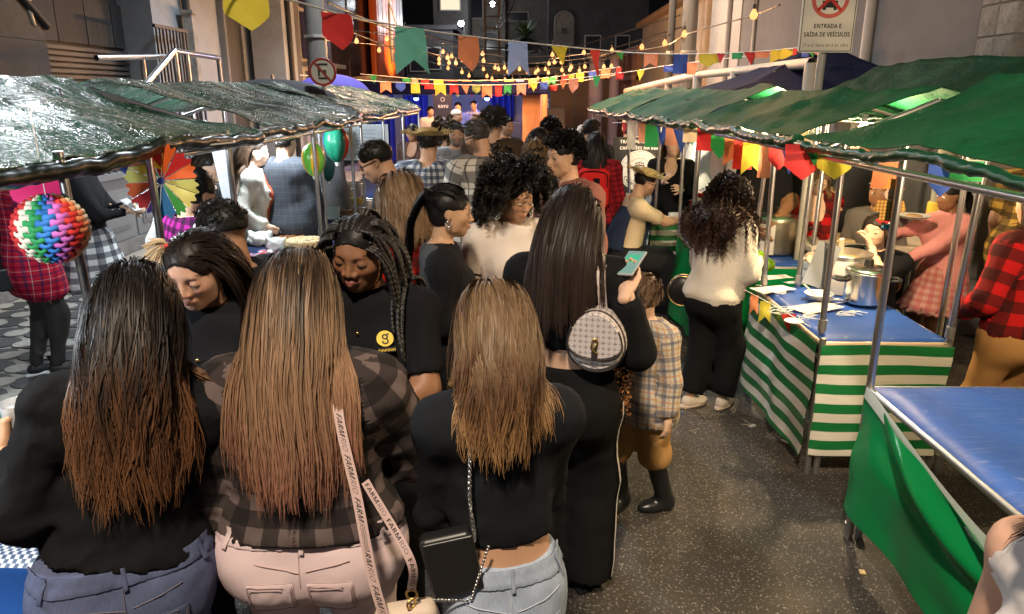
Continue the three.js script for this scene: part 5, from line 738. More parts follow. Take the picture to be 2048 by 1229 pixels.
{ const S = [[[700, 60, -15], [830, 75, -16], [1010, 112, -18], [1240, 105, -17]], [[640, 80, -14], [800, 95, -17], [1000, 128, -19], [1160, 118, -19], [1245, 100, -17]], [[760, 70, -19], [900, 118, -20], [1060, 140, -21], [1230, 115, -19]], [[1100, 118, -19], [1170, 108, -16], [1285, 100, -14], [1335, 90, -13], [1370, 70, -11.5], [1508, 30, -8.2], [1560, 10, -7]], [[800, 80, -21], [950, 146, -22], [1100, 138, -22], [1215, 120, -21]]];
  S.forEach((s, i) => part('light_cable', [new THREE.CatmullRomCurve3(s.map((q) => v3(onZ(...q))))].map((c) => new THREE.TubeGeometry(c, 60, .009, 5)), blackMetal).userData = { label: ['upper', 'second', 'third', 'right hand', 'lowest'][i] + ' cable carrying the warm string bulbs over the street', category: 'cable' });
  const B = [[686, 82, -14.5], [713, 83, -15], [774, 78, -16], [806, 94, -16.5], [758, 101, -16], [839, 113, -17], [847, 106, -17], [886, 104, -18], [878, 119, -18], [898, 126, -18.5], [878, 127, -19], [895, 116, -18], [903, 113, -18], [912, 127, -18], [925, 121, -18.5], [941, 128, -18.5], [896, 137, -20], [924, 145, -20], [938, 152, -20.5], [965, 108, -18], [967, 122, -18], [967, 139, -20], [974, 153, -20], [984, 158, -21], [990, 136, -19], [997, 139, -19], [1009, 136, -19], [1016, 144, -19.5], [1037, 126, -18.5], [1039, 139, -19], [1025, 162, -20], [1055, 145, -20], [1071, 146, -20], [1076, 141, -20], [1091, 139, -20], [1097, 146, -20], [1105, 110, -17], [1125, 112, -17], [1109, 125, -18], [1123, 125, -18], [1124, 141, -19], [1143, 135, -19], [1140, 140, -19], [1168, 106, -16.5], [1170, 134, -18.5], [1159, 142, -19], [1112, 156, -20], [1128, 152, -20], [1224, 102, -16], [1208, 134, -18], [1223, 133, -18], [1284, 95, -14], [1330, 87, -13], [1369, 69, -11.5], [1508, 31, -8.2], [1076, 158, -21], [1010, 160, -21], [1098, 128, -19]];
  let src; B.forEach((q, i) => { const p = onZ(...q), lit = i % 4 === 0 || i > 50; const where = ['over the left shop fronts', 'over the left half of the stage', 'over the middle of the street', 'over the right half of the stage', 'near the white building'][clamp(Math.floor((q[0] - 680) / 150), 0, 4)], lab = 'glowing warm bulb of the string lights ' + where;
    if (!src) src = bulb('string_bulb', lab, 'light bulb', p, .043, [1, .40, .12], 1.8, 0, 'warm string bulbs ' + where); else copy(src, p, 0, lab, 'warm string bulbs ' + where);
    if (lit) { const l = new THREE.PointLight(rgb([1, .5, .2]), i > 50 ? 2.5 : 7, 0, 2); l.position.set(...p); l.castShadow = true; l.shadow.radius = 2.2; l.name = 'bulb_light'; scene.add(l); } });
  for (const [x, y, z, l] of [[922, 47, -38, 'white wall lamp on the narrow hill house'], [1262, 128, -34, 'white lamps by the roofs at the right end'], [985, 8, -44, 'white lamp high on the pale hill house']]) { const p = onZ(x, y, z), t = thing('wall_lamp', l, 'lamp', p); part('lamp_bulb', [ball(.14)], glow([.9, .95, 1], 40), t); part('bracket', [rod([0, .1, 0], [.1, .3, -1], .03)], blackMetal, t); const k = new THREE.PointLight(rgb([.9, .95, 1]), 14, 0, 2); k.position.set(...p); k.castShadow = true; k.shadow.radius = 7; k.name = 'lamp_light'; scene.add(k); } }
// ---------------------------------------------------------------- signs and banners
function board(name, label, cat, p, w, h, draw, o = {}) { // a printed flat board of real thickness
  const t = thing(name, label, cat, p, o.turn ?? 0), k = o.px ?? 256, m = printed(canvasTex(Math.round(k * w / Math.max(w, h)), Math.round(k * h / Math.max(w, h)), draw), o.rough ?? .55);
  const b = part('panel', o.r ? poly(roundRect(w, h, o.r), .006) : new THREE.BoxGeometry(w, h, o.th ?? .008), o.back ?? paper, t); if (o.r) b.position.z = -.007; const f = part('print', new THREE.PlaneGeometry(w * .995, h * .995), m, t, [0, 0, (o.th ?? .008) / 2 + .003]); if (o.tiltX) t.rotation.x = o.tiltX; if (o.tiltZ) t.rotation.z = o.tiltZ; return t;
}
function roundRect(w, h, r) { const o = []; for (const [cx, cy, a] of [[w / 2 - r, h / 2 - r, 0], [-w / 2 + r, h / 2 - r, 1], [-w / 2 + r, -h / 2 + r, 2], [w / 2 - r, -h / 2 + r, 3]]) for (let i = 0; i <= 5; i++) { const q = (a + i / 5) * Math.PI / 2; o.push([cx + Math.cos(q) * r, cy + Math.sin(q) * r]); } return o; }
const txt = (g, s, x, y, size, c, o = {}) => { g.fillStyle = c; g.font = (o.b ? 'bold ' : '') + size + 'px sans-serif'; g.textAlign = o.a ?? 'center'; g.textBaseline = 'middle'; g.fillText(s, x, y, o.w); };
{ const p = onZ(645, 144, -8.8), t = thing('no_parking_sign', 'round sign with a struck through E on the left', 'traffic sign', p, .12), disc = (r, z, m) => part('disc', new THREE.CylinderGeometry(r, r, .006, 40).rotateX(Math.PI / 2).translate(0, 0, z), m, t), R = .158;
  part('back_plate', new THREE.CylinderGeometry(R, R, .008, 40).rotateX(Math.PI / 2), dullSteel, t); part('red_ring', new THREE.TorusGeometry(R * .9, R * .1, 8, 48).scale(1, 1, .3).translate(0, 0, .008), std([.32, .025, .02], .5), t); disc(R * .84, .006, std([.62, .63, .60], .5)); part('letter', [box(.11, .022, .006, .005, .082, .012), box(.024, .14, .006, -.042, .02, .0125), box(.08, .022, .006, -.0, .012, .0135), box(.10, .022, .006, 0, -.07, .0145), box(.022, .05, .006, .03, -.01, .0155)], std([.015, .015, .015], .5), t); part('red_bar', [box(.285, .026, .006, 0, 0, .019, 0, 0, -.86)], std([.32, .025, .02], .5), t); part('post', [rod([0, .1, -.03], [0, -1.9, -.03], .025)], dullSteel, t); }
{ const p = onZ(1658, 28, -5.6); const t = board('entrance_sign', 'white traffic sign reading ENTRADA E SAÍDA DE VEÍCULOS with crossed out vehicle', 'traffic sign', p, .385, .52, (g, w, h) => { g.fillStyle = '#c9c2b4'; g.fillRect(0, 0, w, h); g.strokeStyle = '#111'; g.lineWidth = w * .012; g.strokeRect(w * .025, w * .025, w * .95, h - w * .05); g.lineWidth = w * .075; g.strokeStyle = '#b8564a'; g.beginPath(); g.arc(w / 2, h * .30, w * .31, 0, 7); g.stroke(); g.fillStyle = '#151515'; g.fillRect(w * .36, h * .33, w * .28, h * .09); g.fillRect(w * .42, h * .22, w * .16, h * .12); g.fillRect(w * .37, h * .42, w * .06, h * .03); g.fillRect(w * .57, h * .42, w * .06, h * .03); g.strokeStyle = '#b02a22'; g.lineWidth = w * .06; for (const s of [-1, 1]) { g.beginPath(); g.moveTo(w * (.5 - s * .22), h * .14); g.lineTo(w * (.5 + s * .22), h * .46); g.stroke(); } txt(g, 'ENTRADA E', w / 2, h * .655, h * .078, '#15130f', { b: 1, w: w * .52 }); txt(g, 'SAÍDA DE VEÍCULOS', w / 2, h * .765, h * .08, '#15130f', { b: 1, w: w * .86 }); txt(g, '2ª a 6ª feira de 8 às 18hs', w / 2, h * .905, h * .058, '#4a4234', { w: w * .88 }); }, { r: .03, px: 512 }); part('post', [rod([0, -.2, -.035], [-.02, -2.35, -.035], .03)], wall([.36, .34, .30], .3, .4, .5), t); }
board('banner', 'black standing banner with a round white club emblem on the right', 'banner', onZ(1276, 396, -9.3), .68, 1.5, (g, w, h) => { g.fillStyle = '#15161c'; g.fillRect(0, 0, w, h); txt(g, 'TRANSFORMANDO', w * .5, h * .035, w * .085, '#d8d8da', { b: 1, w: w * .8 }); txt(g, 'CAMPEÕES NA VIDA', w * .5, h * .085, w * .08, '#d8d8da', { b: 1, w: w * .8 }); const cx = w * .5, cy = h * .27, r = w * .37; g.fillStyle = '#c3c5cb'; g.beginPath(); g.arc(cx, cy, r, 0, 7); g.fill(); g.strokeStyle = '#8d8f98'; g.lineWidth = w * .012; for (const k of [.93, .6]) { g.beginPath(); g.arc(cx, cy, r * k, 0, 7); g.stroke(); } const ring = (s, up, c, b) => { for (let i = 0; i < s.length; i++) { const a = (i - (s.length - 1) / 2) * .2 * (up ? 1 : -1); g.save(); g.translate(cx, cy); g.rotate(a); txt(g, s[i], 0, up ? -r * .77 : r * .77, w * .085, c, { b }); g.restore(); } }; ring('PROJETO SOCIAL', 1, '#9a9ca4', 0); ring('CAMPEÕES BJJ', 0, '#22232a', 1); g.lineWidth = w * .018; g.strokeStyle = '#1a1b22'; g.strokeRect(cx - r * .22, cy - r * .25, r * .44, r * .5); g.beginPath(); for (const s of [-1, 1]) { g.moveTo(cx - s * r * .18, cy - r * .2); g.lineTo(cx + s * r * .18, cy + r * .2); } g.moveTo(cx, cy); g.lineTo(cx, cy + r * .2); g.stroke(); for (let i = -2; i < 3; i++) { g.fillStyle = '#1a1b22'; g.beginPath(); g.arc(cx + i * r * .09, cy - r * .4 + Math.abs(i) * 2, r * .035, 0, 7); g.fill(); } txt(g, 'APOIADORES', cx, h * .47, w * .075, '#d0d0d4', { b: 1 }); g.fillStyle = '#bdbdc0'; g.fillRect(w * .1, h * .53, w * .8, h * .1); }, { px: 512, rough: .6, back: std([.02, .02, .025], .6) });
board('poster', 'cream poster announcing CANJICA hung under the right canopy', 'poster', onZ(1530, 295, -6.35), .42, .47, (g, w, h) => { g.fillStyle = '#d9c2a0'; g.fillRect(0, 0, w, h); txt(g, 'BARRACA APROVADA', w * .5, h * .06, h * .085, '#6b4a2a', { b: 1, w: w * .9 }); for (let i = 0; i < 6; i++) { g.fillStyle = i % 2 ? '#b99c62' : '#8f9aa8'; g.fillRect(w * (.04 + i * .16), h * .12, w * .06, h * .07); } txt(g, 'CANJICA', w * .52, h * .29, h * .1, '#6a2016', { b: 1 }); txt(g, 'oferecidas por', w * .5, h * .51, h * .105, '#5c2014', { b: 1, w: w * .9 }); g.fillStyle = '#a98a62'; g.fillRect(w * .1, h * .6, w * .8, h * .05); for (let i = 0; i < 3; i++) g.fillRect(w * .4, h * (.72 + i * .06), w * .25, h * .012); }, { turn: -.1 });
board('poster', 'second cream poster hung lower behind the CANJICA one', 'poster', onZ(1560, 305, -6.6), .62, .42, (g, w, h) => { g.fillStyle = '#c9ae8a'; g.fillRect(0, 0, w, h); g.fillStyle = '#8f7350'; g.fillRect(w * .1, h * .8, w * .12, h * .03); }, {});
board('poster', 'yellow sheet hung left of the price posters', 'poster', onZ(1493, 275, -6.4), .13, .3, (g, w, h) => { g.fillStyle = '#b79a22'; g.fillRect(0, 0, w, h); }, {});
board('price_card', 'small cream card hanging at the eave between flags', 'card', onZ(1380, 265, -6.3), .11, .16, (g, w, h) => { g.fillStyle = '#d6bfa4'; g.fillRect(0, 0, w, h); txt(g, 'Projeto', w / 2, h * .4, h * .13, '#554'); }, {});
board('banner', 'blue banner reading juventude at the end of the street', 'banner', onZ(1080, 201, -24), .66, .56, (g, w, h) => { g.fillStyle = '#28509a'; g.fillRect(0, 0, w, h); g.fillStyle = '#4f7fc4'; for (let i = 0; i < 30; i++) { g.globalAlpha = .35; g.fillRect((i * 73) % w, (i * 41) % h, w * .2, h * .08); } g.globalAlpha = 1; txt(g, 'juventude', w * .5, h * .45, h * .24, '#eef2fa', { b: 1, w: w * .9 }); g.fillStyle = '#d8dcE4'; g.fillRect(w * .8, h * .62, w * .14, h * .3); }, {});
board('banner', 'dark roll up banner reading KAYU beside the stage', 'banner', onZ(886, 234, -18.6), .46, 1.1, (g, w, h) => { g.fillStyle = '#2a2740'; g.fillRect(0, 0, w, h); g.strokeStyle = '#b9b9cc'; g.lineWidth = 3; g.beginPath(); g.arc(w * .5, h * .12, w * .1, 0, 7); g.stroke(); txt(g, 'KAYU', w * .52, h * .27, w * .22, '#c4c8dc', { b: 1 }); g.fillStyle = '#8fa4d8'; for (let i = 0; i < 40; i++) { g.beginPath(); g.arc(w * (.3 + .4 * ((i * 37 % 100) / 100)), h * (.5 + .45 * ((i * 61 % 100) / 100)), w * .05, 0, 7); g.fill(); } }, { back: blackMetal });
board('round_sign', 'tiny round no parking sign above the blue banner', 'traffic sign', onZ(1069, 177, -23.8), .2, .2, (g, w, h) => { g.fillStyle = '#b33'; g.fillRect(0, 0, w, h); g.fillStyle = '#d8d4cc'; g.beginPath(); g.arc(w / 2, h / 2, w * .4, 0, 7); g.fill(); txt(g, 'E', w / 2, h / 2, h * .6, '#222', { b: 1 }); }, { r: .098 });
board('menu_board', 'white menu sheet hung behind the balloons on the left', 'menu', onZ(712, 285, -8.9), .78, .42, (g, w, h) => { g.fillStyle = '#d4dae0'; g.fillRect(0, 0, w, h); g.fillStyle = '#8d96a4'; for (let i = 0; i < 7; i++) g.fillRect(w * .5, h * (.15 + i * .1), w * .3, 2); }, {});
// ---------------------------------------------------------------- stage and car
{ const s = thing('stage', 'small stage with a navy canopy and blue light at the end of the street', 'stage', [-1.9, 0, -21]), nv = phys([.006, .007, .035], .9, { specularIntensity: .2 }); part('roof', [rbox(5.0, .32, 3, .05, 0, 2.2, 0)], nv, s); part('floor', [box(4.8, .12, 3, 0, .06, 0)], blackMetal, s); part('back_cloth', [box(4.8, 2.05, .06, 0, 1.1, -1.45)], wall([.30, .26, .20], .2, 1.5), s); for (const [x, m] of [[-2.3, std([.02, .03, .25], .6)], [-1.3, std([.03, .04, .3], .6)], [1.25, std([.02, .03, .25], .6)]]) part('drape', [sheet((u, v) => [x - .35 + u * .7, 2.02 - v * 1.9, -1.3 + .06 * Math.sin(u * 25)], 24, 4, .01)], m, s); for (const x of [-2.4, 2.4]) part('column', [cyl(.09, .09, 2.05, x, 1.02, 1.4)], std([.5, .22, .1], .6), s); part('side_column', [box(.5, 2.05, .3, 2.1, 1.02, .9)], std([.45, .2, .09], .6), s); part('speaker', [rbox(.55, .9, .45, .03, 1.55, .9, .9)], std([.015, .02, .08], .5), s);
  for (const [x, k] of [[-1, 12], [.9, 14]]) { const l = new THREE.PointLight(rgb([.22, .30, 1]), k * .6, 0, 2); l.position.set(-1.9 + x, 1.9, -20.3); l.castShadow = true; l.shadow.radius = 4; l.name = 'stage_light'; scene.add(l); const t = thing('stage_lamp', (x < 0 ? 'left' : 'right') + ' blue stage lamp under the stage roof', 'stage lamp', [-1.9 + x, 1.95, -20.3]); part('can', [cyl(.09, .09, .16, 0, .08, 0)], blackMetal, t); part('lamp_glass', [ball(.07)], glow([.15, .25, 1], 20), t); } }
{ const c = thing('parked_car', 'beige hatchback parked at the end of the street seen from behind', 'car', [.62, 0, -27.6]), paint = phys([.50, .42, .33], .3, { clearcoat: .6 }); const prof = poly([[-2, .35], [1.95, .35], [2.0, .7], [1.85, .98], [1.55, 1.02], [1.2, 1.5], [-.4, 1.55], [-1.1, 1.05], [-1.9, .92], [-2.05, .6]], 1.44, .07).translate(0, 0, -.72).rotateY(-Math.PI / 2); part('body', prof, paint, c);
  part('rear_window', [poly([[-.62, 0], [.62, 0], [.5, .42], [-.5, .42]], .02, .01).rotateX(-.68).translate(0, 1.06, 1.585)], std([.015, .017, .02], .1), c); part('bumper', [rbox(1.62, .22, .2, .06, 0, .45, 2.05)], paint, c); for (const k of [-1, 1]) { part('tail_light', [rbox(.2, .26, .08, .03, k * .66, .82, 1.99)], phys([.4, .03, .02], .2), c); part('wheel', [new THREE.CylinderGeometry(.3, .3, .2, 24).rotateZ(Math.PI / 2).translate(k * .7, .3, 1.25)], black, c); part('wheel', [new THREE.CylinderGeometry(.3, .3, .2, 24).rotateZ(Math.PI / 2).translate(k * .7, .3, -1.3)], black, c); } part('number_plate', [rbox(.42, .14, .02, .01, 0, .74, 2.08)], paper, c); part('fog_lamp', [rbox(.16, .07, .03, .01, -.55, .45, 2.155)], phys([.4, .05, .03], .3), c); }
// ---------------------------------------------------------------- things on the right tables
const alu = phys([.62, .60, .57], .32, { metalness: 1, bumpMap: foldMap, bumpScale: .004 }), aluBright = phys([.72, .71, .70], .22, { metalness: 1 }), bake = std([.012, .012, .012], .4), clearP = phys([.9, .9, .9], .15, { transmission: .85, thickness: 0 });
function pot(label, p, r, h, m, o = {}) { const t = thing('cooking_pot', label, 'pot', p, o.turn ?? 0); part('pan', [lathe([[0, 0], [r * .93, 0], [r, .02], [r, h], [r * 1.04, h + .004], [r * 1.04, h + .012], [r * .97, h + .012], [r * .96, .02], [0, .015]], 44)], m, t); if (o.lid) { const L = part('lid', [lathe([[0, h + .02 + r * .2], [r * .5, h + .02 + r * .16], [r * .95, h + .035], [r * 1.03, h + .02], [r * 1.03, h + .01], [0, h + .012]], 44)], o.lidM ?? m, t); part('knob', [cyl(.03, .025, .04, 0, h + .04 + r * .2, 0)], bake, L); } for (const k of [0, Math.PI]) { const a = k + (o.ha ?? 0); part('handle', [tube([[Math.sin(a - .25) * r, h * .78, Math.cos(a - .25) * r], [Math.sin(a - .2) * (r + .06), h * .8, Math.cos(a - .2) * (r + .06)], [Math.sin(a + .2) * (r + .06), h * .8, Math.cos(a + .2) * (r + .06)], [Math.sin(a + .25) * r, h * .78, Math.cos(a + .25) * r]], .012)], o.hm ?? bake, t); } return t; }
const T = .808, gO = (x, y) => onY(x, y, T);
pot('shiny pressure cooker with black handle on the striped table', gO(1728, 606), .125, .19, aluBright, { lid: 1, ha: -1.7 });
{ const t = pot('large open pot with a serving spoon and taped price sheet', gO(1712, 590), .165, .24, alu, { ha: .3, hm: steel }); t.position.z -= .14; t.position.x -= .04; part('soup', [cyl(.15, .15, .01, 0, .2, 0, 30)], std([.45, .28, .10], .35), t); part('price_sheet', [sheet((u, v) => { const a = mix(-.95, .1, u); return [Math.sin(a) * .1685, mix(.22, .0, v), Math.cos(a) * .1685]; }, 12, 2, .001)], printed(canvasTex(128, 128, (g, w, h) => { g.fillStyle = '#cfc9c6'; g.fillRect(0, 0, w, h); txt(g, 'CA R$: 5', w * .42, h * .5, h * .18, '#222', { b: 1 }); })), t); const sp = thing('serving_spoon', 'pale plastic spoon standing in the open pot', 'spoon', add(t.position.toArray(), [-.03, .2, .0])); part('handle', [rbox(.035, .16, .012, .005, 0, .07, 0, 0, .3, .2)], std([.8, .6, .5], .4), sp); part('bowl', [ball(.03, 0, 0, 0, 1, .4, 1.3)], std([.8, .6, .5], .4), sp); }
{ const t = pot('big dented aluminium pot with a 10,00 price sheet', gO(1548, 503), .205, .27, phys([.50, .44, .34], .34, { metalness: 1, bumpMap: foldMap, bumpScale: .012 }), { lid: 1, lidM: alu, ha: .9 }); part('price_sheet', [sheet((u, v) => { const a = mix(-.95, -.35, u); return [Math.sin(a) * .209, mix(.25, .01, v), Math.cos(a) * .209]; }, 10, 2, .001)], printed(canvasTex(96, 160, (g, w, h) => { g.fillStyle = '#cbc8c6'; g.fillRect(0, 0, w, h); txt(g, '10,00', w * .6, h * .5, h * .17, '#222', { b: 1 }); })), t); const d = pot('second aluminium pot with a lid behind the big dented one', [t.position.x - .05, T, t.position.z - .45], .2, .3, alu, { lid: 1, ha: .4 }); part('ladle', [rod([.1, .3, 0], [.16, .5, .05], .008)], steel, d); }
{ const t = thing('foam_boxes', 'stack of white foam boxes beside the price sheet pole', 'boxes', gO(1632, 562)); part('box', [rbox(.21, .075, .18, .03, 0, .04, 0)], white, t); part('box', [rbox(.21, .075, .18, .03, .01, .117, -.01, .1)], white, t); }
{ const t = thing('bowl', 'white plastic bowl with a spoon on the striped table', 'bowl', gO(1637, 600)); part('bowl', [lathe([[0, 0], [.05, 0], [.085, .04], [.09, .042], [.086, .046], [.05, .008], [0, .008]], 30)], white, t); part('spoon', [rod([-.02, .03, 0], [-.10, .1, .0], .006)], white, t); }
{ const t = thing('plastic_plate', 'small white lid lying near the corner of the striped table', 'lid', gO(1588, 643)); part('disc', [lathe([[0, .006], [.05, .006], [.055, 0], [0, 0]], 24)], white, t); }
const flyer = (label, x, y, w, h, turn, lines) => { const t = thing('flyer', label, 'flyer', add(gO(x, y), [0, .004, 0]), turn); part('sheet', [sheet((u, v) => [(u - .5) * w, .004 * noise(u * 3, v * 3, x) + .008 * u * v, (v - .5) * h], 8, 8)], printed(canvasTex(160, 120, (g, W, H) => { g.fillStyle = '#cfc3bd'; g.fillRect(0, 0, W, H); lines(g, W, H); })), t); };
flyer('white printed flyer at the near edge of the striped table', 1632, 617, .30, .17, .45, (g, w, h) => { g.fillStyle = '#665'; g.fillRect(w * .5, h * .35, w * .08, h * .5); });
flyer('white printed flyer in the middle of the striped table', 1546, 580, .26, .15, .35, (g, w, h) => { g.fillStyle = '#665'; g.fillRect(w * .45, h * .3, w * .06, h * .5); });
flyer('flyer with brown pictures at the far end of the striped table', 1535, 557, .34, .13, .2, (g, w, h) => { g.fillStyle = '#a4502c'; g.fillRect(w * .3, h * .4, w * .1, h * .25); g.fillRect(w * .55, h * .45, w * .12, h * .2); });
flyer('folded white sheet in front of the dented pot', 1515, 508, .26, .16, .2, () => {});
{ const t = thing('hanging_price_card', 'white price card with digits tied to the stall pole', 'card', onZ(1643, 530, -3.86), -.25); t.rotation.z = -.28; part('card', [sheet((u, v) => [(u - .5) * .12, (.5 - v) * .24, .02 * Math.sin(v * 2)], 4, 6, .001)], printed(canvasTex(96, 192, (g, w, h) => { g.fillStyle = '#c9d0d8'; g.fillRect(0, 0, w, h); txt(g, '9241079', w * .5, h * .45, w * .26, '#223', { b: 1 }); })), t); }
{ srand(21); const t = thing('ribbon_scraps', 'curled white ribbon scraps strewn on the striped table', 'ribbons'); for (const [x, y] of [[1560, 590], [1620, 640], [1665, 605], [1700, 630], [1565, 628], [1590, 570]]) { const p = gO(x, y), q = []; for (let i = 0; i < 16; i++) q.push(add(p, [rnd(-.09, .09), rnd(.004, .03), rnd(-.05, .05)])); part('ribbon', [tube(q, .0022, 60, 4)], paper, t); } }
{ srand(22); const t = thing('balloon_bunch', 'bunch of lime green balloons at the end of the striped table', 'balloons', gO(1512, 540)); for (const [x, y, z, r] of [[-.05, .05, 0, .055], [.02, .09, -.03, .05], [.07, .045, .03, .05], [-.02, .11, .03, .035]]) part('balloon', [ball(r, x, y, z, 1.15, 1, 1)], phys([.28, .50, .02], .2, { clearcoat: .5 }), t); }
{ const t = thing('straw_jar', 'clear jar of paper straws and cups beyond the pots', 'jar', onY(1640, 468, .95)); part('jar', [lathe([[.075, 0], [.09, .2], [.087, .2], [.072, .006], [0, .004]], 26)], clearP, t); srand(8); for (let i = 0; i < 16; i++) part('straw', [rod([rnd(-.03, .03), .01, rnd(-.03, .03)], [rnd(-.08, .08), .26, rnd(-.06, .06)], .008, 6)], paper, t); }
{ const t = thing('counter', 'pale folding counter with a tray behind the pots', 'counter', [2.72, 0, -5.75]); part('top', [rbox(1.1, .05, .6, .01, 0, .92, 0)], wall([.55, .48, .42], .1, 1, .5), t); for (const x of [-.5, .5]) for (const z of [-.25, .25]) part('leg', [rod([x, 0, z], [x, .9, z], .018)], dullSteel, t); part('tray', [rbox(.4, .02, .3, .008, -.1, .955, 0)], std([.6, .45, .25], .6), t);  }
{ const p = onZ(1784, 388, -3.12), t = thing('paper_scarecrow', 'small cut out paper scarecrow tied to the stall pole', 'decoration', p, -.2), c = (k) => std(k, .8); part('face', [poly([...Array(20)].map((_, i) => [Math.cos(i * .314) * .038, Math.sin(i * .314) * .042]), .004)], c([.55, .36, .28]), t); part('hat', [poly([[-.07, .03], [.07, .03], [.04, .045], [.035, .085], [-.03, .09], [-.04, .045]], .005).translate(0, 0, .003)], c([.62, .24, .05]), t); part('shirt', [poly([[-.07, -.04], [.07, -.04], [.09, -.1], [.05, -.11], [.05, -.16], [-.05, -.16], [-.05, -.11], [-.09, -.1]], .004)], plaid(.02, [.6, .35, .1], [[0, .4, [.2, .08, .03], .6]]), t); part('bow', [poly([[-.03, -.19], [.03, -.17], [.03, -.22], [-.03, -.2]], .004)], c([.05, .3, .5]), t); for (const k of [-1, 1]) part('eye', [ball(.006, k * .014, .008, .006)], bake, t); t.scale.setScalar(.72); part('mouth', [tube([[-.018, -.012, .006], [0, -.024, .007], [.018, -.012, .006]], .003, 10, 5)], c([.4, .05, .04]), t); }
// bottles, cans, rolls on the farther table
{ const m = phys([.42, .02, .02], .25, { metalness: .4 }); srand(14); let can; for (let j = 0; j < 2; j++) for (let r = 0; r < 3; r++) for (let i = 0; i < 6; i++) { const p = [1.62 + i * .068 + (i > 2 ? .03 : 0), T + j * .125, -7.72 - r * .07]; if (!can) { can = thing('drink_can', 'red drink can stacked on the farther blue table', 'can', p, 0, 'red cans in packs'); part('body', [lathe([[0, 0], [.026, 0], [.032, .01], [.032, .105], [.026, .12], [0, .118]], 16)], m, can); part('can_top', [cyl(.025, .025, .004, 0, .121, 0, 16)], steel, can); part('label', [lathe([[.0325, .045], [.0325, .075]], 16)], white, can); } else copy(can, p); }
  let bt; for (let r = 0; r < 3; r++) for (let i = 0; i < 9; i++) { const p = [1.40 + i * .088 + (r % 2) * .03, T, -8.1 - r * .1]; if (!bt) { bt = thing('water_bottle', 'clear water bottle in a row on the farther table', 'bottle', p, 0, 'clear water bottles in rows'); part('bottle', [lathe([[0, 0], [.03, 0], [.032, .12], [.028, .15], [.012, .2], [.012, .215], [0, .215]], 16)], clearP, bt); part('cap', [cyl(.014, .014, .02, 0, .222, 0, 12)], std([.6, .65, .75], .4), bt); part('label', [lathe([[.0328, .06], [.0328, .1]], 16)], std([.5, .6, .75], .5), bt); } else copy(bt, p); }
  const rl = thing('paper_roll', 'white plastic roll lying at the front of the farther table', 'roll', [1.75, T + .035, -7.55]); part('roll', [new THREE.CylinderGeometry(.035, .035, .5, 20).rotateZ(Math.PI / 2)], white, rl); const gg = thing('plastic_bag', 'lime green plastic scrap on the white roll', 'bag', [1.78, T + .05, -7.5]); part('bag', [blob([ell(W0, [0, 0, 0], [.09, .03, .05], .01), ell(W0, [.05, .03, 0], [.04, .03, .03], .02)], .008, { bend: (x, y, z) => .012 * noise(x * 40, y * 40, z * 40) })], phys([.10, .65, .05], .3), gg); const bk = thing('small_bag', 'small black bag beside the water bottles', 'bag', [2.12, T, -7.7]); part('bag', [rbox(.16, .14, .08, .03, 0, .075, 0)], black, bk); part('strap', [tube([[-.05, .14, 0], [0, .24, 0], [.05, .14, 0]], .008, 16, 6)], black, bk); }
{ const t = thing('yellow_post', 'yellow painted steel post beyond the right stalls', 'post', [3.15, 0, -5.6]); part('post', [cyl(.075, .075, 1.25, 0, .62, 0, 24)], std([.55, .40, .04], .5), t); part('cap', [ball(.076, 0, 1.25, 0, 1, .4, 1)], std([.5, .36, .04], .5), t); part('sleeve', [cyl(.06, .06, .9, 0, 1.7, 0)], wall([.25, .25, .2], .3, .5), t); }
{ const t = thing('blue_tarp_pile', 'blue tarpaulin spread on the ground behind the right stalls', 'tarpaulin', [4.2, .02, -8.2]); part('sheet', [sheet((u, v) => [(u - .5) * 1.8, .12 + .1 * noise(u * 3, v * 3, 1), (v - .5) * 1.2], 16, 12, .01)], blueTop, t); for (let i = 0; i < 2; i++) { const b = thing('storage_trestle', ['left', 'right'][i] + ' metal trestle standing behind the right stalls', 'trestle', [3.3 + i * 1.2, 0, -6.8 - i]); part('leg', [rod([-.2, 0, 0], [0, .9, 0], .02)], dullSteel, b); part('leg', [rod([.2, 0, 0], [0, .9, 0], .02)], dullSteel, b); part('beam', [rod([0, .9, -.4], [0, .9, .4], .02)], dullSteel, b); } }
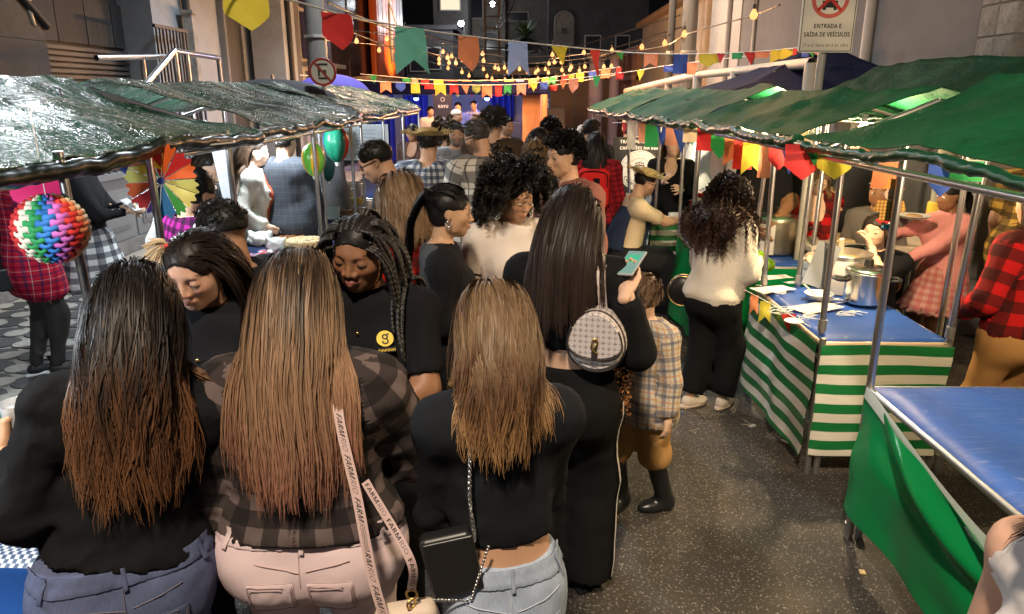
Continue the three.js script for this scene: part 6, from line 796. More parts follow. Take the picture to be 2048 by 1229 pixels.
// ---------------------------------------------------------------- left side decorations and cakes
{ const p = onZ(102, 458, -2.5), R = .122, t = thing('honeycomb_ball', 'many coloured honeycomb paper ball hanging from the nearest left roof', 'decoration', p), cols = ['r', 'w', 'r', 'p', 'v', 'b', 'b', 'g', 'w', 'o', 'r', 'v', 'b', 'g', 'w', 'r'].map((k) => k === 'v' ? std([.5, .12, .45], .7) : k === 'b' ? std([.02, .16, .5], .7) : k === 'w' ? std([.75, .66, .52], .7) : std(C[k], .7)), n = cols.length;
  // each coloured wedge is rows of overlapping paper cups
  for (let k = 0; k < n; k++) { const g = []; for (let col = 0; col < 2; col++) for (let j = 0; j < 8; j++) { const a = -(k + (col + .5) / 2) / n * 6.2832 - .9, b = (j + (col ? .5 : 0) - 3.75) / 8 * 2.75; if (Math.abs(b) > 1.42) continue; const cb = Math.cos(b), w = 3.1416 / n * 1.1 * cb, o = [Math.sin(a) * cb, Math.sin(b), Math.cos(a) * cb], ux = [Math.cos(a), 0, -Math.sin(a)], uy = cross(o, ux); g.push(sheet((u, v) => { const x = (u - .5) * 2, y = v, cup = 1 - x * x; return add(add(mul(o, R * (.82 + .2 * Math.sin(y * 2.2) * (.5 + .5 * cup))), ux, x * w * R * (.72 + .36 * Math.sqrt(Math.max(0, 1 - Math.abs(2 * y - 1) ** 2)))), uy, -R * (.12 - .34 * y + .1 * cup * y)); }, 6, 5)); } part('paper_wedge', g, cols[k], t); } part('core', [ball(R * .8)], std(C.r, .8), t); part('thread', [rod([0, R * .8, 0], [0, .42, 0], .002, 4)], ropeMat, t); }
{ const p = onZ(322, 362, -3.24), t = thing('paper_fan', 'round rainbow paper fan with punched holes under the left roof', 'decoration', p), cs = ['y', 'g', 'b', 'v', 'r', 'o', 'y', 'g', 'o', 'r', 'o', 'y', 'y', 'g'], n = 14; const lime = { y: [.70, .66, .18], g: [.10, .55, .12], b: [.03, .2, .5], v: [.06, .03, .2], r: [.6, .02, .02], o: [.7, .12, .02] }; ['o', 'r', 'g', 'y', 'y', 'o', 'r', 'v', 'b', 'g', 'y', 'y', 'o', 'r'].forEach((c, k) => { const a0 = k / n * 6.2832 + 1.2, s = new THREE.Shape(), d = 6.2832 / n, R = .16; s.moveTo(.012, 0); for (let i = 0; i <= 12; i++) { const a = -d / 2 + d * i / 12; s.lineTo(Math.cos(a) * (R + .009 * Math.sin(i / 12 * 12.57)), Math.sin(a) * (R + .009 * Math.sin(i / 12 * 12.57))); } for (const [rr, aa] of [[.075, 0], [.11, -.11], [.115, .1]]) { const hl = new THREE.Path(); hl.absellipse(rr * Math.cos(aa), rr * Math.sin(aa), .006, .0045, 0, 6.2832); s.holes.push(hl); } const g = new THREE.ExtrudeGeometry(s, { depth: .002, bevelEnabled: false, curveSegments: 8 }); g.rotateX((k % 2 ? 1 : -1) * .32); g.rotateZ(a0); part('sector', g, phys(lime[c], .5, { transmission: .15 }), t); }); part('hub', [cyl(.015, .015, .02).rotateX(Math.PI / 2)], std(C.b, .5), t); }
function balloon(label, p, r, h, cols, stick, rough = .3) { const t = thing('gored_balloon', label, 'decoration', p), n = cols.length; for (let k = 0; k < n; k++) part('gore', [sheet((u, v) => { const a = (k + u) / n * 6.2832, b = v * Math.PI, q = Math.pow(Math.sin(b), .9) * (1 - .32 * Math.max(0, v - .45) * 2 * v), pf = 1 + .06 * Math.sin(u * Math.PI); return [Math.sin(a) * r * q * pf, h * Math.cos(b), Math.cos(a) * r * q * pf]; }, 6, 18)], phys(cols[k], rough, { clearcoat: .3 }), t); part('neck', [cyl(r * .12, r * .25, h * .25, 0, -h * 1.05, 0)], white, t); if (stick) part('stick', [rod([0, -h, 0], [.03, -h - stick, 0], .012)], blackMetal, t); return t; }
balloon('striped paper balloon on a stick above the cake table', onZ(627, 320, -5.75), .088, .13, [[.70, .42, .03], [.16, .55, .06], [.45, .16, .12], [.02, .03, .03], [.25, .03, .2], [.24, .05, .24]].concat([[.70, .42, .03], [.16, .55, .06]]), .65);
balloon('dark shiny green and red paper balloon hung under the left roof', onZ(672, 288, -6.8), .115, .17, [[.01, .16, .09], [.4, .02, .015], [.5, .3, .02], [.01, .18, .05], [.02, .08, .2], [.01, .14, .08]], 0, .25);
balloon('teal paper balloon hanging lower behind the striped one', onZ(655, 335, -7.2), .07, .14, [[.02, .12, .12], [.02, .10, .11], [.03, .13, .10]], 0, .4);
const GL = (x, y) => onY(x, y, T);
{ const m = (c, k = .02) => std(c, .85, { bumpMap: foldMap, bumpScale: k }); const cake = (label, p, r, h, c, top) => { const t = thing('cake', label, 'cake', p); part('plate', [lathe([[0, 0], [r * 1.1, .004], [r * 1.25, .016], [r * 1.1, .01], [0, .008]], 36)], white, t); part('cake_body', [blob([cap([0, .03, 0], [0, h, 0], r, r * .96, .01), ell(W0, [0, -.26, 0], [.6, .27, .6], .005, { op: 1 }), ell(W0, [0, h + .3, 0], [.6, .3, .6], .02, { op: 1 })], .01, { bend: (x, y, z) => .006 * noise(x * 40, y * 40, z * 40) })], m(c), t); const tp = []; srand(r * 1000); for (let i = 0; i < 40; i++) { const a = rnd(0, 6.28), q = r * Math.sqrt(rnd(0, .8)); tp.push(box(.025, .012, .012, Math.cos(a) * q, h + .003, Math.sin(a) * q, rnd(0, 3))); } part('topping', tp, m(top), t); };
  cake('chocolate cake with pale flakes on a white plate', GL(593, 468), .135, .055, [.06, .025, .012], [.5, .4, .3]); cake('orange brown cake in front of the chocolate one', GL(582, 487), .12, .06, [.20, .07, .02], [.30, .11, .03]); cake('big pale straw coloured cake at the table edge', GL(612, 498), .17, .075, [.42, .32, .17], [.5, .42, .3]); cake('dark brownie cake far along the cake table', GL(690, 428), .15, .05, [.09, .04, .02], [.4, .3, .25]); }
function bag(label, p, r, c, tr) { const t = thing('plastic_bag', label, 'bag', p); part('bag', [blob([ell(W0, [0, r * .5, 0], [r, r * .6, r * .8], .03), cap([r * .5, r * .8, 0], [r * .9, r * 1.1, 0], r * .25, r * .12, .04), cap([-r * .5, r * .7, 0], [-r * .8, r * 1.2, .02], r * .25, r * .1, .04)], .014, { bend: (x, y, z) => r * .16 * (noise(x * 22, y * 22, z * 22) + .6 * noise(x * 55, y * 50, z * 50)) })], phys(c, .25, { transmission: tr, thickness: 0 }), t); }
bag('dark green plastic bag on the far edge of the cake table', GL(572, 440), .12, [.02, .30, .16], .1); bag('lime green and white plastic bag between the poles', GL(603, 442), .11, [.22, .62, .06], .1); bag('clear plastic bag of blue cups behind the green bags', GL(625, 425), .13, [.55, .68, .70], .5); bag('crumpled white plastic bag with teal print at the table corner', GL(520, 492), .11, [.62, .68, .68], .2); bag('second crumpled white plastic bag beside the cakes', GL(552, 500), .09, [.68, .70, .70], .3); bag('bag of yellow snacks far along the cake table', GL(712, 415), .1, [.6, .42, .06], .1);
{ const t = board('price_sheet', 'blank white sheet standing between the balloon sticks', 'sheet of paper', add(GL(626, 432), [0, .16, 0]), .24, .26, (g, w, h) => { g.fillStyle = '#c9d2e0'; g.fillRect(0, 0, w, h); }, { th: .004 }); const d = board('folded_card', 'small folded white card between the cakes and the bags', 'card', add(GL(666, 440), [0, .07, 0]), .14, .13, (g, w, h) => { g.fillStyle = '#ccd2d8'; g.fillRect(0, 0, w, h); }, { tiltX: -.3 }); }
pot('grey aluminium stock pot at the far end of the cake table', GL(700, 405), .16, .22, alu, { ha: .2, hm: aluBright });
{ const t = thing('food_warmer', 'red topped jar beside the stock pot', 'jar', GL(664, 415)); part('jar', [lathe([[0, 0], [.09, 0], [.095, .16], [.08, .2], [0, .2]], 24)], std([.25, .015, .015], .4), t); part('lid', [ball(.085, 0, .2, 0, 1, .9, 1)], clearP, t); }
{ const t = thing('snack_cups', 'rows of small plastic cups far along the cake table', 'cups', GL(700, 420)); srand(44); const g = []; for (let i = 0; i < 40; i++) g.push(lathe([[.028, 0], [.036, .06], [.033, .06], [.025, .004], [0, .004]], 10).translate(rnd(-.25, .35), 0, rnd(-.25, .2))); stuff(part('cup', g, phys([.75, .68, .66], .3, { transmission: .3 }), t)); }
for (const [x, y, l] of [[645, 460, 'white paper plate beside the chocolate cake'], [560, 505, 'white paper tray near the table runner']]) { const t = thing('paper_plate', l, 'plate', GL(x, y)); part('plate', [lathe([[0, .002], [.07, .003], [.1, .02], [.102, .018], [.07, 0], [0, 0]], 26)], white, t); }
{ const t = thing('food_tray', 'clear lidded food tray on the gingham table', 'tray', onY(52, 893, .8)); part('tray', [rbox(.2, .04, .14, .015, 0, .02, 0)], phys([.7, .74, .78], .2, { transmission: .4, thickness: 0 }), t); part('lid', [rbox(.21, .015, .15, .006, 0, .047, 0)], clearP, t); part('food', [rbox(.15, .025, .1, .01, 0, .02, 0)], std([.6, .58, .5], .7), t); }
// litter on the road
{ srand(77); const L = [[1365, 828, 'dark blue scrap on the road beside the boy', [.02, .03, .1]], [1505, 853, 'small pale scrap on the road near the striped stall', [.4, .4, .4]], [1570, 884, 'white plastic spoon on the road by the striped stall', [.75, .73, .7]], [1725, 1146, 'yellowish crumb on the road by the green cloth', [.6, .45, .2]], [1376, 770, 'pale straw scrap on the road behind the boy', [.5, .42, .3]], [1400, 690, 'pale straw bits beside the green cloth', [.5, .42, .3]], [1395, 759, 'white paper strip on the road', [.6, .6, .58]]]; for (const [x, y, l, c] of L) { const t = part('litter', [rbox(rnd(.03, .07), .006, rnd(.015, .03), .002, 0, .003, 0, rnd(0, 3))], std(c, .7)); t.position.set(...onY(x, y, .0)); tag(t, l, 'litter'); }
  const g = thing('straw_litter', 'loose straw strewn on the road between the stalls', 'straw'), m = []; for (let i = 0; i < 150; i++) { const z = rnd(-4.2, -7.2), x = rnd(.5, 1.45), a = rnd(0, 3.1), l = rnd(.02, .09); m.push(rod([x, .004, z], [x + Math.cos(a) * l, rnd(.004, .012), z + Math.sin(a) * l], .0011, 4)); } stuff(part('straw', m, std([.5, .42, .28], .8), g)); }
// ---------------------------------------------------------------- the people in front
const SK = { tan: [.50, .29, .18], light: [.60, .39, .28], brown: [.24, .115, .06], olive: [.44, .26, .15], fair: [.62, .42, .31], deep: [.15, .07, .04] }, PI = Math.PI;
const plaidGrey = plaid(.085, [.125, .095, .092], [[0, .5, [.012, .011, .012], .75]]);
const denim = (c, k = .35) => { const b = wrapNoise(5, 3), t = tex(256, 256, (u, v, x, y) => mul(c, 1 - k / 2 + k * (.5 + .9 * b(u, v)) + .16 * Math.sin((x + y) * 1.57) + .18 * noise(x * .5, y * .06, 2)), true, 1 / .3); return cloth([1, 1, 1], { map: t }); };
const denimBlue = denim([.085, .105, .19]), denimLight = denim([.30, .36, .46], .55), pinkTwill = cloth([.64, .51, .53]), polo = cloth([.0075, .0075, .009]);
const hLong = (color, len, o = {}) => ({ color, len, n: 110, kids: 14, lift: .06, stiff: .6, lenVar: .08, ragged: .3, width: .0032, layer: [.002, .016], wave: .005, freq: 22, clump: .12, spread: .014, steps: 12, low: 1, coverEars: 1, pullHead: .45, frizz: .007, comb: [.4, .05, -.8], ...o });
const hCurly = (color, len, o = {}) => ({ color, len, n: 260, kids: 4, lenVar: .2, width: .006, layer: [.005, .06], curl: 1, wave: .011, freq: 230, clump: .2, spread: .014, steps: 30, low: 1, coverEars: 1, radial: 1, stiff: .86, frizz: .01, comb: [.6, .2, -.3], ...o });
const hShort = (color, o = {}) => ({ color, len: .03, n: 240, kids: 5, lenVar: .3, width: .0035, layer: [.002, .009], wave: .001, freq: 60, clump: .1, spread: .012, steps: 4, stiff: .9, lift: .2, comb: [.15, .1, .8], nape: -.68, cap: .035, frizz: .006, ...o });
const blond1 = ramp([[0, [.022, .015, .01]], [.16, [.05, .032, .02]], [.34, [.22, .14, .085]], [.7, [.29, .165, .10]], [1, [.32, .145, .10]]], .4), auburn = ramp([[0, [.009, .007, .006]], [.36, [.014, .01, .008]], [.56, [.07, .034, .018]], [.8, [.125, .056, .026]], [1, [.17, .078, .036]]], .45), honey = ramp([[0, [.10, .06, .035]], [.25, [.17, .11, .06]], [.6, [.09, .045, .026]], [.8, [.24, .13, .055]], [1, [.36, .21, .09]]], .45), brownH = ramp([[0, [.022, .014, .01]], [1, [.07, .04, .024]]], .6), nearBlack = dark([.010, .008, .008], .5);
const p2 = person({ label: 'woman seen from behind with long straight blonde hair, grey checked shirt, pale pink trousers', at: [592, 500], h: 1.67, headK: .95, shrug: -.05, w: 1.27, yaw: PI + .06, skin: SK.light, noFace: true, head: { pitch: .32, yaw: .05 }, lean: .06, hideLegs: true,
  L: { hand: [.41, .66, -.02], pole: [.9, 0, -.8], hide: 1 }, R: { hand: [-.16, .95, .34], pole: [-.8, -.3, -.6], hide: 1 },
  top: { mat: plaidGrey, sleeve: .93, loose: .022, hem: .02, fold: .012, puff: .012, name: 'checked_shirt' }, bot: { mat: pinkTwill, loose: .008, fold: .004, rise: .045 },
  hair: hLong(blond1, .59, { n: 260, kids: 38, back: .17, width: .0023, layer: [.002, .022], ragged: .35, wave: .004, spread: .015, steps: 14, pullHead: .4, frizz: .01, clump: .15, twist: .3 }) });
const p1 = person({ label: 'woman seen from behind with wavy auburn hair, black jumper and blue jeans holding a cup', at: [262, 529], h: 1.66, shrug: -.03, w: 1.0, yaw: PI + .5, skin: SK.tan, noFace: true, head: { pitch: .3, yaw: .1 }, lean: .1, side: -.22, hideLegs: true,
  L: { world: onZ(6, 905, -1.72), pole: [.3, -1, -.3], curl: .95, palm: [-1, 0, .3], dir: [-.1, .8, .5], spread: .04 }, R: { hand: [-.02, 1.02, .3], pole: [-.1, -1, -.1], hide: 1 },
  top: { mat: cloth([.0075, .0075, .009]), sleeve: .93, loose: .014, hem: .03, fold: .011, puff: .012, name: 'jumper' }, bot: { mat: denimBlue, loose: .01, rise: .045, name: 'jeans', fold: .006 },
  hair: hLong(auburn, .52, { n: 220, kids: 34, back: .14, width: .0023, layer: [.002, .024], wave: .012, freq: 20, spread: .016, steps: 16, pullHead: .4, frizz: .014, ragged: .4, clump: .2, pull: [.3, 0, .0] }) });
const p3 = person({ label: 'woman seen from behind with honey brown hair, fitted black top and light blue jeans', at: [988, 566], h: 1.62, w: .74, armK: .86, swK: .92, yaw: PI + .22, skin: SK.tan, noFace: true, head: { pitch: .2, yaw: .1 }, lean: .04, hideLegs: true,
  L: { hand: [.13, .92, .28], pole: [.25, -.5, -.9], hide: 1 }, R: { hand: [-.12, .86, .26], pole: [-.25, -.5, -.9], hide: 1 },
  top: { mat: cloth([.0095, .011, .014]), sleeve: .97, loose: .007, hem: .088, fold: .006, name: 'fitted_top' }, bot: { mat: denimLight, loose: .007, rise: .062, name: 'jeans', fold: .004 },
  hair: hLong(honey, .31, { n: 170, kids: 34, back: .12, width: .0023, steps: 14, layer: [.002, .015], wave: .010, freq: 22, ragged: .4, frizz: .01, clump: .2, pull: [.12, 0, 0] }) });
// trouser details laid on the cloth: waistband, seams, pockets, belt loops
const march = (f, F, x, y, z = -.4) => { while (z < .3 && f(...pt(F, x, y, z)) > .002) z += .003; return z; };
function jeansBack(R, mat, stitch, o = {}) {
  const f = R.botF, F = R.Pel, s = R.s, top = (o.rise ?? .085) * s - .002, on = (x, y, d = .003) => pt(F, x, y, march(f, F, x, y) - d);
  const rad = (a, y) => { let r = .38; while (r > .02 && f(...pt(F, Math.sin(a) * r, y, -Math.cos(a) * r)) > .002) r -= .003; return r; };
  part('waistband', [sheet((u, v) => { const a = mix(-1.5, 1.5, u), y = top - v * .042, r = rad(a, Math.min(y, top - .01)) + .004; return pt(F, Math.sin(a) * r, y, -Math.cos(a) * r); }, 60, 3, .004)], mat, R.bot);
  for (const a of [-1.1, -.05, 1.0]) part('belt_loop', [sheet((u, v) => { const b = a + (u - .5) * .07, y = top + .004 - v * .055, r = rad(b, Math.min(y, top - .01)) + .009; return pt(F, Math.sin(b) * r, y, -Math.cos(b) * r); }, 2, 4, .003)], mat, R.bot);
  const seam = (pts) => { const q = []; for (let i = 0; i < pts.length - 1; i++) for (let j = 0; j < 8; j++) { const t = j / 8; q.push(on(mix(pts[i][0], pts[i + 1][0], t), mix(pts[i][1], pts[i + 1][1], t), .001)); } part('seam', [tube(q, .0017, q.length * 2, 5)], stitch, R.bot); };
  seam([[0, top - .045], [0, -.09]]); seam([[-.13, top - .075], [0, top - .105]]); seam([[0, top - .105], [.13, top - .075]]);
  for (const k of [-1, 1]) { const cx = k * (o.px ?? .078), w = .12, y0 = top - .135, h = .13; part('back_pocket', [sheet((u, v) => on(cx + (u - .5) * w, y0 - v * h * (1 - .18 * Math.abs(u - .5) * 2), .004), 10, 8, .004)], mat, R.bot); for (const d of [0, .008]) { const q = [[-.5, 0], [-.5, .82], [0, 1], [.5, .82], [.5, 0], [-.5, 0]].flatMap(([u, v], i, A) => i === A.length - 1 ? [] : [0, 1, 2, 3, 4].map((j) => { const B = A[i + 1], t = j / 5; return on(cx + mix(u, B[0], t) * (w - .006 - d), y0 - .003 - d - mix(v, B[1], t) * (h - .008 - d), .0085); })); part('stitching', [tube(q, .0011, q.length * 2, 4)], stitch, R.bot); } }
}
jeansBack(p1, denimBlue, std([.13, .12, .15], .8), { rise: .045 }); jeansBack(p2, pinkTwill, std([.50, .36, .36], .8), { rise: .045 }); jeansBack(p3, denimLight, std([.40, .44, .52], .8), { rise: .062, px: .07 });
const p4 = person({ label: 'young woman in badged black polo with a straw bow in her hair, looking down', at: [386, 462], h: 1.65, w: .98, yaw: -.02, skin: [.47, .27, .19], head: { pitch: .34, yaw: -.1, roll: .05 }, lean: .06, hideLegs: true, face: { lid: .92, lips: 1 }, look: [0, -.8],
  L: { hand: [.1, .98, .3], hide: 1 }, R: { hand: [-.1, .98, .3], hide: 1 }, top: { mat: polo, sleeve: .36, loose: .015, hem: -.04, name: 'polo_shirt' }, collar: polo, bot: { mat: black },
  hair: hLong(ramp([[0, [.012, .008, .007]], [.6, [.022, .013, .009]], [1, [.06, .032, .02]]], .6), .46, { n: 130, kids: 20, coverEars: 0, pullHead: .4, layer: [.002, .012], wave: .004, comb: [.5, .1, -.7], part: .1, line: .03 }) });
const p5 = person({ label: 'woman with long black braids and hoop earrings in black polo with yellow badge, looking down', at: [722, 428], h: 1.63, w: 1.16, headK: 1.12, yaw: -.1, skin: SK.brown, head: { pitch: .24, yaw: -.14, roll: .08 }, lean: .02, hideLegs: true, face: { lid: .86, lips: 1.5, nose: .97, noseW: 1.45, faceW: 1.08 }, look: [-.1, -.8], lipC: [.30, .11, .09],
  L: { hand: [.06, 1.0, .3], pole: [1, -.6, -.3], palm: [-1, .2, .1] }, R: { hand: [-.15, .98, .28], hide: 1 }, top: { mat: polo, sleeve: .42, loose: .02, hem: -.05, name: 'polo_shirt' }, collar: polo, bot: { mat: black },
  hair: { color: nearBlack, cap: .02, low: 1, line: .02, rough: .006, coverEars: 1 } });
{ // braids of p5: ropes that fall from the scalp, plus hoops
  const R = p5, { Hf, H } = R, bm = std([.011, .009, .008], .5), F = (p) => Math.min(...R.fields.map((f) => f(...p))), gr = (p) => { const e = .005; return nrm([0, 1, 2].map((k) => { const a = p.slice(), b = p.slice(); a[k] += e; b[k] -= e; return F(a) - F(b); })); }; srand(55);
  for (let i = 0; i < 46; i++) { const row = i % 3, a = mix(-2.5, 2.5, ((i / 46) * 3) % 1), el = [.25, .62, .95][row] + rnd(-.05, .05), n = [Math.sin(a) * Math.cos(el), Math.sin(el), -Math.cos(a) * Math.cos(el) + .12 + row * .16]; let p = pt(Hf, n[0] * .36 * H, (.13 + n[1] * .395) * H, (-.055 + n[2] * .45) * H), d = nrm(add(pt({ ...Hf, o: [0, 0, 0] }, n[0] * .9, .15, n[2] * .5 - .4), [0, 0, 0])); const pts = [p], L = rnd(.42, .56), N = 20;
    for (let k = 0; k < N; k++) { d = nrm(add(mul(d, .66), nrm([0, -1, -.25 + .2 * Math.max(0, k - 6) / N]), .34)); p = add(p, d, L / N); for (let q = 0; q < 2; q++) { const e = F(p), ly = .01 + (i % 5) * .004; if (e < ly) p = add(p, gr(p), ly - e); } pts.push(p); }
    part('braid', rope(pts, (t) => .0075 * (1 + .22 * Math.sin(t * 150)) * (t > .94 ? 1 - (t - .94) * 12 : 1), 7, .8, 4), bm, R.hairCap); }
  for (let i = 0; i < 7; i++) { const x = (i - 3) * .085, q = []; for (let j = 0; j <= 8; j++) { const t = j / 8, y = mix(.42, .56, Math.sin(t * 1.5)), z = mix(.22, -.3, t); q.push(pt(Hf, x * (1 + .3 * t) * H, (.13 + .375 * Math.sqrt(Math.max(.05, 1 - (x * (1 + .3 * t) / .36) ** 2 - ((z + .055) / .45) ** 2))) * H, z * H)); } part('braid', rope(q, (t) => .0085 * (1 + .2 * Math.sin(t * 60)), 7, .8, 3), bm, R.hairCap); }
  for (const k of [1, -1]) part('hoop_earring', new THREE.TorusGeometry(.021, .0025, 8, 30).rotateY(1.2).translate(...pt(Hf, k * .375 * H, -.27 * H, -.05 * H)), aluBright, R.root); }
function badge(R, x, y, parent, r = .028, word) { // printed yellow badge lying on the chest
  const c = pt(R.Ch, x, y, 0); let z = .02; const f = R.fields[2]; while (z < .3 && f(...pt(R.Ch, x, y, z)) < .002) z += .002; const p = pt(R.Ch, x, y, z + .004), e = .004, n = nrm([0, 1, 2].map((k) => { const a = p.slice(), b = p.slice(); a[k] += e; b[k] -= e; return f(...a) - f(...b); })), u = nrm(cross(R.Ch.y, n)), v = cross(n, u), M = new THREE.Matrix4().makeBasis(v3(u), v3(v), v3(n)).setPosition(v3(p));
  part('badge', [new THREE.CylinderGeometry(r, r, .003, 32).rotateX(PI / 2).applyMatrix4(M)], std([.62, .45, .02], .5), parent); const g = [new THREE.TorusGeometry(r * .27, r * .095, 8, 24).translate(0, r * .22, .002), new THREE.TorusGeometry(r * .3, r * .09, 8, 20, PI * 1.35).rotateZ(PI * .95).translate(0, -r * .36, .002), rbox(r * .3, r * .14, .003, .001, r * .34, r * .52, .002)]; part('badge_letter', g.map((q) => q.applyMatrix4(M)), std([.03, .025, .01], .5), parent);
  if (word) part('badge_word', [new THREE.PlaneGeometry(r * 2, r * .6).translate(r * .1, -r * 1.45, .003).applyMatrix4(M)], new THREE.MeshStandardMaterial({ map: canvasTex(128, 40, (q, w, h) => { q.fillStyle = '#0e0e10'; q.fillRect(0, 0, w, h); txt(q, 'gourmet', w / 2, h / 2, h * .8, '#c9a416', { b: 1 }); }), roughness: .8, side: THREE.DoubleSide }), parent); }
badge(p4, .08, .232 * 1.65, p4.root, .026); badge(p5, .10, .238 * 1.63, p5.root, .029, 1);
for (const [R, ys] of [[p4, [.235, .19]], [p5, [.245]]]) for (const y of ys) { let z = .02; while (R.fields[2](...pt(R.Ch, 0, y * R.s, z)) < .002) z += .002; part('button', [ball(.006, ...pt(R.Ch, 0, y * R.s, z + .002), 1, 1, .5)], gold, R.root); }
{ const { Hf, H } = p4, g = [], c = pt(Hf, -.3 * H, .34 * H, -.02 * H); srand(9); for (let i = 0; i < 60; i++) { const a = rnd(0, 6.28), d = nrm([-.8 + Math.cos(a) * .5, Math.sin(a) * .8, rnd(-.2, .6)]); g.push(tube([c, add(c, d, .03), add(c, add(d, [0, -.5, 0]), rnd(.05, .1))], .0018, 8, 4)); } part('straw_bow', g, std([.55, .42, .26], .8), p4.root); part('ribbon', [rbox(.05, .02, .03, .008, ...c)], std(C.r, .6), p4.root); }
const p6 = person({ label: 'man with black fade haircut and black polo behind the woman with the straw bow', at: [440, 400], h: 1.66, sex: 'm', yaw: -PI / 2 - .25, skin: [.36, .19, .11], head: { pitch: .15 }, hideLegs: true, L: { hide: 1 }, R: { hide: 1 }, fade: [.02, .014, .01], top: { mat: polo, sleeve: .4, loose: .018, hem: -.05, name: 'polo_shirt' }, collar: polo, bot: { mat: black }, hair: hShort(dark([.008, .007, .006]), { rootLow: .1, nape: -.45, len: .014, curl: 1, wave: .003, freq: 400, steps: 8, layer: [.002, .008] }) });
const p8 = person({ label: 'large woman seen from behind in black cropped top, long straight dark hair, holding a phone', at: [1150, 373], h: 1.71, w: .96, swK: .96, butt: .01, yaw: PI - .22, skin: SK.light, noFace: true, head: { pitch: .3, yaw: -.15 }, hideLegs: true,
  R: { world: onZ(1252, 585, -2.6), pole: [-.25, -1, .1], curl: .7, palm: [.3, .8, -.3], dir: [-.15, .45, .85] }, L: { hand: [.2, 1.0, .3], hide: 1 }, top: { mat: cloth([.007, .007, .008]), sleeve: .95, loose: .016, hem: .118, fold: .004, puff: .01, name: 'cropped_top' }, bot: { mat: cloth([.007, .007, .0075]), flare: .045, loose: .014, rise: .075, fold: .008, over: .035 },
  hair: hLong(ramp([[0, [.016, .011, .009]], [1, [.032, .02, .016]]], .5), .50, { n: 200, kids: 20, back: .15, layer: [.002, .02], wave: .001, clump: .1, ragged: .2, frizz: .004, lenVar: .05 }), shoes: black });
{ const L = p8.legs[1], q = []; for (let i = 0; i <= 12; i++) { const t = i / 12, a = t < .5 ? mix3(L.hj, L.K, t * 2) : mix3(L.K, L.A, t * 2 - 1), d = nrm([-1, 0, -.3]); let r = .04; while (r < .3 && p8.botF(...add(a, d, r)) < .001) r += .003; q.push(add(a, d, r + .004)); } part('side_stripe', [sheet((u, v) => { const k = Math.min(11.99, v * 12), i = Math.floor(k), p = mix3(q[i], q[i + 1], k - i); return add(p, [.0, 0, (u - .5) * .022]); }, 2, 40, .003)], std([.6, .55, .5], .8), p8.root); }
const p9 = person({ label: 'curly dark haired woman in white ringer tee with black sleeve stripe, looking down', at: [1030, 349], h: 1.65, w: 1.12, yaw: .4, skin: [.44, .25, .15], head: { pitch: .3, yaw: .3 }, hideLegs: true, face: { lid: .85, lips: 1.15 }, look: [0, -.7], R: { hand: [-.16, 1.0, .25], pole: [-.6, -.5, -.8] }, L: { hand: [.1, 1.0, .28], hide: 1 }, top: { mat: cloth([.62, .56, .52]), sleeve: .38, loose: .014, hem: -.04, name: 'tee_shirt' }, bot: { mat: black }, hair: hCurly(dark([.010, .008, .007]), .22, { n: 330, kids: 5, steps: 20, lift: .3, guardY: .5, guardW: .42, layer: [.004, .022], line: .06, comb: [.7, .3, -.9] }) });
{ const A = p9.arms[1], d = nrm(sub(A.E, A.S)), c = mix3(A.S, A.E, .66); for (const k of [0]) part('sleeve_stripe', [new THREE.CylinderGeometry(.066, .068, .012, 24, 1, true).applyQuaternion(new THREE.Quaternion().setFromUnitVectors(new THREE.Vector3(0, 1, 0), v3(d))).translate(...c)], black, p9.root); part('backpack_strap', [tube([pt(p9.Ch, -.075, .26, -.12), pt(p9.Ch, -.085, .485, -.01), pt(p9.Ch, -.08, .36, .12), pt(p9.Ch, -.1, .2, .12)], .012, 20, 6)], black, p9.root); }
const p10 = person({ label: 'young woman in profile with a long black ponytail, black top and grey vest', at: [895, 373], h: 1.64, w: .95, yaw: PI / 2 + .12, skin: SK.olive, head: { pitch: .08 }, hideLegs: true, face: { lid: .6 }, L: { hand: [.12, .98, .26], hide: 1 }, R: { hand: [-.14, .98, .22], pole: [-.2, -.4, -1] }, top: { mat: black, sleeve: .96, loose: .008, name: 'top' }, over: { mat: cloth([.05, .055, .06]), loose: .014, hem: -.05, open: .16, name: 'vest' }, bot: { mat: black }, hair: hLong(nearBlack, .36, { tail: [0, .34, -.5], tailDir: [0, 0], n: 60, kids: 16, layer: [.004, .035], spread: .018, cap: .025, stiff: .38, wave: .005, coverEars: 0, clump: .2 }) });
part('hair_tie', [new THREE.TorusGeometry(.022, .009, 8, 20).translate(...pt(p10.Hf, 0, .33 * p10.H, -.53 * p10.H))], black, p10.root); part('hoop_earring', [new THREE.TorusGeometry(.012, .003, 8, 24).rotateY(PI / 2).translate(...pt(p10.Hf, -.37 * p10.H, -.2 * p10.H, -.05 * p10.H))], aluBright, p10.root);
const plaidRed = plaid(.11, [.50, .012, .014], [[0, .5, [.02, .01, .01], .72]]);
const p11 = person({ label: 'person with shoulder length light brown hair and red and black checked shirt seen from behind', at: [800, 347], h: 1.66, yaw: PI + .5, skin: SK.light, noFace: true, head: { pitch: .2 }, hideLegs: true, L: { hand: [.15, 1, .26], hide: 1 }, R: { hand: [-.15, 1, .26], hide: 1 }, top: { mat: plaidRed, sleeve: .96, loose: .018, fold: .007, name: 'checked_shirt' }, bot: { mat: black }, hair: hLong(ramp([[0, [.12, .075, .04]], [1, [.22, .14, .075]]], .6), .30, { layer: [.01, .045], n: 120 }) });
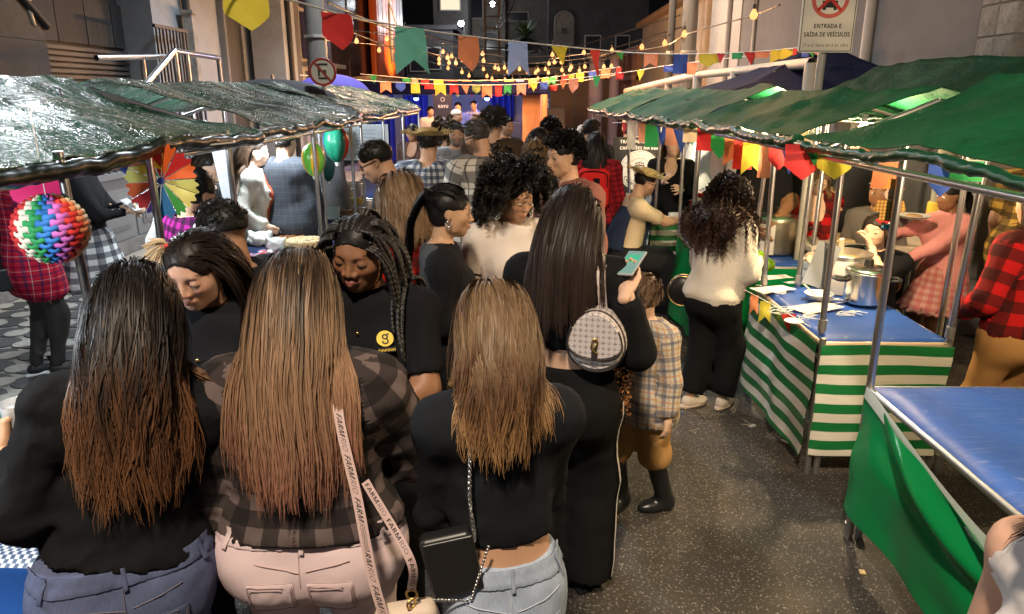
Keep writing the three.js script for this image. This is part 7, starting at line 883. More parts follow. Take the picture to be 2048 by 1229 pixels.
const p12 = person({ label: 'man with glasses and cropped black hair in dark grey jacket bending over the cake table', at: [752, 279], h: 1.80, sex: 'm', w: 1.12, yaw: -PI / 2 + .05, skin: SK.tan, head: { pitch: .42 }, lean: .2, hideLegs: true, face: { lid: .8 }, look: [0, -.6], glasses: 1, fade: [.03, .022, .018], beard: { c: [.05, .035, .028], k: .35 }, L: { hand: [.12, 1.0, .38], hide: 1 }, R: { hand: [-.12, 1.0, .38], hide: 1 }, top: { mat: cloth([.035, .042, .052]), sleeve: .97, loose: .022, fold: .009, hem: -.1, puff: .008, name: 'jacket' }, collar: cloth([.03, .036, .045]), bot: { mat: black }, hair: hShort(dark([.009, .008, .007]), { len: .028, rootLow: .12, nape: -.55, len: .02 }) });
const boyPlaid = plaid(.13, [.56, .50, .42], [[.05, .16, [.06, .07, .14], .6], [.3, .36, [.5, .22, .05], .6], [.5, .56, [.5, .22, .05], .5], [.62, .8, [.07, .08, .15], .55], [.9, .94, [.5, .22, .05], .5]]);
const boy = person({ label: 'small boy in cream, blue and orange checked shirt, tan trousers and black rubber boots', pos: [.585, -3.33], h: 1.2, w: 1.02, headK: 1.22, yaw: -PI / 2 + .62, skin: SK.light, head: { pitch: .2, yaw: -.5 }, face: { lid: .6 }, feet: [[.07, 0, -.12], [-.07, 0, .05]], footYaw: [-.3, .3], L: { hand: [.2, .52, .02], pole: [.2, 0, -1] }, R: { hand: [-.2, .62, .1] }, boot: .85, top: { mat: boyPlaid, sleeve: .95, loose: .02, fold: .006, hem: -.1, flare: .01, puff: .006, name: 'checked_shirt' }, bot: { mat: cloth([.44, .24, .09]), loose: .024, end: .1, fold: .008 }, shoes: phys([.013, .014, .015], .3), soles: std([.02, .05, .28], .4), hair: hLong(ramp([[0, [.06, .035, .02]], [1, [.12, .07, .04]]], .6), .06, { n: 170, kids: 12, coverEars: 0, layer: [.003, .012], nape: -.7, rootLow: -.35, steps: 7, wave: .004, pullHead: .1, comb: [.5, .2, .1] }) });
{ const g = boy; part('hood', [blob([ell(g.Ch, [0, .27 * 1.2, -.07], [.1, .06, .06], .03), cap(pt(g.Ch, .08, .33, .0), pt(g.Ch, .06, .27, .07), .022, .016, .04), cap(pt(g.Ch, -.08, .33, .0), pt(g.Ch, -.06, .27, .07), .022, .016, .04)], .009)], cloth([.55, .46, .36]), g.root); }
const fleece = (() => { const t = tex(256, 256, (u, v, x, y) => clamp(.5 + .5 * noise(x * .18, y * .18, 1) + .4 * noise(x * .42, y * .42, 5)), false, 1 / .22); return phys([.78, .70, .59], .95, { bumpMap: t, bumpScale: .008, specularIntensity: .2 }); })();
const p33 = person({ label: 'woman with big dark curly hair and cream fleece jacket standing at the striped table', pos: [1.24, -4.62], h: 1.53, w: .98, yaw: 2.25, skin: SK.tan, noFace: true, head: { pitch: .35, yaw: .1 }, lean: .06, feet: [[.07, 0, -.08], [-.08, 0, .08]], footYaw: [-.2, .2], L: { hand: [.1, .95, .3], hide: 1 }, R: { hand: [-.1, 1.0, .28], pole: [-.3, -.8, -.3], hide: 1 }, top: { mat: fleece, sleeve: .98, loose: .026, fold: .010, hem: -.02, puff: .012, name: 'fleece_jacket' }, bot: { mat: cloth([.007, .007, .0075]), flare: .03, loose: .01, over: -.03, fold: .007 }, shoes: std([.62, .52, .42], .7), soles: std([.55, .44, .34], .7), hair: hCurly(ramp([[0, [.012, .009, .007]], [1, [.04, .02, .014]]], .6), .38, { n: 420, kids: 5, stiff: .72, mixComb: .7, comb: [.9, .0, -.5], layer: [.010, .04], wave: .012, freq: 190, steps: 26 }) });
const sitter = person({ label: 'seated young man in straw hat, beige tee and navy jumper tied over his shoulders', pos: [.98, -6.95], h: 1.74, sex: 'm', w: .98, yaw: PI / 2 + .05, skin: SK.tan, sit: { y: .47 }, lean: .18, head: { pitch: .3 }, face: { lid: .75 }, look: [0, -.6], glasses: 1, hat: { k: 1.02, n: 60 }, beard: { c: [.03, .02, .015], k: .4 }, feet: [[.12, 0, .42], [-.12, 0, .36]], L: { hand: [.1, .88, .55], pole: [.5, -1, 0], palm: [0, -1, 0], curl: .3 }, R: { hand: [-.02, .88, .57], pole: [-.5, -1, 0], palm: [0, -1, 0], curl: .5 }, top: { mat: cloth([.56, .44, .29]), sleeve: .42, loose: .014, hem: -.06, name: 'tee_shirt' }, bot: { mat: cloth([.016, .016, .018]), loose: .022, fold: .008 }, shoes: black, hair: hShort(dark([.01, .008, .007]), { n: 120, rootTop: .45 }) });
{ const R = sitter, Ch = R.Ch, m = cloth([.022, .032, .06]); part('jumper', [sheet((u, v) => { const a = mix(-1.35, 1.35, u); return pt(Ch, Math.sin(a) * (.20 + .03 * v), mix(.50, .05, v) - .05 * Math.cos(a) * (1 - v) + .01 * noise(u * 9, v * 4, 1), -.03 - Math.cos(a) * (.10 + .10 * v) - .02 * Math.sin(v * 3)); }, 30, 14, .012)], m, R.root); for (const k of [1, -1]) part('jumper_sleeve', [rope([pt(Ch, k * .19, .46, -.06), pt(Ch, k * .15, .5, .03), pt(Ch, k * .09, .4, .13), pt(Ch, k * .03, .3, .15), pt(Ch, -k * .01, .12, .15)], (t) => .042 - .012 * t, 10, .6, 3)], m, R.root); const p = R.base, t = thing('stool', 'folding stool under the seated young man in the straw hat', 'stool', [p[0], 0, p[2]], R.root.rotation.y); part('seat', [rbox(.36, .03, .34, .01, 0, .455, 0)], std([.03, .06, .2], .5), t); for (const k of [-1, 1]) { part('leg', [rod([k * .17, .45, -.15], [k * .17, 0, .17], .013)], dullSteel, t); part('leg', [rod([k * .165, .45, .15], [k * .165, 0, -.17], .013)], dullSteel, t); } }
const p43 = person({ label: 'woman seen from behind at right edge in red checked shirt and tan trousers', pos: [2.62, -3.72], h: 1.62, w: 1.08, yaw: PI + .35, skin: SK.tan, noFace: true, head: { pitch: .1 }, hideLegs: true, L: { hand: [.2, .92, .2], pole: [.6, 0, -1], hide: 1 }, R: { hand: [-.2, .9, .2], hide: 1 }, top: { mat: plaid(.12, [.50, .012, .014], [[0, .5, [.02, .01, .01], .72]]), sleeve: .96, loose: .02, fold: .008, hem: .0, puff: .012, name: 'checked_shirt' }, bot: { mat: cloth([.42, .22, .085]), loose: .006, fold: .006, rise: .07 }, hair: hLong(ramp([[0, [.03, .018, .012]], [1, [.09, .05, .03]]], .6), .36, { n: 110 }) });
const p44 = person({ label: 'woman in white top cut off by the lower right corner of the photo', pos: [.925, -1.0], h: 1.57, w: .82, bust: .6, lean: .02, yaw: -PI / 2 + .1, skin: [.62, .36, .25], head: { pitch: .1 }, hideLegs: true, L: { hide: 1 }, R: { hide: 1 }, top: { mat: cloth([.65, .60, .58]), sleeve: 0, loose: .006, neck: .025, name: 'blouse' }, bot: { mat: black }, hair: hLong(ramp([[0, [.05, .03, .02]], [1, [.12, .07, .04]]], .6), .3, { n: 120 }) });
// ---------------------------------------------------------------- the crowd further back
const gh = (n) => ({ n: n * .7, kids: 6, steps: 14 }), rest = { hideLegs: true };
const plaidBlue = plaid(.06, [.50, .52, .53], [[0, .5, [.02, .035, .08], .72]]), plaidBW = plaid(.19, [.56, .52, .46], [[0, .5, [.05, .052, .06], .72], [.72, .76, [.03, .03, .035], .8]]), plaidGrey2 = plaid(.16, [.42, .43, .45], [[0, .5, [.16, .17, .20], .6]]);
person({ label: 'man seen from behind in blue, black and white checked shirt and ragged straw hat', at: [855, 257], h: 1.76, sex: 'm', w: 1.1, yaw: PI, skin: SK.tan, noFace: true, top: { mat: plaidBlue, sleeve: .97, loose: .02, fold: .008, hem: -.1, name: 'checked_shirt' }, bot: { mat: denimBlue }, hideLegs: 1, hat: { k: 1.0, n: 70, droop: .1 }, hair: hShort(dark(), { rootTop: .3, n: 120 }) });
const p14 = person({ label: 'bearded man with glasses in large black and cream checked shirt, looking down left', at: [955, 241], h: 1.84, sex: 'm', w: 1.12, yaw: PI + .45, skin: SK.tan, head: { yaw: .75, pitch: .3 }, glasses: 1, beard: { c: [.05, .04, .035], k: .8 }, face: { lid: .8 }, hideLegs: 1, L: { hand: [.1, 1.12, .34], pole: [.8, -1, 0] }, R: { hand: [-.15, 1.1, .3], hide: 1 }, top: { mat: plaidBW, sleeve: .97, loose: .022, fold: .007, hem: -.1, name: 'checked_shirt' }, collar: plaidBW, bot: { mat: denimBlue }, hair: hShort(dark([.045, .04, .036]), { len: .05, n: 200, comb: [.2, .3, .6] }) });
person({ label: 'grey bearded man facing the viewer in a grey and white checked shirt', at: [912, 246], h: 1.74, sex: 'm', yaw: .15, skin: SK.tan, beard: { c: [.16, .15, .14], k: .95 }, hideLegs: 1, L: { hand: [.1, 1.0, .3], hide: 1 }, R: { hand: [-.1, 1.0, .3], hide: 1 }, top: { mat: plaidGrey2, sleeve: .97, loose: .02, hem: -.1, name: 'checked_shirt' }, collar: cloth([.02, .03, .03]), bot: { mat: black }, hair: hShort(dark([.06, .055, .05]), { len: .05 }) });
person({ label: 'very tall man seen from behind in dark brown ribbed jacket', at: [987, 218], h: 1.9, sex: 'm', w: 1.1, yaw: PI - .1, skin: SK.tan, noFace: true, hideLegs: 1, top: { mat: cloth([.06, .038, .024], { bumpMap: tex(64, 4, (u, v, x) => x % 8 < 4 ? .2 : .8, false, 1 / .08), bumpScale: .006 }), sleeve: .98, loose: .022, hem: -.12, name: 'jacket' }, bot: { mat: black }, hair: hShort(dark([.02, .017, .014]), { len: .06, n: 220, lift: 1, up: 2 }) });
person({ label: 'dark haired man in three quarter view beside the tall man in brown', at: [1012, 233], h: 1.76, sex: 'm', yaw: .75, skin: SK.tan, beard: { c: [.04, .03, .025], k: .5 }, hideLegs: 1, top: { mat: black, sleeve: .97, loose: .015 }, bot: { mat: black }, hair: hShort(dark()) });
person({ label: 'woman with bushy brown hair and grey hooded top seen from behind near the bearded man', at: [892, 248], h: 1.70, yaw: PI, skin: SK.tan, noFace: true, hideLegs: 1, top: { mat: cloth([.20, .20, .19]), sleeve: .97, loose: .025, name: 'hooded_top' }, bot: { mat: black }, hair: hCurly(ramp([[0, [.03, .02, .012]], [1, [.12, .08, .04]]], .6), .16, gh(150)) });
person({ label: 'woman in brown top facing the viewer beside the left stalls', at: [824, 247], h: 1.66, yaw: -.3, skin: SK.brown, head: { pitch: .25 }, hideLegs: 1, top: { mat: cloth([.06, .03, .025]), sleeve: .97, loose: .015, vneck: .06, name: 'top' }, bot: { mat: black }, hair: hLong(nearBlack, .2, gh(60)) });
person({ label: 'man in pale shirt standing beside the dark roll up banner', at: [860, 213], h: 1.74, sex: 'm', yaw: .5, skin: SK.tan, hideLegs: 1, top: { mat: cloth([.5, .42, .40]), sleeve: .4, loose: .015 }, bot: { mat: black }, hair: hShort(dark()) });
person({ label: 'person in white cap in front of the stage', at: [912, 219], h: 1.76, sex: 'm', yaw: PI / 2, skin: SK.tan, hideLegs: 1, top: { mat: cloth([.08, .08, .1]), sleeve: .4, loose: .015 }, bot: { mat: black }, hair: { color: () => [.55, .47, .40], cap: .06, rough: 0, nape: -.36 } });
person({ label: 'woman with curly blonde hair and a hair band in front of the stage', at: [962, 233], h: 1.66, yaw: PI - .2, skin: SK.light, noFace: true, hideLegs: 1, top: { mat: cloth([.2, .15, .1]), sleeve: .9, loose: .015 }, bot: { mat: black }, hair: hCurly(ramp([[0, [.14, .08, .04]], [1, [.30, .18, .09]]], .6), .14, gh(130)) });
const band = plaid(.1, [.06, .09, .45], [[0, .4, [.4, .42, .6], .5]]);
person({ label: 'left singer at a microphone in blue light on the stage', pos: [-1.72, -19.6], y0: .12, h: 1.72, sex: 'm', yaw: 0, skin: SK.tan, R: { hand: [-.05, 1.42, .2] }, top: { mat: cloth([.08, .12, .5]), sleeve: .5, loose: .015 }, bot: { mat: black }, hair: hShort(dark()) });
person({ label: 'right singer in patterned blue shirt pointing on the stage', pos: [-1.32, -19.9], y0: .12, h: 1.76, sex: 'm', yaw: -.2, skin: SK.tan, R: { hand: [-.6, 1.35, .25], curl: .1 }, top: { mat: band, sleeve: .5, loose: .02 }, bot: { mat: black }, hair: hShort(dark()) });
person({ label: 'person in navy tee shirt and shorts standing beside the parked car', pos: [-.2, -25.6], h: 1.64, yaw: .2, sex: 'm', skin: SK.brown, L: { hand: [.02, 1.1, .22] }, R: { hand: [-.02, 1.1, .22] }, top: { mat: cloth([.02, .02, .05]), sleeve: .4, loose: .03, hem: -.12, name: 'tee_shirt' }, bot: { mat: cloth([.08, .06, .06]), end: .1, loose: .03 }, shoes: black, hair: hShort(dark()) });
person({ label: 'person with blond tipped dark hair and cream jacket seen from behind', at: [1073, 277], h: 1.73, w: 1.02, yaw: PI + .1, skin: SK.light, noFace: true, hideLegs: 1, top: { mat: cloth([.58, .52, .40]), sleeve: .97, loose: .025, fold: .008, name: 'jacket' }, bot: { mat: black }, hair: hLong(ramp([[0, [.20, .13, .05]], [.5, [.12, .07, .03]], [.75, [.02, .014, .01]], [1, [.012, .009, .008]]], .7), .15, { n: 120, kids: 12, layer: [.006, .03], nape: -.9, wave: .01, freq: 60, steps: 9 }) });
person({ label: 'woman in profile with dark hair tied in a patterned scarf', at: [1080, 258], h: 1.70, yaw: PI / 2 + .1, skin: SK.tan, hideLegs: 1, top: { mat: cloth([.5, .5, .52]), sleeve: .5, loose: .015 }, bot: { mat: black }, hair: hLong(nearBlack, .1, { n: 40, kids: 12, tail: [0, .2, -.5], coverEars: 0, spread: .02 }) });
person({ label: 'person with a round black afro seen from behind', at: [1102, 240], h: 1.76, yaw: PI, skin: SK.deep, noFace: true, hideLegs: 1, top: { mat: cloth([.5, .5, .52]), sleeve: .5, loose: .015 }, bot: { mat: black }, hair: hCurly(dark([.012, .009, .008]), .05, { n: 200, stiff: .95, up: 1.5, kids: 4, steps: 12, wave: .006, layer: [.004, .02] }) });
const p27 = person({ label: 'young man with curly black hair in brown pink jumper and green collar, facing left', at: [1130, 272], h: 1.79, sex: 'm', w: 1.02, yaw: -PI / 2 + .62, skin: [.50, .30, .19], head: { yaw: -.1, pitch: .08 }, hideLegs: 1, face: { lips: 1.3, lid: .6, faceW: 1.02 }, L: { hide: 1 }, R: { hide: 1 }, top: { mat: cloth([.22, .09, .07]), sleeve: .97, loose: .022, fold: .006, name: 'jumper' }, collar: cloth([.01, .07, .04]), bot: { mat: black }, hair: hCurly(dark([.009, .008, .007]), .05, { n: 380, kids: 5, stiff: .93, up: 1, rootLow: -.3, coverEars: 0, nape: -.7, wave: .006, freq: 300, steps: 14, layer: [.004, .02] }) });
const p28 = person({ label: 'woman seen from behind with long dark hair, red checked shirt and red backpack', at: [1193, 263], h: 1.70, yaw: PI - .15, w: 1.05, skin: SK.tan, noFace: true, hideLegs: 1, top: { mat: plaid(.05, [.45, .02, .03], [[0, .5, [.12, .01, .015], .6]]), sleeve: .97, loose: .018, name: 'checked_shirt' }, bot: { mat: black }, hair: hLong(nearBlack, .38, { n: 90, kids: 12 }) });
const pBucket = person({ label: 'person in cream bucket hat facing away behind the curly haired young man', at: [1168, 251], h: 1.66, yaw: PI + .3, skin: SK.light, noFace: true, hideLegs: 1, top: { mat: black, sleeve: .97, loose: .015 }, bot: { mat: black }, hair: hLong(brownH, .24, { n: 60, kids: 10 }) });

{ const { Hf, H } = pBucket; part('bucket_hat', [lathe([[0, .37], [.2, .36], [.34, .27], [.40, .0], [.54, -.14], [.55, -.15], [.53, -.15], [.39, -.02], [0, .2]].map(([a, b]) => [a * H, b * H])).applyMatrix4(new THREE.Matrix4().makeBasis(v3(Hf.x), v3(Hf.y), v3(Hf.z)).setPosition(v3(pt(Hf, 0, .2 * H, -.05 * H))))], cloth([.58, .53, .44]), pBucket.root); }
person({ label: 'dark haired man behind the bucket hat', at: [1182, 239], h: 1.76, sex: 'm', yaw: PI - .4, skin: SK.tan, noFace: true, hideLegs: 1, top: { mat: black, sleeve: .97, loose: .015 }, bot: { mat: black }, hair: hShort(nearBlack, { len: .06 }) });
person({ label: 'dark haired woman seen over the curly haired young man', at: [1142, 256], h: 1.64, yaw: PI + .4, skin: SK.tan, noFace: true, hideLegs: 1, top: { mat: black, sleeve: .97, loose: .015 }, bot: { mat: black }, hair: hLong(nearBlack, .25, { n: 60, kids: 10 }) });
person({ label: 'woman with long fair hair and black top standing behind the bottles', at: [1347, 266], h: 1.66, yaw: -.25, skin: SK.light, head: { yaw: .4 }, hideLegs: 1, L: { hand: [.12, 1.12, .22] }, R: { hand: [-.05, 1.2, .2] }, top: { mat: black, sleeve: .95, loose: .012, vneck: .05, name: 'top' }, bot: { mat: black }, hair: hLong(ramp([[0, [.05, .03, .02]], [1, [.22, .13, .06]]], .6), .42, { n: 90, kids: 12 }) });
person({ label: 'person in pale blue tee shirt with head hidden by the flags', at: [1397, 240], h: 1.74, sex: 'm', yaw: -PI / 2, w: 1.1, skin: SK.tan, hideLegs: 1, L: { hand: [.08, 1.25, .35], pole: [.4, -1, 0] }, top: { mat: cloth([.34, .40, .46]), sleeve: .42, loose: .03, hem: -.12, flare: .02, name: 'tee_shirt' }, bot: { mat: black }, hair: hShort(dark()) });
person({ label: 'man in black tee shirt behind the dented pot, face hidden by posters', at: [1560, 256], h: 1.78, sex: 'm', w: 1.15, yaw: .1, skin: SK.brown, hideLegs: 1, L: { hand: [-.1, 1.08, .3], pole: [1, -.4, 0] }, R: { hand: [-.2, 1.0, .25] }, top: { mat: black, sleeve: .42, loose: .022, hem: -.1, name: 'tee_shirt' }, bot: { mat: black }, hair: hShort(dark()) });
person({ label: 'man in black clothes standing behind the blonde woman in red', pos: [2.78, -6.2], h: 1.76, sex: 'm', yaw: -.5, skin: SK.tan, hideLegs: 1, R: { hand: [-.15, 1.15, .3] }, L: { hide: 1 }, top: { mat: black, sleeve: .42, loose: .022, hem: -.1, name: 'tee_shirt' }, bot: { mat: black }, hair: hShort(dark()) });
person({ label: 'blonde woman in red and black checked shirt serving behind the pots', at: [1640, 332], h: 1.52, yaw: -.15, skin: SK.fair, head: { pitch: .4 }, lean: .2, hideLegs: 1, face: { lid: .9 }, L: { hand: [.02, .9, .35] }, R: { hand: [-.12, .92, .33] }, top: { mat: plaidRed, sleeve: .95, loose: .02, vneck: .07, name: 'checked_shirt' }, bot: { mat: black }, hair: hLong(ramp([[0, [.20, .12, .06]], [1, [.46, .32, .16]]], .6), .28, { n: 110, kids: 12, wave: .01 }) });
person({ label: 'seated girl in black shirt and red eye mask reaching over the pots, checked skirt', pos: [2.44, -5.0], h: 1.58, yaw: -.75, skin: SK.light, sit: { y: .42 }, lean: .06, head: { pitch: .05, yaw: -.1 }, face: { lid: .7 }, feet: [[.12, 0, .35], [-.12, 0, .3]], R: { hand: [-.28, .98, .42], pole: [-1, -.2, 0], palm: [0, -1, 0] }, L: { hand: [.02, 1.08, .2], pole: [.8, -1, 0], curl: .7 }, top: { mat: black, sleeve: .45, loose: .018, name: 'tee_shirt' }, bot: { kind: 'pants', mat: plaid(.07, [.5, .5, .52], [[0, .5, [.03, .03, .10], .65]]), loose: .035, end: .25, name: 'checked_skirt' }, hair: hLong(brownH, .2, { n: 90, kids: 12 }) });

person({ label: 'girl in grey top looking out behind the seated masked girl', at: [1763, 356], h: 1.42, yaw: -.5, skin: SK.brown, headK: 1.08, hideLegs: 1, top: { mat: cloth([.14, .12, .11]), sleeve: .95, loose: .015 }, bot: { mat: black }, hair: hLong(nearBlack, .16, { n: 80, kids: 10, pullHead: .8 }) });
person({ label: 'girl in pink jumper and ruffled pink checked skirt holding out a plate', at: [1908, 362], h: 1.42, headK: 1.08, w: 1.06, yaw: -PI / 2 + .1, skin: SK.brown, head: { pitch: .1 }, face: { lips: 1.2 }, L: { hand: [.08, .86, .38], pole: [.5, -1, 0], palm: [0, 1, 0], curl: .3 }, R: { hand: [-.08, 1.03, .44], pole: [-.5, -1, 0], palm: [0, 1, .2], curl: .4 }, top: { mat: cloth([.62, .25, .25]), sleeve: .95, loose: .022, hem: -.05, fold: .007, name: 'jumper' }, bot: { kind: 'skirt', mat: plaid(.05, [.55, .30, .26], [[0, .5, [.42, .08, .10], .5]]), hem: .46, flare: .09, pleat: .016, pleats: 22, name: 'ruffled_skirt' }, shoes: white, hair: hLong(nearBlack, .2, { n: 100, kids: 12, tail: [0, .2, -.5], coverEars: 0 }) });
person({ label: 'person in yellow and black checked shirt with bracelets behind the girl in pink', pos: [3.95, -5.7], h: 1.74, sex: 'm', yaw: PI - .5, skin: SK.tan, hideLegs: 1, noFace: true, L: { hand: [.22, .85, .1] }, R: { hide: 1 }, top: { mat: plaid(.1, [.45, .28, .06], [[0, .5, [.03, .02, .015], .7]]), sleeve: .4, loose: .03, hem: -.14, name: 'checked_shirt' }, bot: { mat: cloth([.03, .03, .04]) }, hair: hShort(dark()) });
// left stalls
person({ label: 'person in magenta checked vest over a white tee, dark hair in a bun', at: [392, 347], h: 1.62, w: 1.08, yaw: PI - .5, skin: SK.tan, noFace: true, head: { pitch: .3, roll: -.15 }, lean: .12, side: -.2, hideLegs: 1, L: { hand: [.2, .95, .22], pole: [.8, -.2, -.5] }, R: { hide: 1 }, top: { mat: white, sleeve: .42, loose: .016, puff: .012, name: 'tee_shirt' }, over: { mat: plaid(.07, [.50, .03, .30], [[0, .5, [.02, .012, .03], .72]]), loose: .022, hem: -.02, name: 'checked_vest' }, bot: { mat: black }, hair: hLong(nearBlack, .12, { n: 40, tail: [0, .35, -.4], spread: .03, wave: .02, freq: 50, coverEars: 0 }) });
const tartan = plaid(.17, [.42, .012, .035], [[.1, .2, [.02, .015, .06], .6], [.5, .56, [.02, .015, .06], .7], [.3, .32, [.6, .6, .6], .6], [.72, .74, [.6, .6, .6], .6], [.85, .95, [.15, .0, .02], .6]]);
const p45 = person({ label: 'woman in long red tartan shirt, sheer black tights and black sneakers on the patterned pavement', pos: [-3.44, -4.9], y0: .1, h: 1.62, w: 1.02, yaw: PI - .7, skin: SK.light, noFace: true, L: { hand: [.1, 1.05, .3], hide: 1 }, R: { hand: [-.1, 1.1, .3] }, top: { mat: tartan, sleeve: .95, loose: .022, hem: -.16, flare: .02, fold: .007, name: 'tartan_shirt' }, bot: { mat: phys([.022, .018, .018], .55), loose: .002, fold: 0, name: 'tights' }, shoes: std([.012, .012, .014], .6), soles: white, feet: [[.05, 0, -.06], [-.05, 0, .05]], hair: hLong(nearBlack, .3, { n: 70, kids: 10 }) });
const p46 = person({ label: 'woman in black jumper and gingham skirt typing on a phone on the pavement', pos: [-3.32, -5.45], y0: .1, h: 1.66, w: .96, yaw: PI / 2 + .25, skin: SK.light, noFace: true, head: { pitch: .35 }, L: { hand: [.04, 1.12, .3], pole: [.6, -1, 0] }, R: { hand: [-.03, 1.1, .33], pole: [-.6, -1, 0] }, top: { mat: black, sleeve: .92, loose: .012, name: 'jumper' }, bot: { kind: 'skirt', mat: plaid(.085, [.66, .66, .66], [[0, .5, [.02, .022, .04], .72]]), hem: .52, flare: .1, pleat: .012, name: 'gingham_skirt' }, shoes: black, hair: hLong(nearBlack, .3, { n: 70, kids: 10 }) });
person({ label: 'young woman in profile with wavy fair ended hair behind the white sheet', at: [412, 303], h: 1.64, yaw: PI / 2 - .1, skin: SK.light, hideLegs: 1, face: { lid: .5 }, top: { mat: black, sleeve: .9, loose: .012 }, bot: { mat: black }, hair: hLong(ramp([[0, [.02, .014, .01]], [.5, [.06, .04, .025]], [1, [.28, .2, .11]]], .6), .42, { n: 90, kids: 12, wave: .014 }) });
const p48 = person({ label: 'woman in cream denim jacket, rust top and khaki trousers behind the cake table', at: [508, 276], h: 1.68, yaw: PI / 2 + .15, w: 1.02, skin: SK.fair, head: { yaw: -.1 }, hideLegs: 1, R: { hand: [-.2, .95, .1] }, L: { hand: [.22, .86, .02] }, top: { mat: cloth([.36, .07, .035]), sleeve: 0, loose: .01, name: 'top' }, over: { mat: cloth([.56, .53, .48]), sleeve: .96, loose: .022, fold: .009, hem: -.05, open: .09, name: 'jacket' }, bot: { mat: cloth([.36, .25, .13]), loose: .014 }, hair: hLong(ramp([[0, [.02, .013, .01]], [1, [.11, .06, .035]]], .6), .40, { n: 100, kids: 12, wave: .012 }) });
person({ label: 'man seen from behind in long dark grey checked coat beyond the cream jacket', at: [566, 256], h: 1.76, sex: 'm', yaw: PI - .3, skin: SK.tan, noFace: true, hideLegs: 1, top: { mat: plaid(.05, [.045, .05, .062], [[0, .1, [.09, .09, .1], .5]]), sleeve: .98, loose: .035, hem: -.3, fold: .008, name: 'coat' }, bot: { mat: black }, hair: hShort(dark()) });
person({ label: 'person in grey jacket between the poles of the cake stall', at: [640, 252], h: 1.72, yaw: PI - .4, skin: SK.tan, noFace: true, hideLegs: 1, top: { mat: cloth([.14, .135, .14]), sleeve: .98, loose: .025, name: 'jacket' }, bot: { mat: denimBlue }, hair: hShort(dark([.2, .19, .18])) });
// ---------------------------------------------------------------- what people carry
{ const h = p1.hands[0], g = p1.toWorld(h.grip), t = thing('beer_cup', 'clear plastic cup of beer held at the left edge', 'cup', add(g, [-.0, -.02, 0])); part('cup', [lathe([[0, -.05], [.031, -.05], [.042, .07], [.044, .072], [.041, .07], [.03, -.046], [0, -.046]], 28)], phys([.85, .87, .9], .15, { transmission: .6, thickness: 0 }), t); part('beer', [lathe([[0, -.045], [.0295, -.045], [.037, .035], [0, .035]], 28)], phys([.62, .36, .04], .1, { transmission: .4, thickness: 0 }), t); part('foam', [lathe([[0, .05], [.0375, .05], [.037, .035], [0, .035]], 28)], white, t); }
{ const h = p8.hands[1], g = p8.toWorld(h.grip), t = thing('mobile_phone', 'phone with lit green screen held by the large woman in black', 'phone', add(g, [.01, .02, -.02])); t.rotation.set(-1.15, -.75, .2, 'YXZ'); part('case', [rbox(.075, .155, .009, .004)], std([.35, .37, .38], .3), t); part('screen', [box(.066, .14, .002, 0, 0, .0055)], std([.02, .04, .04], .1, { emissive: rgb([.35, .6, .5]), emissiveIntensity: .5 }), t); part('picture', [box(.05, .05, .001, 0, .02, .0072)], std([.02, .2, .12], .2, { emissive: rgb([.1, .6, .35]), emissiveIntensity: .5 }), t); }
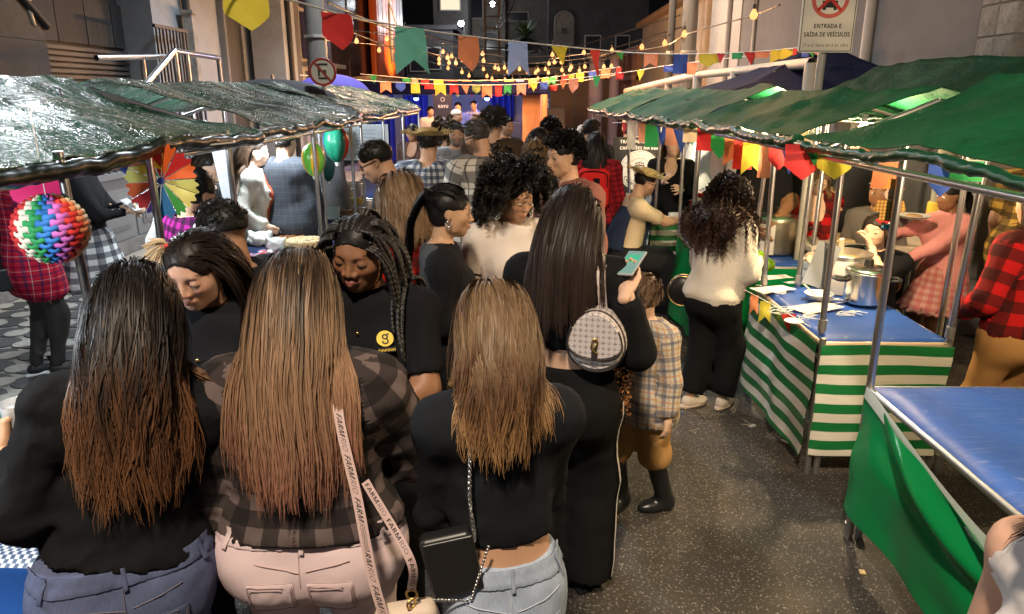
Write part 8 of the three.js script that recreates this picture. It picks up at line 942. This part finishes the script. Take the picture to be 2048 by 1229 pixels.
{ // patterned shoulder bag
  const dz = -2.62, c = onZ(1197, 668, dz), t = thing('shoulder_bag', 'pale monogram patterned saddle bag hanging from a white strap', 'handbag', c, -.25); const m = printed((() => { const x = tex(128, 128, (u, v) => { const a = (u * 4) % 1, b = (v * 4) % 1, k = Math.floor(u * 4) + Math.floor(v * 4), d = Math.abs(a - .5) + Math.abs(b - .5), e = Math.hypot(a - .5, b - .5); return (k % 2 ? (d < .34 && d > .18) : (Math.abs(a - .5) < .09 && e < .4) || (Math.abs(b - .5) < .09 && e < .4)) ? [.20, .17, .17] : [.56, .50, .48]; }, true, 1 / .085); return x; })(), .55), dk = std([.03, .022, .02], .5);
  const body = [...Array(28)].map((_, i) => { const a = i / 28 * 6.2832; return [Math.sin(a) * .095 * (1 - .12 * Math.cos(a)), Math.cos(a) * .105 - .01 - .0 * Math.sin(a)]; }); part('pouch', [poly(body, .055, .016)], m, t); part('flap', [poly(body.map(([x, y]) => [x * 1.0, y > -.02 ? y : -.02 + (y + .02) * .55]), .012, .006).translate(0, .006, .074)], m, t); part('piping', [tube([...body.map(([x, y]) => [x * 1.13, y * 1.13, .058]), [body[0][0] * 1.13, body[0][1] * 1.13, .058]], .004, 80, 6)], dk, t); part('piping', [tube(body.filter((q) => q[1] < .05).map(([x, y]) => [x * 1.06, (y > -.02 ? y : -.02 + (y + .02) * .55) * 1.06 + .004, .092]), .0035, 60, 6)], dk, t); part('clasp', [tube([[-.012, -.02, .1], [.0, .012, .1], [.012, -.0, .1], [-.004, -.03, .1], [.012, -.045, .1]], .004, 24, 6)], gold, t); part('clasp_tab', [rbox(.02, .06, .008, .004, 0, -.045, .096)], dk, t);
  const inv = (p) => { const d = sub(p, c), a = -.25, x = Math.cos(-a), s = Math.sin(-a); return [d[0] * x + d[2] * s, d[1], -d[0] * s + d[2] * x]; }; const sh = p8.toWorld(pt(p8.Ch, -.105, .295 * 1.71, -.015)), a = inv(sh), F8 = (x, y, z) => Math.min(p8.fields[2](x, y, z), p8.fields[1](x, y, z)), bk = [inv(p8.toWorld(pt(p8.Ch, -.135, .312 * 1.71, .02)))]; for (const y of [.305, .28, .25, .2, .15, .11]) bk.push(inv(p8.toWorld(pt(p8.Ch, -.135 - (.3 - y) * .15, y * 1.71, march(F8, p8.Ch, -.135 - (.3 - y) * .15, y * 1.71) - .014)))); bk.push([-.055, .115, .045]); const cv = new THREE.CatmullRomCurve3(bk.map(v3)); part('strap', [sheet((u, v) => { const p = cv.getPoint(v); return [p.x + (u - .5) * .032, p.y, p.z]; }, 2, 24, .004)], std([.62, .52, .48], .6), t); part('strap_buckle', [rbox(.034, .022, .01, .004, -.055, .115, .048)], dk, t); }
{ const t = thing('sequin_scarf', 'dark scarf with gold sequins hanging from the arm of the large woman', 'scarf', onZ(1241, 770, -2.72)); part('cloth', [sheet((u, v) => [(u - .5) * .075 + .012 * Math.sin(v * 7), .13 - v * .24, .03 * Math.sin(u * 9 + v * 3)], 12, 16, .006)], black, t); srand(3); const g = []; for (let i = 0; i < 160; i++) g.push(new THREE.CircleGeometry(.0055, 6).rotateY(rnd(-.8, .8)).rotateX(rnd(-.6, .6)).translate(rnd(-.038, .042), rnd(-.11, .13), .038 + rnd(0, .012))); stuff(part('sequin', g, phys([.55, .25, .10], .3, { metalness: .8 }), t)); }
{ // black chain bag of p3
  const c = onZ(903, 1125, -1.50), t = thing('chain_bag', 'small black flap bag on a silver chain beside the light blue jeans', 'handbag', c, .12); part('pouch', [rbox(.125, .17, .05, .016, 0, 0, 0, 0, 0, .18)], phys([.011, .011, .012], .38), t); part('flap', [rbox(.12, .15, .012, .006, .004, .008, .03, 0, 0, .18)], phys([.012, .012, .013], .34), t); const g = []; for (let i = 0; i < 26; i++) g.push(ball(.0042, mix(.043, .086, i / 25 < .62 ? 1 - i / 15.5 : 0) - (i > 15 ? (i - 15) * .0085 : 0), i <= 15 ? mix(-.085, .06, 1 - i / 15.5) : -.085 - (i - 15) * -.0009, .036, 1, 1, .6, 10)); part('stud_trim', g, aluBright, t);
  const sh = sub(p3.toWorld(pt(p3.Ch, .088, .295 * 1.62, -.01)), c), a = [sh[0] * Math.cos(.12) - sh[2] * Math.sin(.12), sh[1], sh[0] * Math.sin(.12) + sh[2] * Math.cos(.12)], cv = new THREE.CatmullRomCurve3([add(a, [.0, .012, -.05]), add(a, [.004, .014, .01]), add(a, [.012, -.04, .075]), add(mix3(a, [.05, .07, .03], .55), [.0, 0, .055]), [.055, .08, .035]].map(v3)), n = 84; for (let i = 0; i < n; i++) { const p = cv.getPoint((i + .5) / n), tg = cv.getTangent((i + .5) / n), q = new THREE.Quaternion().setFromUnitVectors(new THREE.Vector3(0, 1, 0), tg); part('chain_link', chainG(), aluBright, t, [p.x, p.y, p.z]).quaternion.copy(q.multiply(new THREE.Quaternion().setFromAxisAngle(new THREE.Vector3(0, 1, 0), (i % 2) * 1.3 + .3))); } }
function chainG() { return chainG.g ??= new THREE.TorusGeometry(.0042, .0013, 6, 12).scale(1, 1.5, 1); }
{ // lettered strap and bag of p2
  const t = thing('strap_bag', 'cream and red bag on a pale strap printed with repeated lettering', 'handbag', onZ(818, 1222, -1.5)), c = t.position.toArray(), W = canvasTex(1024, 64, (g, w, h) => { g.fillStyle = '#b39a96'; g.fillRect(0, 0, w, h); for (let i = 0; i < 5; i++) { txt(g, 'FARM', w * (.01 + i * .2), h / 2, h * .66, '#1d1718', { b: 1, a: 'left' }); txt(g, 'RIO', w * (.125 + i * .2), h / 2, h * .66, '#5a4a4a', { a: 'left' }); } }), m = printed(W, .75);
  const sh = sub(p2.toWorld(pt(p2.Ch, -.13, .262 * 1.67, -.03)), c), lay = (pts, w, nm) => { const cv = new THREE.CatmullRomCurve3(pts.map(v3)), g = sheet((u, v) => { const p = cv.getPointAt(u), tn = cv.getTangentAt(u), s = nrm(cross([tn.x, tn.y, tn.z], [.15, .1, 1])); return add([p.x, p.y, p.z], s, (v - .5) * w); }, 40, 1, .003); const uv = g.attributes.uv, L = cv.getLength(); for (let i = 0; i < uv.count; i++) uv.setXY(i, uv.getX(i) / .52 % 1.0001, 1 - uv.getY(i) / w); part(nm, g, m, t); };
  W.wrapS = THREE.RepeatWrapping; const low = [-.05, .01, .03];
  lay([add(sh, [.01, .03, -.04]), add(sh, [0, .045, .03]), add(sh, [-.005, -.0, .11]), add(mix3(sh, low, .45), [.004, 0, .10]), add(mix3(sh, low, .8), [.0, 0, .06]), [-.045, .0, .05]], .024, 'strap'); lay([add(mix3(sh, [.0, .05, 0], .4), [.005, .0, .10]), [.02, .17, .05], [.012, .075, .02]], .021, 'strap'); part('ring', [new THREE.TorusGeometry(.013, .003, 8, 24).translate(.012, .062, .02), new THREE.TorusGeometry(.012, .003, 8, 24).rotateY(.8).translate(.01, .036, .02)], gold, t); part('pouch', [rbox(.16, .14, .07, .03, .0, -.05, 0, 0, 0, .2)], std([.55, .45, .36], .7), t); part('red_panel', [rbox(.06, .1, .074, .02, .05, -.06, 0, 0, 0, .2)], std([.4, .03, .02], .6), t); }
{ const R = p28, p = R.toWorld(pt(R.Ch, 0, .17 * 1.7, -.17)), t = thing('backpack', 'red backpack with black label worn by the long haired woman', 'backpack', p, R.root.rotation.y + PI), m = cloth([.60, .02, .02]); part('bag', [rbox(.30, .38, .15, .06, 0, 0, 0)], m, t); part('front_pocket', [rbox(.25, .17, .05, .02, 0, -.09, .085)], m, t); part('zip', [tube([[-.13, .02, .08], [-.12, .14, .075], [0, .17, .075], [.12, .14, .075], [.13, .02, .08]], .006, 30, 6)], black, t); part('label', [rbox(.06, .05, .01, .004, .03, .08, .078)], black, t); part('top_handle', [tube([[-.06, .18, 0], [-.04, .25, 0], [.04, .25, 0], [.06, .18, 0]], .012, 20, 6)], m, t); for (const k of [-1, 1]) part('shoulder_strap', [tube([[k * .1, .17, -.05], [k * .11, .24, -.15], [k * .12, .14, -.26]], .02, 16, 6)], m, t); }
{ const R = p45, p = R.toWorld(pt(R.Pel, -.02, -.06, -.19)), t = thing('shoulder_bag', 'small black bag at the hip of the woman in tartan', 'handbag', p, R.root.rotation.y); part('pouch', [rbox(.24, .16, .08, .02, 0, -.04, 0)], phys([.012, .012, .013], .45), t); part('flap', [rbox(.245, .1, .015, .006, 0, 0, -.045)], phys([.013, .013, .014], .4), t); part('strap', [tube([[-.1, .03, 0], [-.08, .25, .02], [-.02, .45, .08]], .006, 16, 5)], black, t); }
{ const R = p33, p = R.toWorld(pt(R.Pel, .2, -.02, -.06)), t = thing('round_bag', 'small round black bag with gold zip beside the cream fleece', 'handbag', p, R.root.rotation.y + .6); part('pouch', [ball(.105, 0, 0, 0, 1, 1, .5)], phys([.012, .012, .013], .4), t); for (const z of [-.03, .0, .03]) part('zip', [new THREE.TorusGeometry(.1, .0035, 6, 40).translate(0, 0, z)], gold, t); part('pompom', [blob([ell(W0, [-.09, .09, 0], [.04, .04, .04])], .008, { bend: (x, y, z) => .012 * noise(x * 90, y * 90, z * 90) })], black, t); }
for (const [R, i, l, off] of [[p46, 0, 'pale phone held by the woman in the gingham skirt', [.0, .02, 0]], [p48, 1, 'dark phone held by the woman in the cream jacket', [0, .02, 0]]]) { const g = R.toWorld(R.hands[i].grip), t = thing('mobile_phone', l, 'phone', add(g, off)); t.rotation.set(-1, 1.1, .2, 'YXZ'); part('case', [rbox(.075, .15, .009, .004)], i ? blackMetal : std([.6, .58, .58], .4), t); part('lens', [cyl(.008, .008, .003).rotateX(PI / 2).translate(.02, .05, -.006)], bake, t); }
{ const g = p14.toWorld(p14.hands[0].grip), t = thing('drink_cup', 'pink plastic cup held by the man in the large checked shirt', 'cup', g); part('cup', [lathe([[0, -.05], [.032, -.05], [.042, .06], [.04, .06], [.03, -.045], [0, -.045]], 20)], phys([.65, .2, .22], .3, { transmission: .3, thickness: 0 }), t); part('drink', [lathe([[0, .04], [.037, .04], [.03, -.04], [0, -.04]], 20)], std([.5, .06, .07], .3), t); }
{ const t = thing('paper_plate', 'pale plate held out by the girl in pink', 'plate', onZ(1828, 436, -5.35)); part('plate', [lathe([[0, 0], [.08, .005], [.11, .022], [.112, .019], [.08, -.002], [0, -.003]], 26)], white, t); part('food', [ball(.06, 0, .012, 0, 1, .3, 1)], std([.4, .25, .12], .8), t); }
{ const t = thing('straw_doll_mask', 'small red paper eye mask stuck on the pole by the seated girl', 'mask', onZ(1768, 441, -4.7)); part('mask', [poly([[-.05, 0], [-.03, .022], [.0, .012], [.03, .022], [.05, 0], [.02, -.02], [0, -.006], [-.02, -.02]], .003, .001)], std([.35, .01, .02], .5), t); part('paper_tag', [poly([[.03, -.01], [.06, .01], [.07, -.04], [.04, -.04]], .002)], white, t); }
{ const t = board('cardboard_sheet', 'tall narrow white sheet standing before the young woman in profile', 'sheet of paper', onZ(447, 340, -4.6), .09, .36, (g, w, h) => { g.fillStyle = '#cfd2d8'; g.fillRect(0, 0, w, h); }, { tiltZ: .12 }); }
renderer.render(scene, camera);
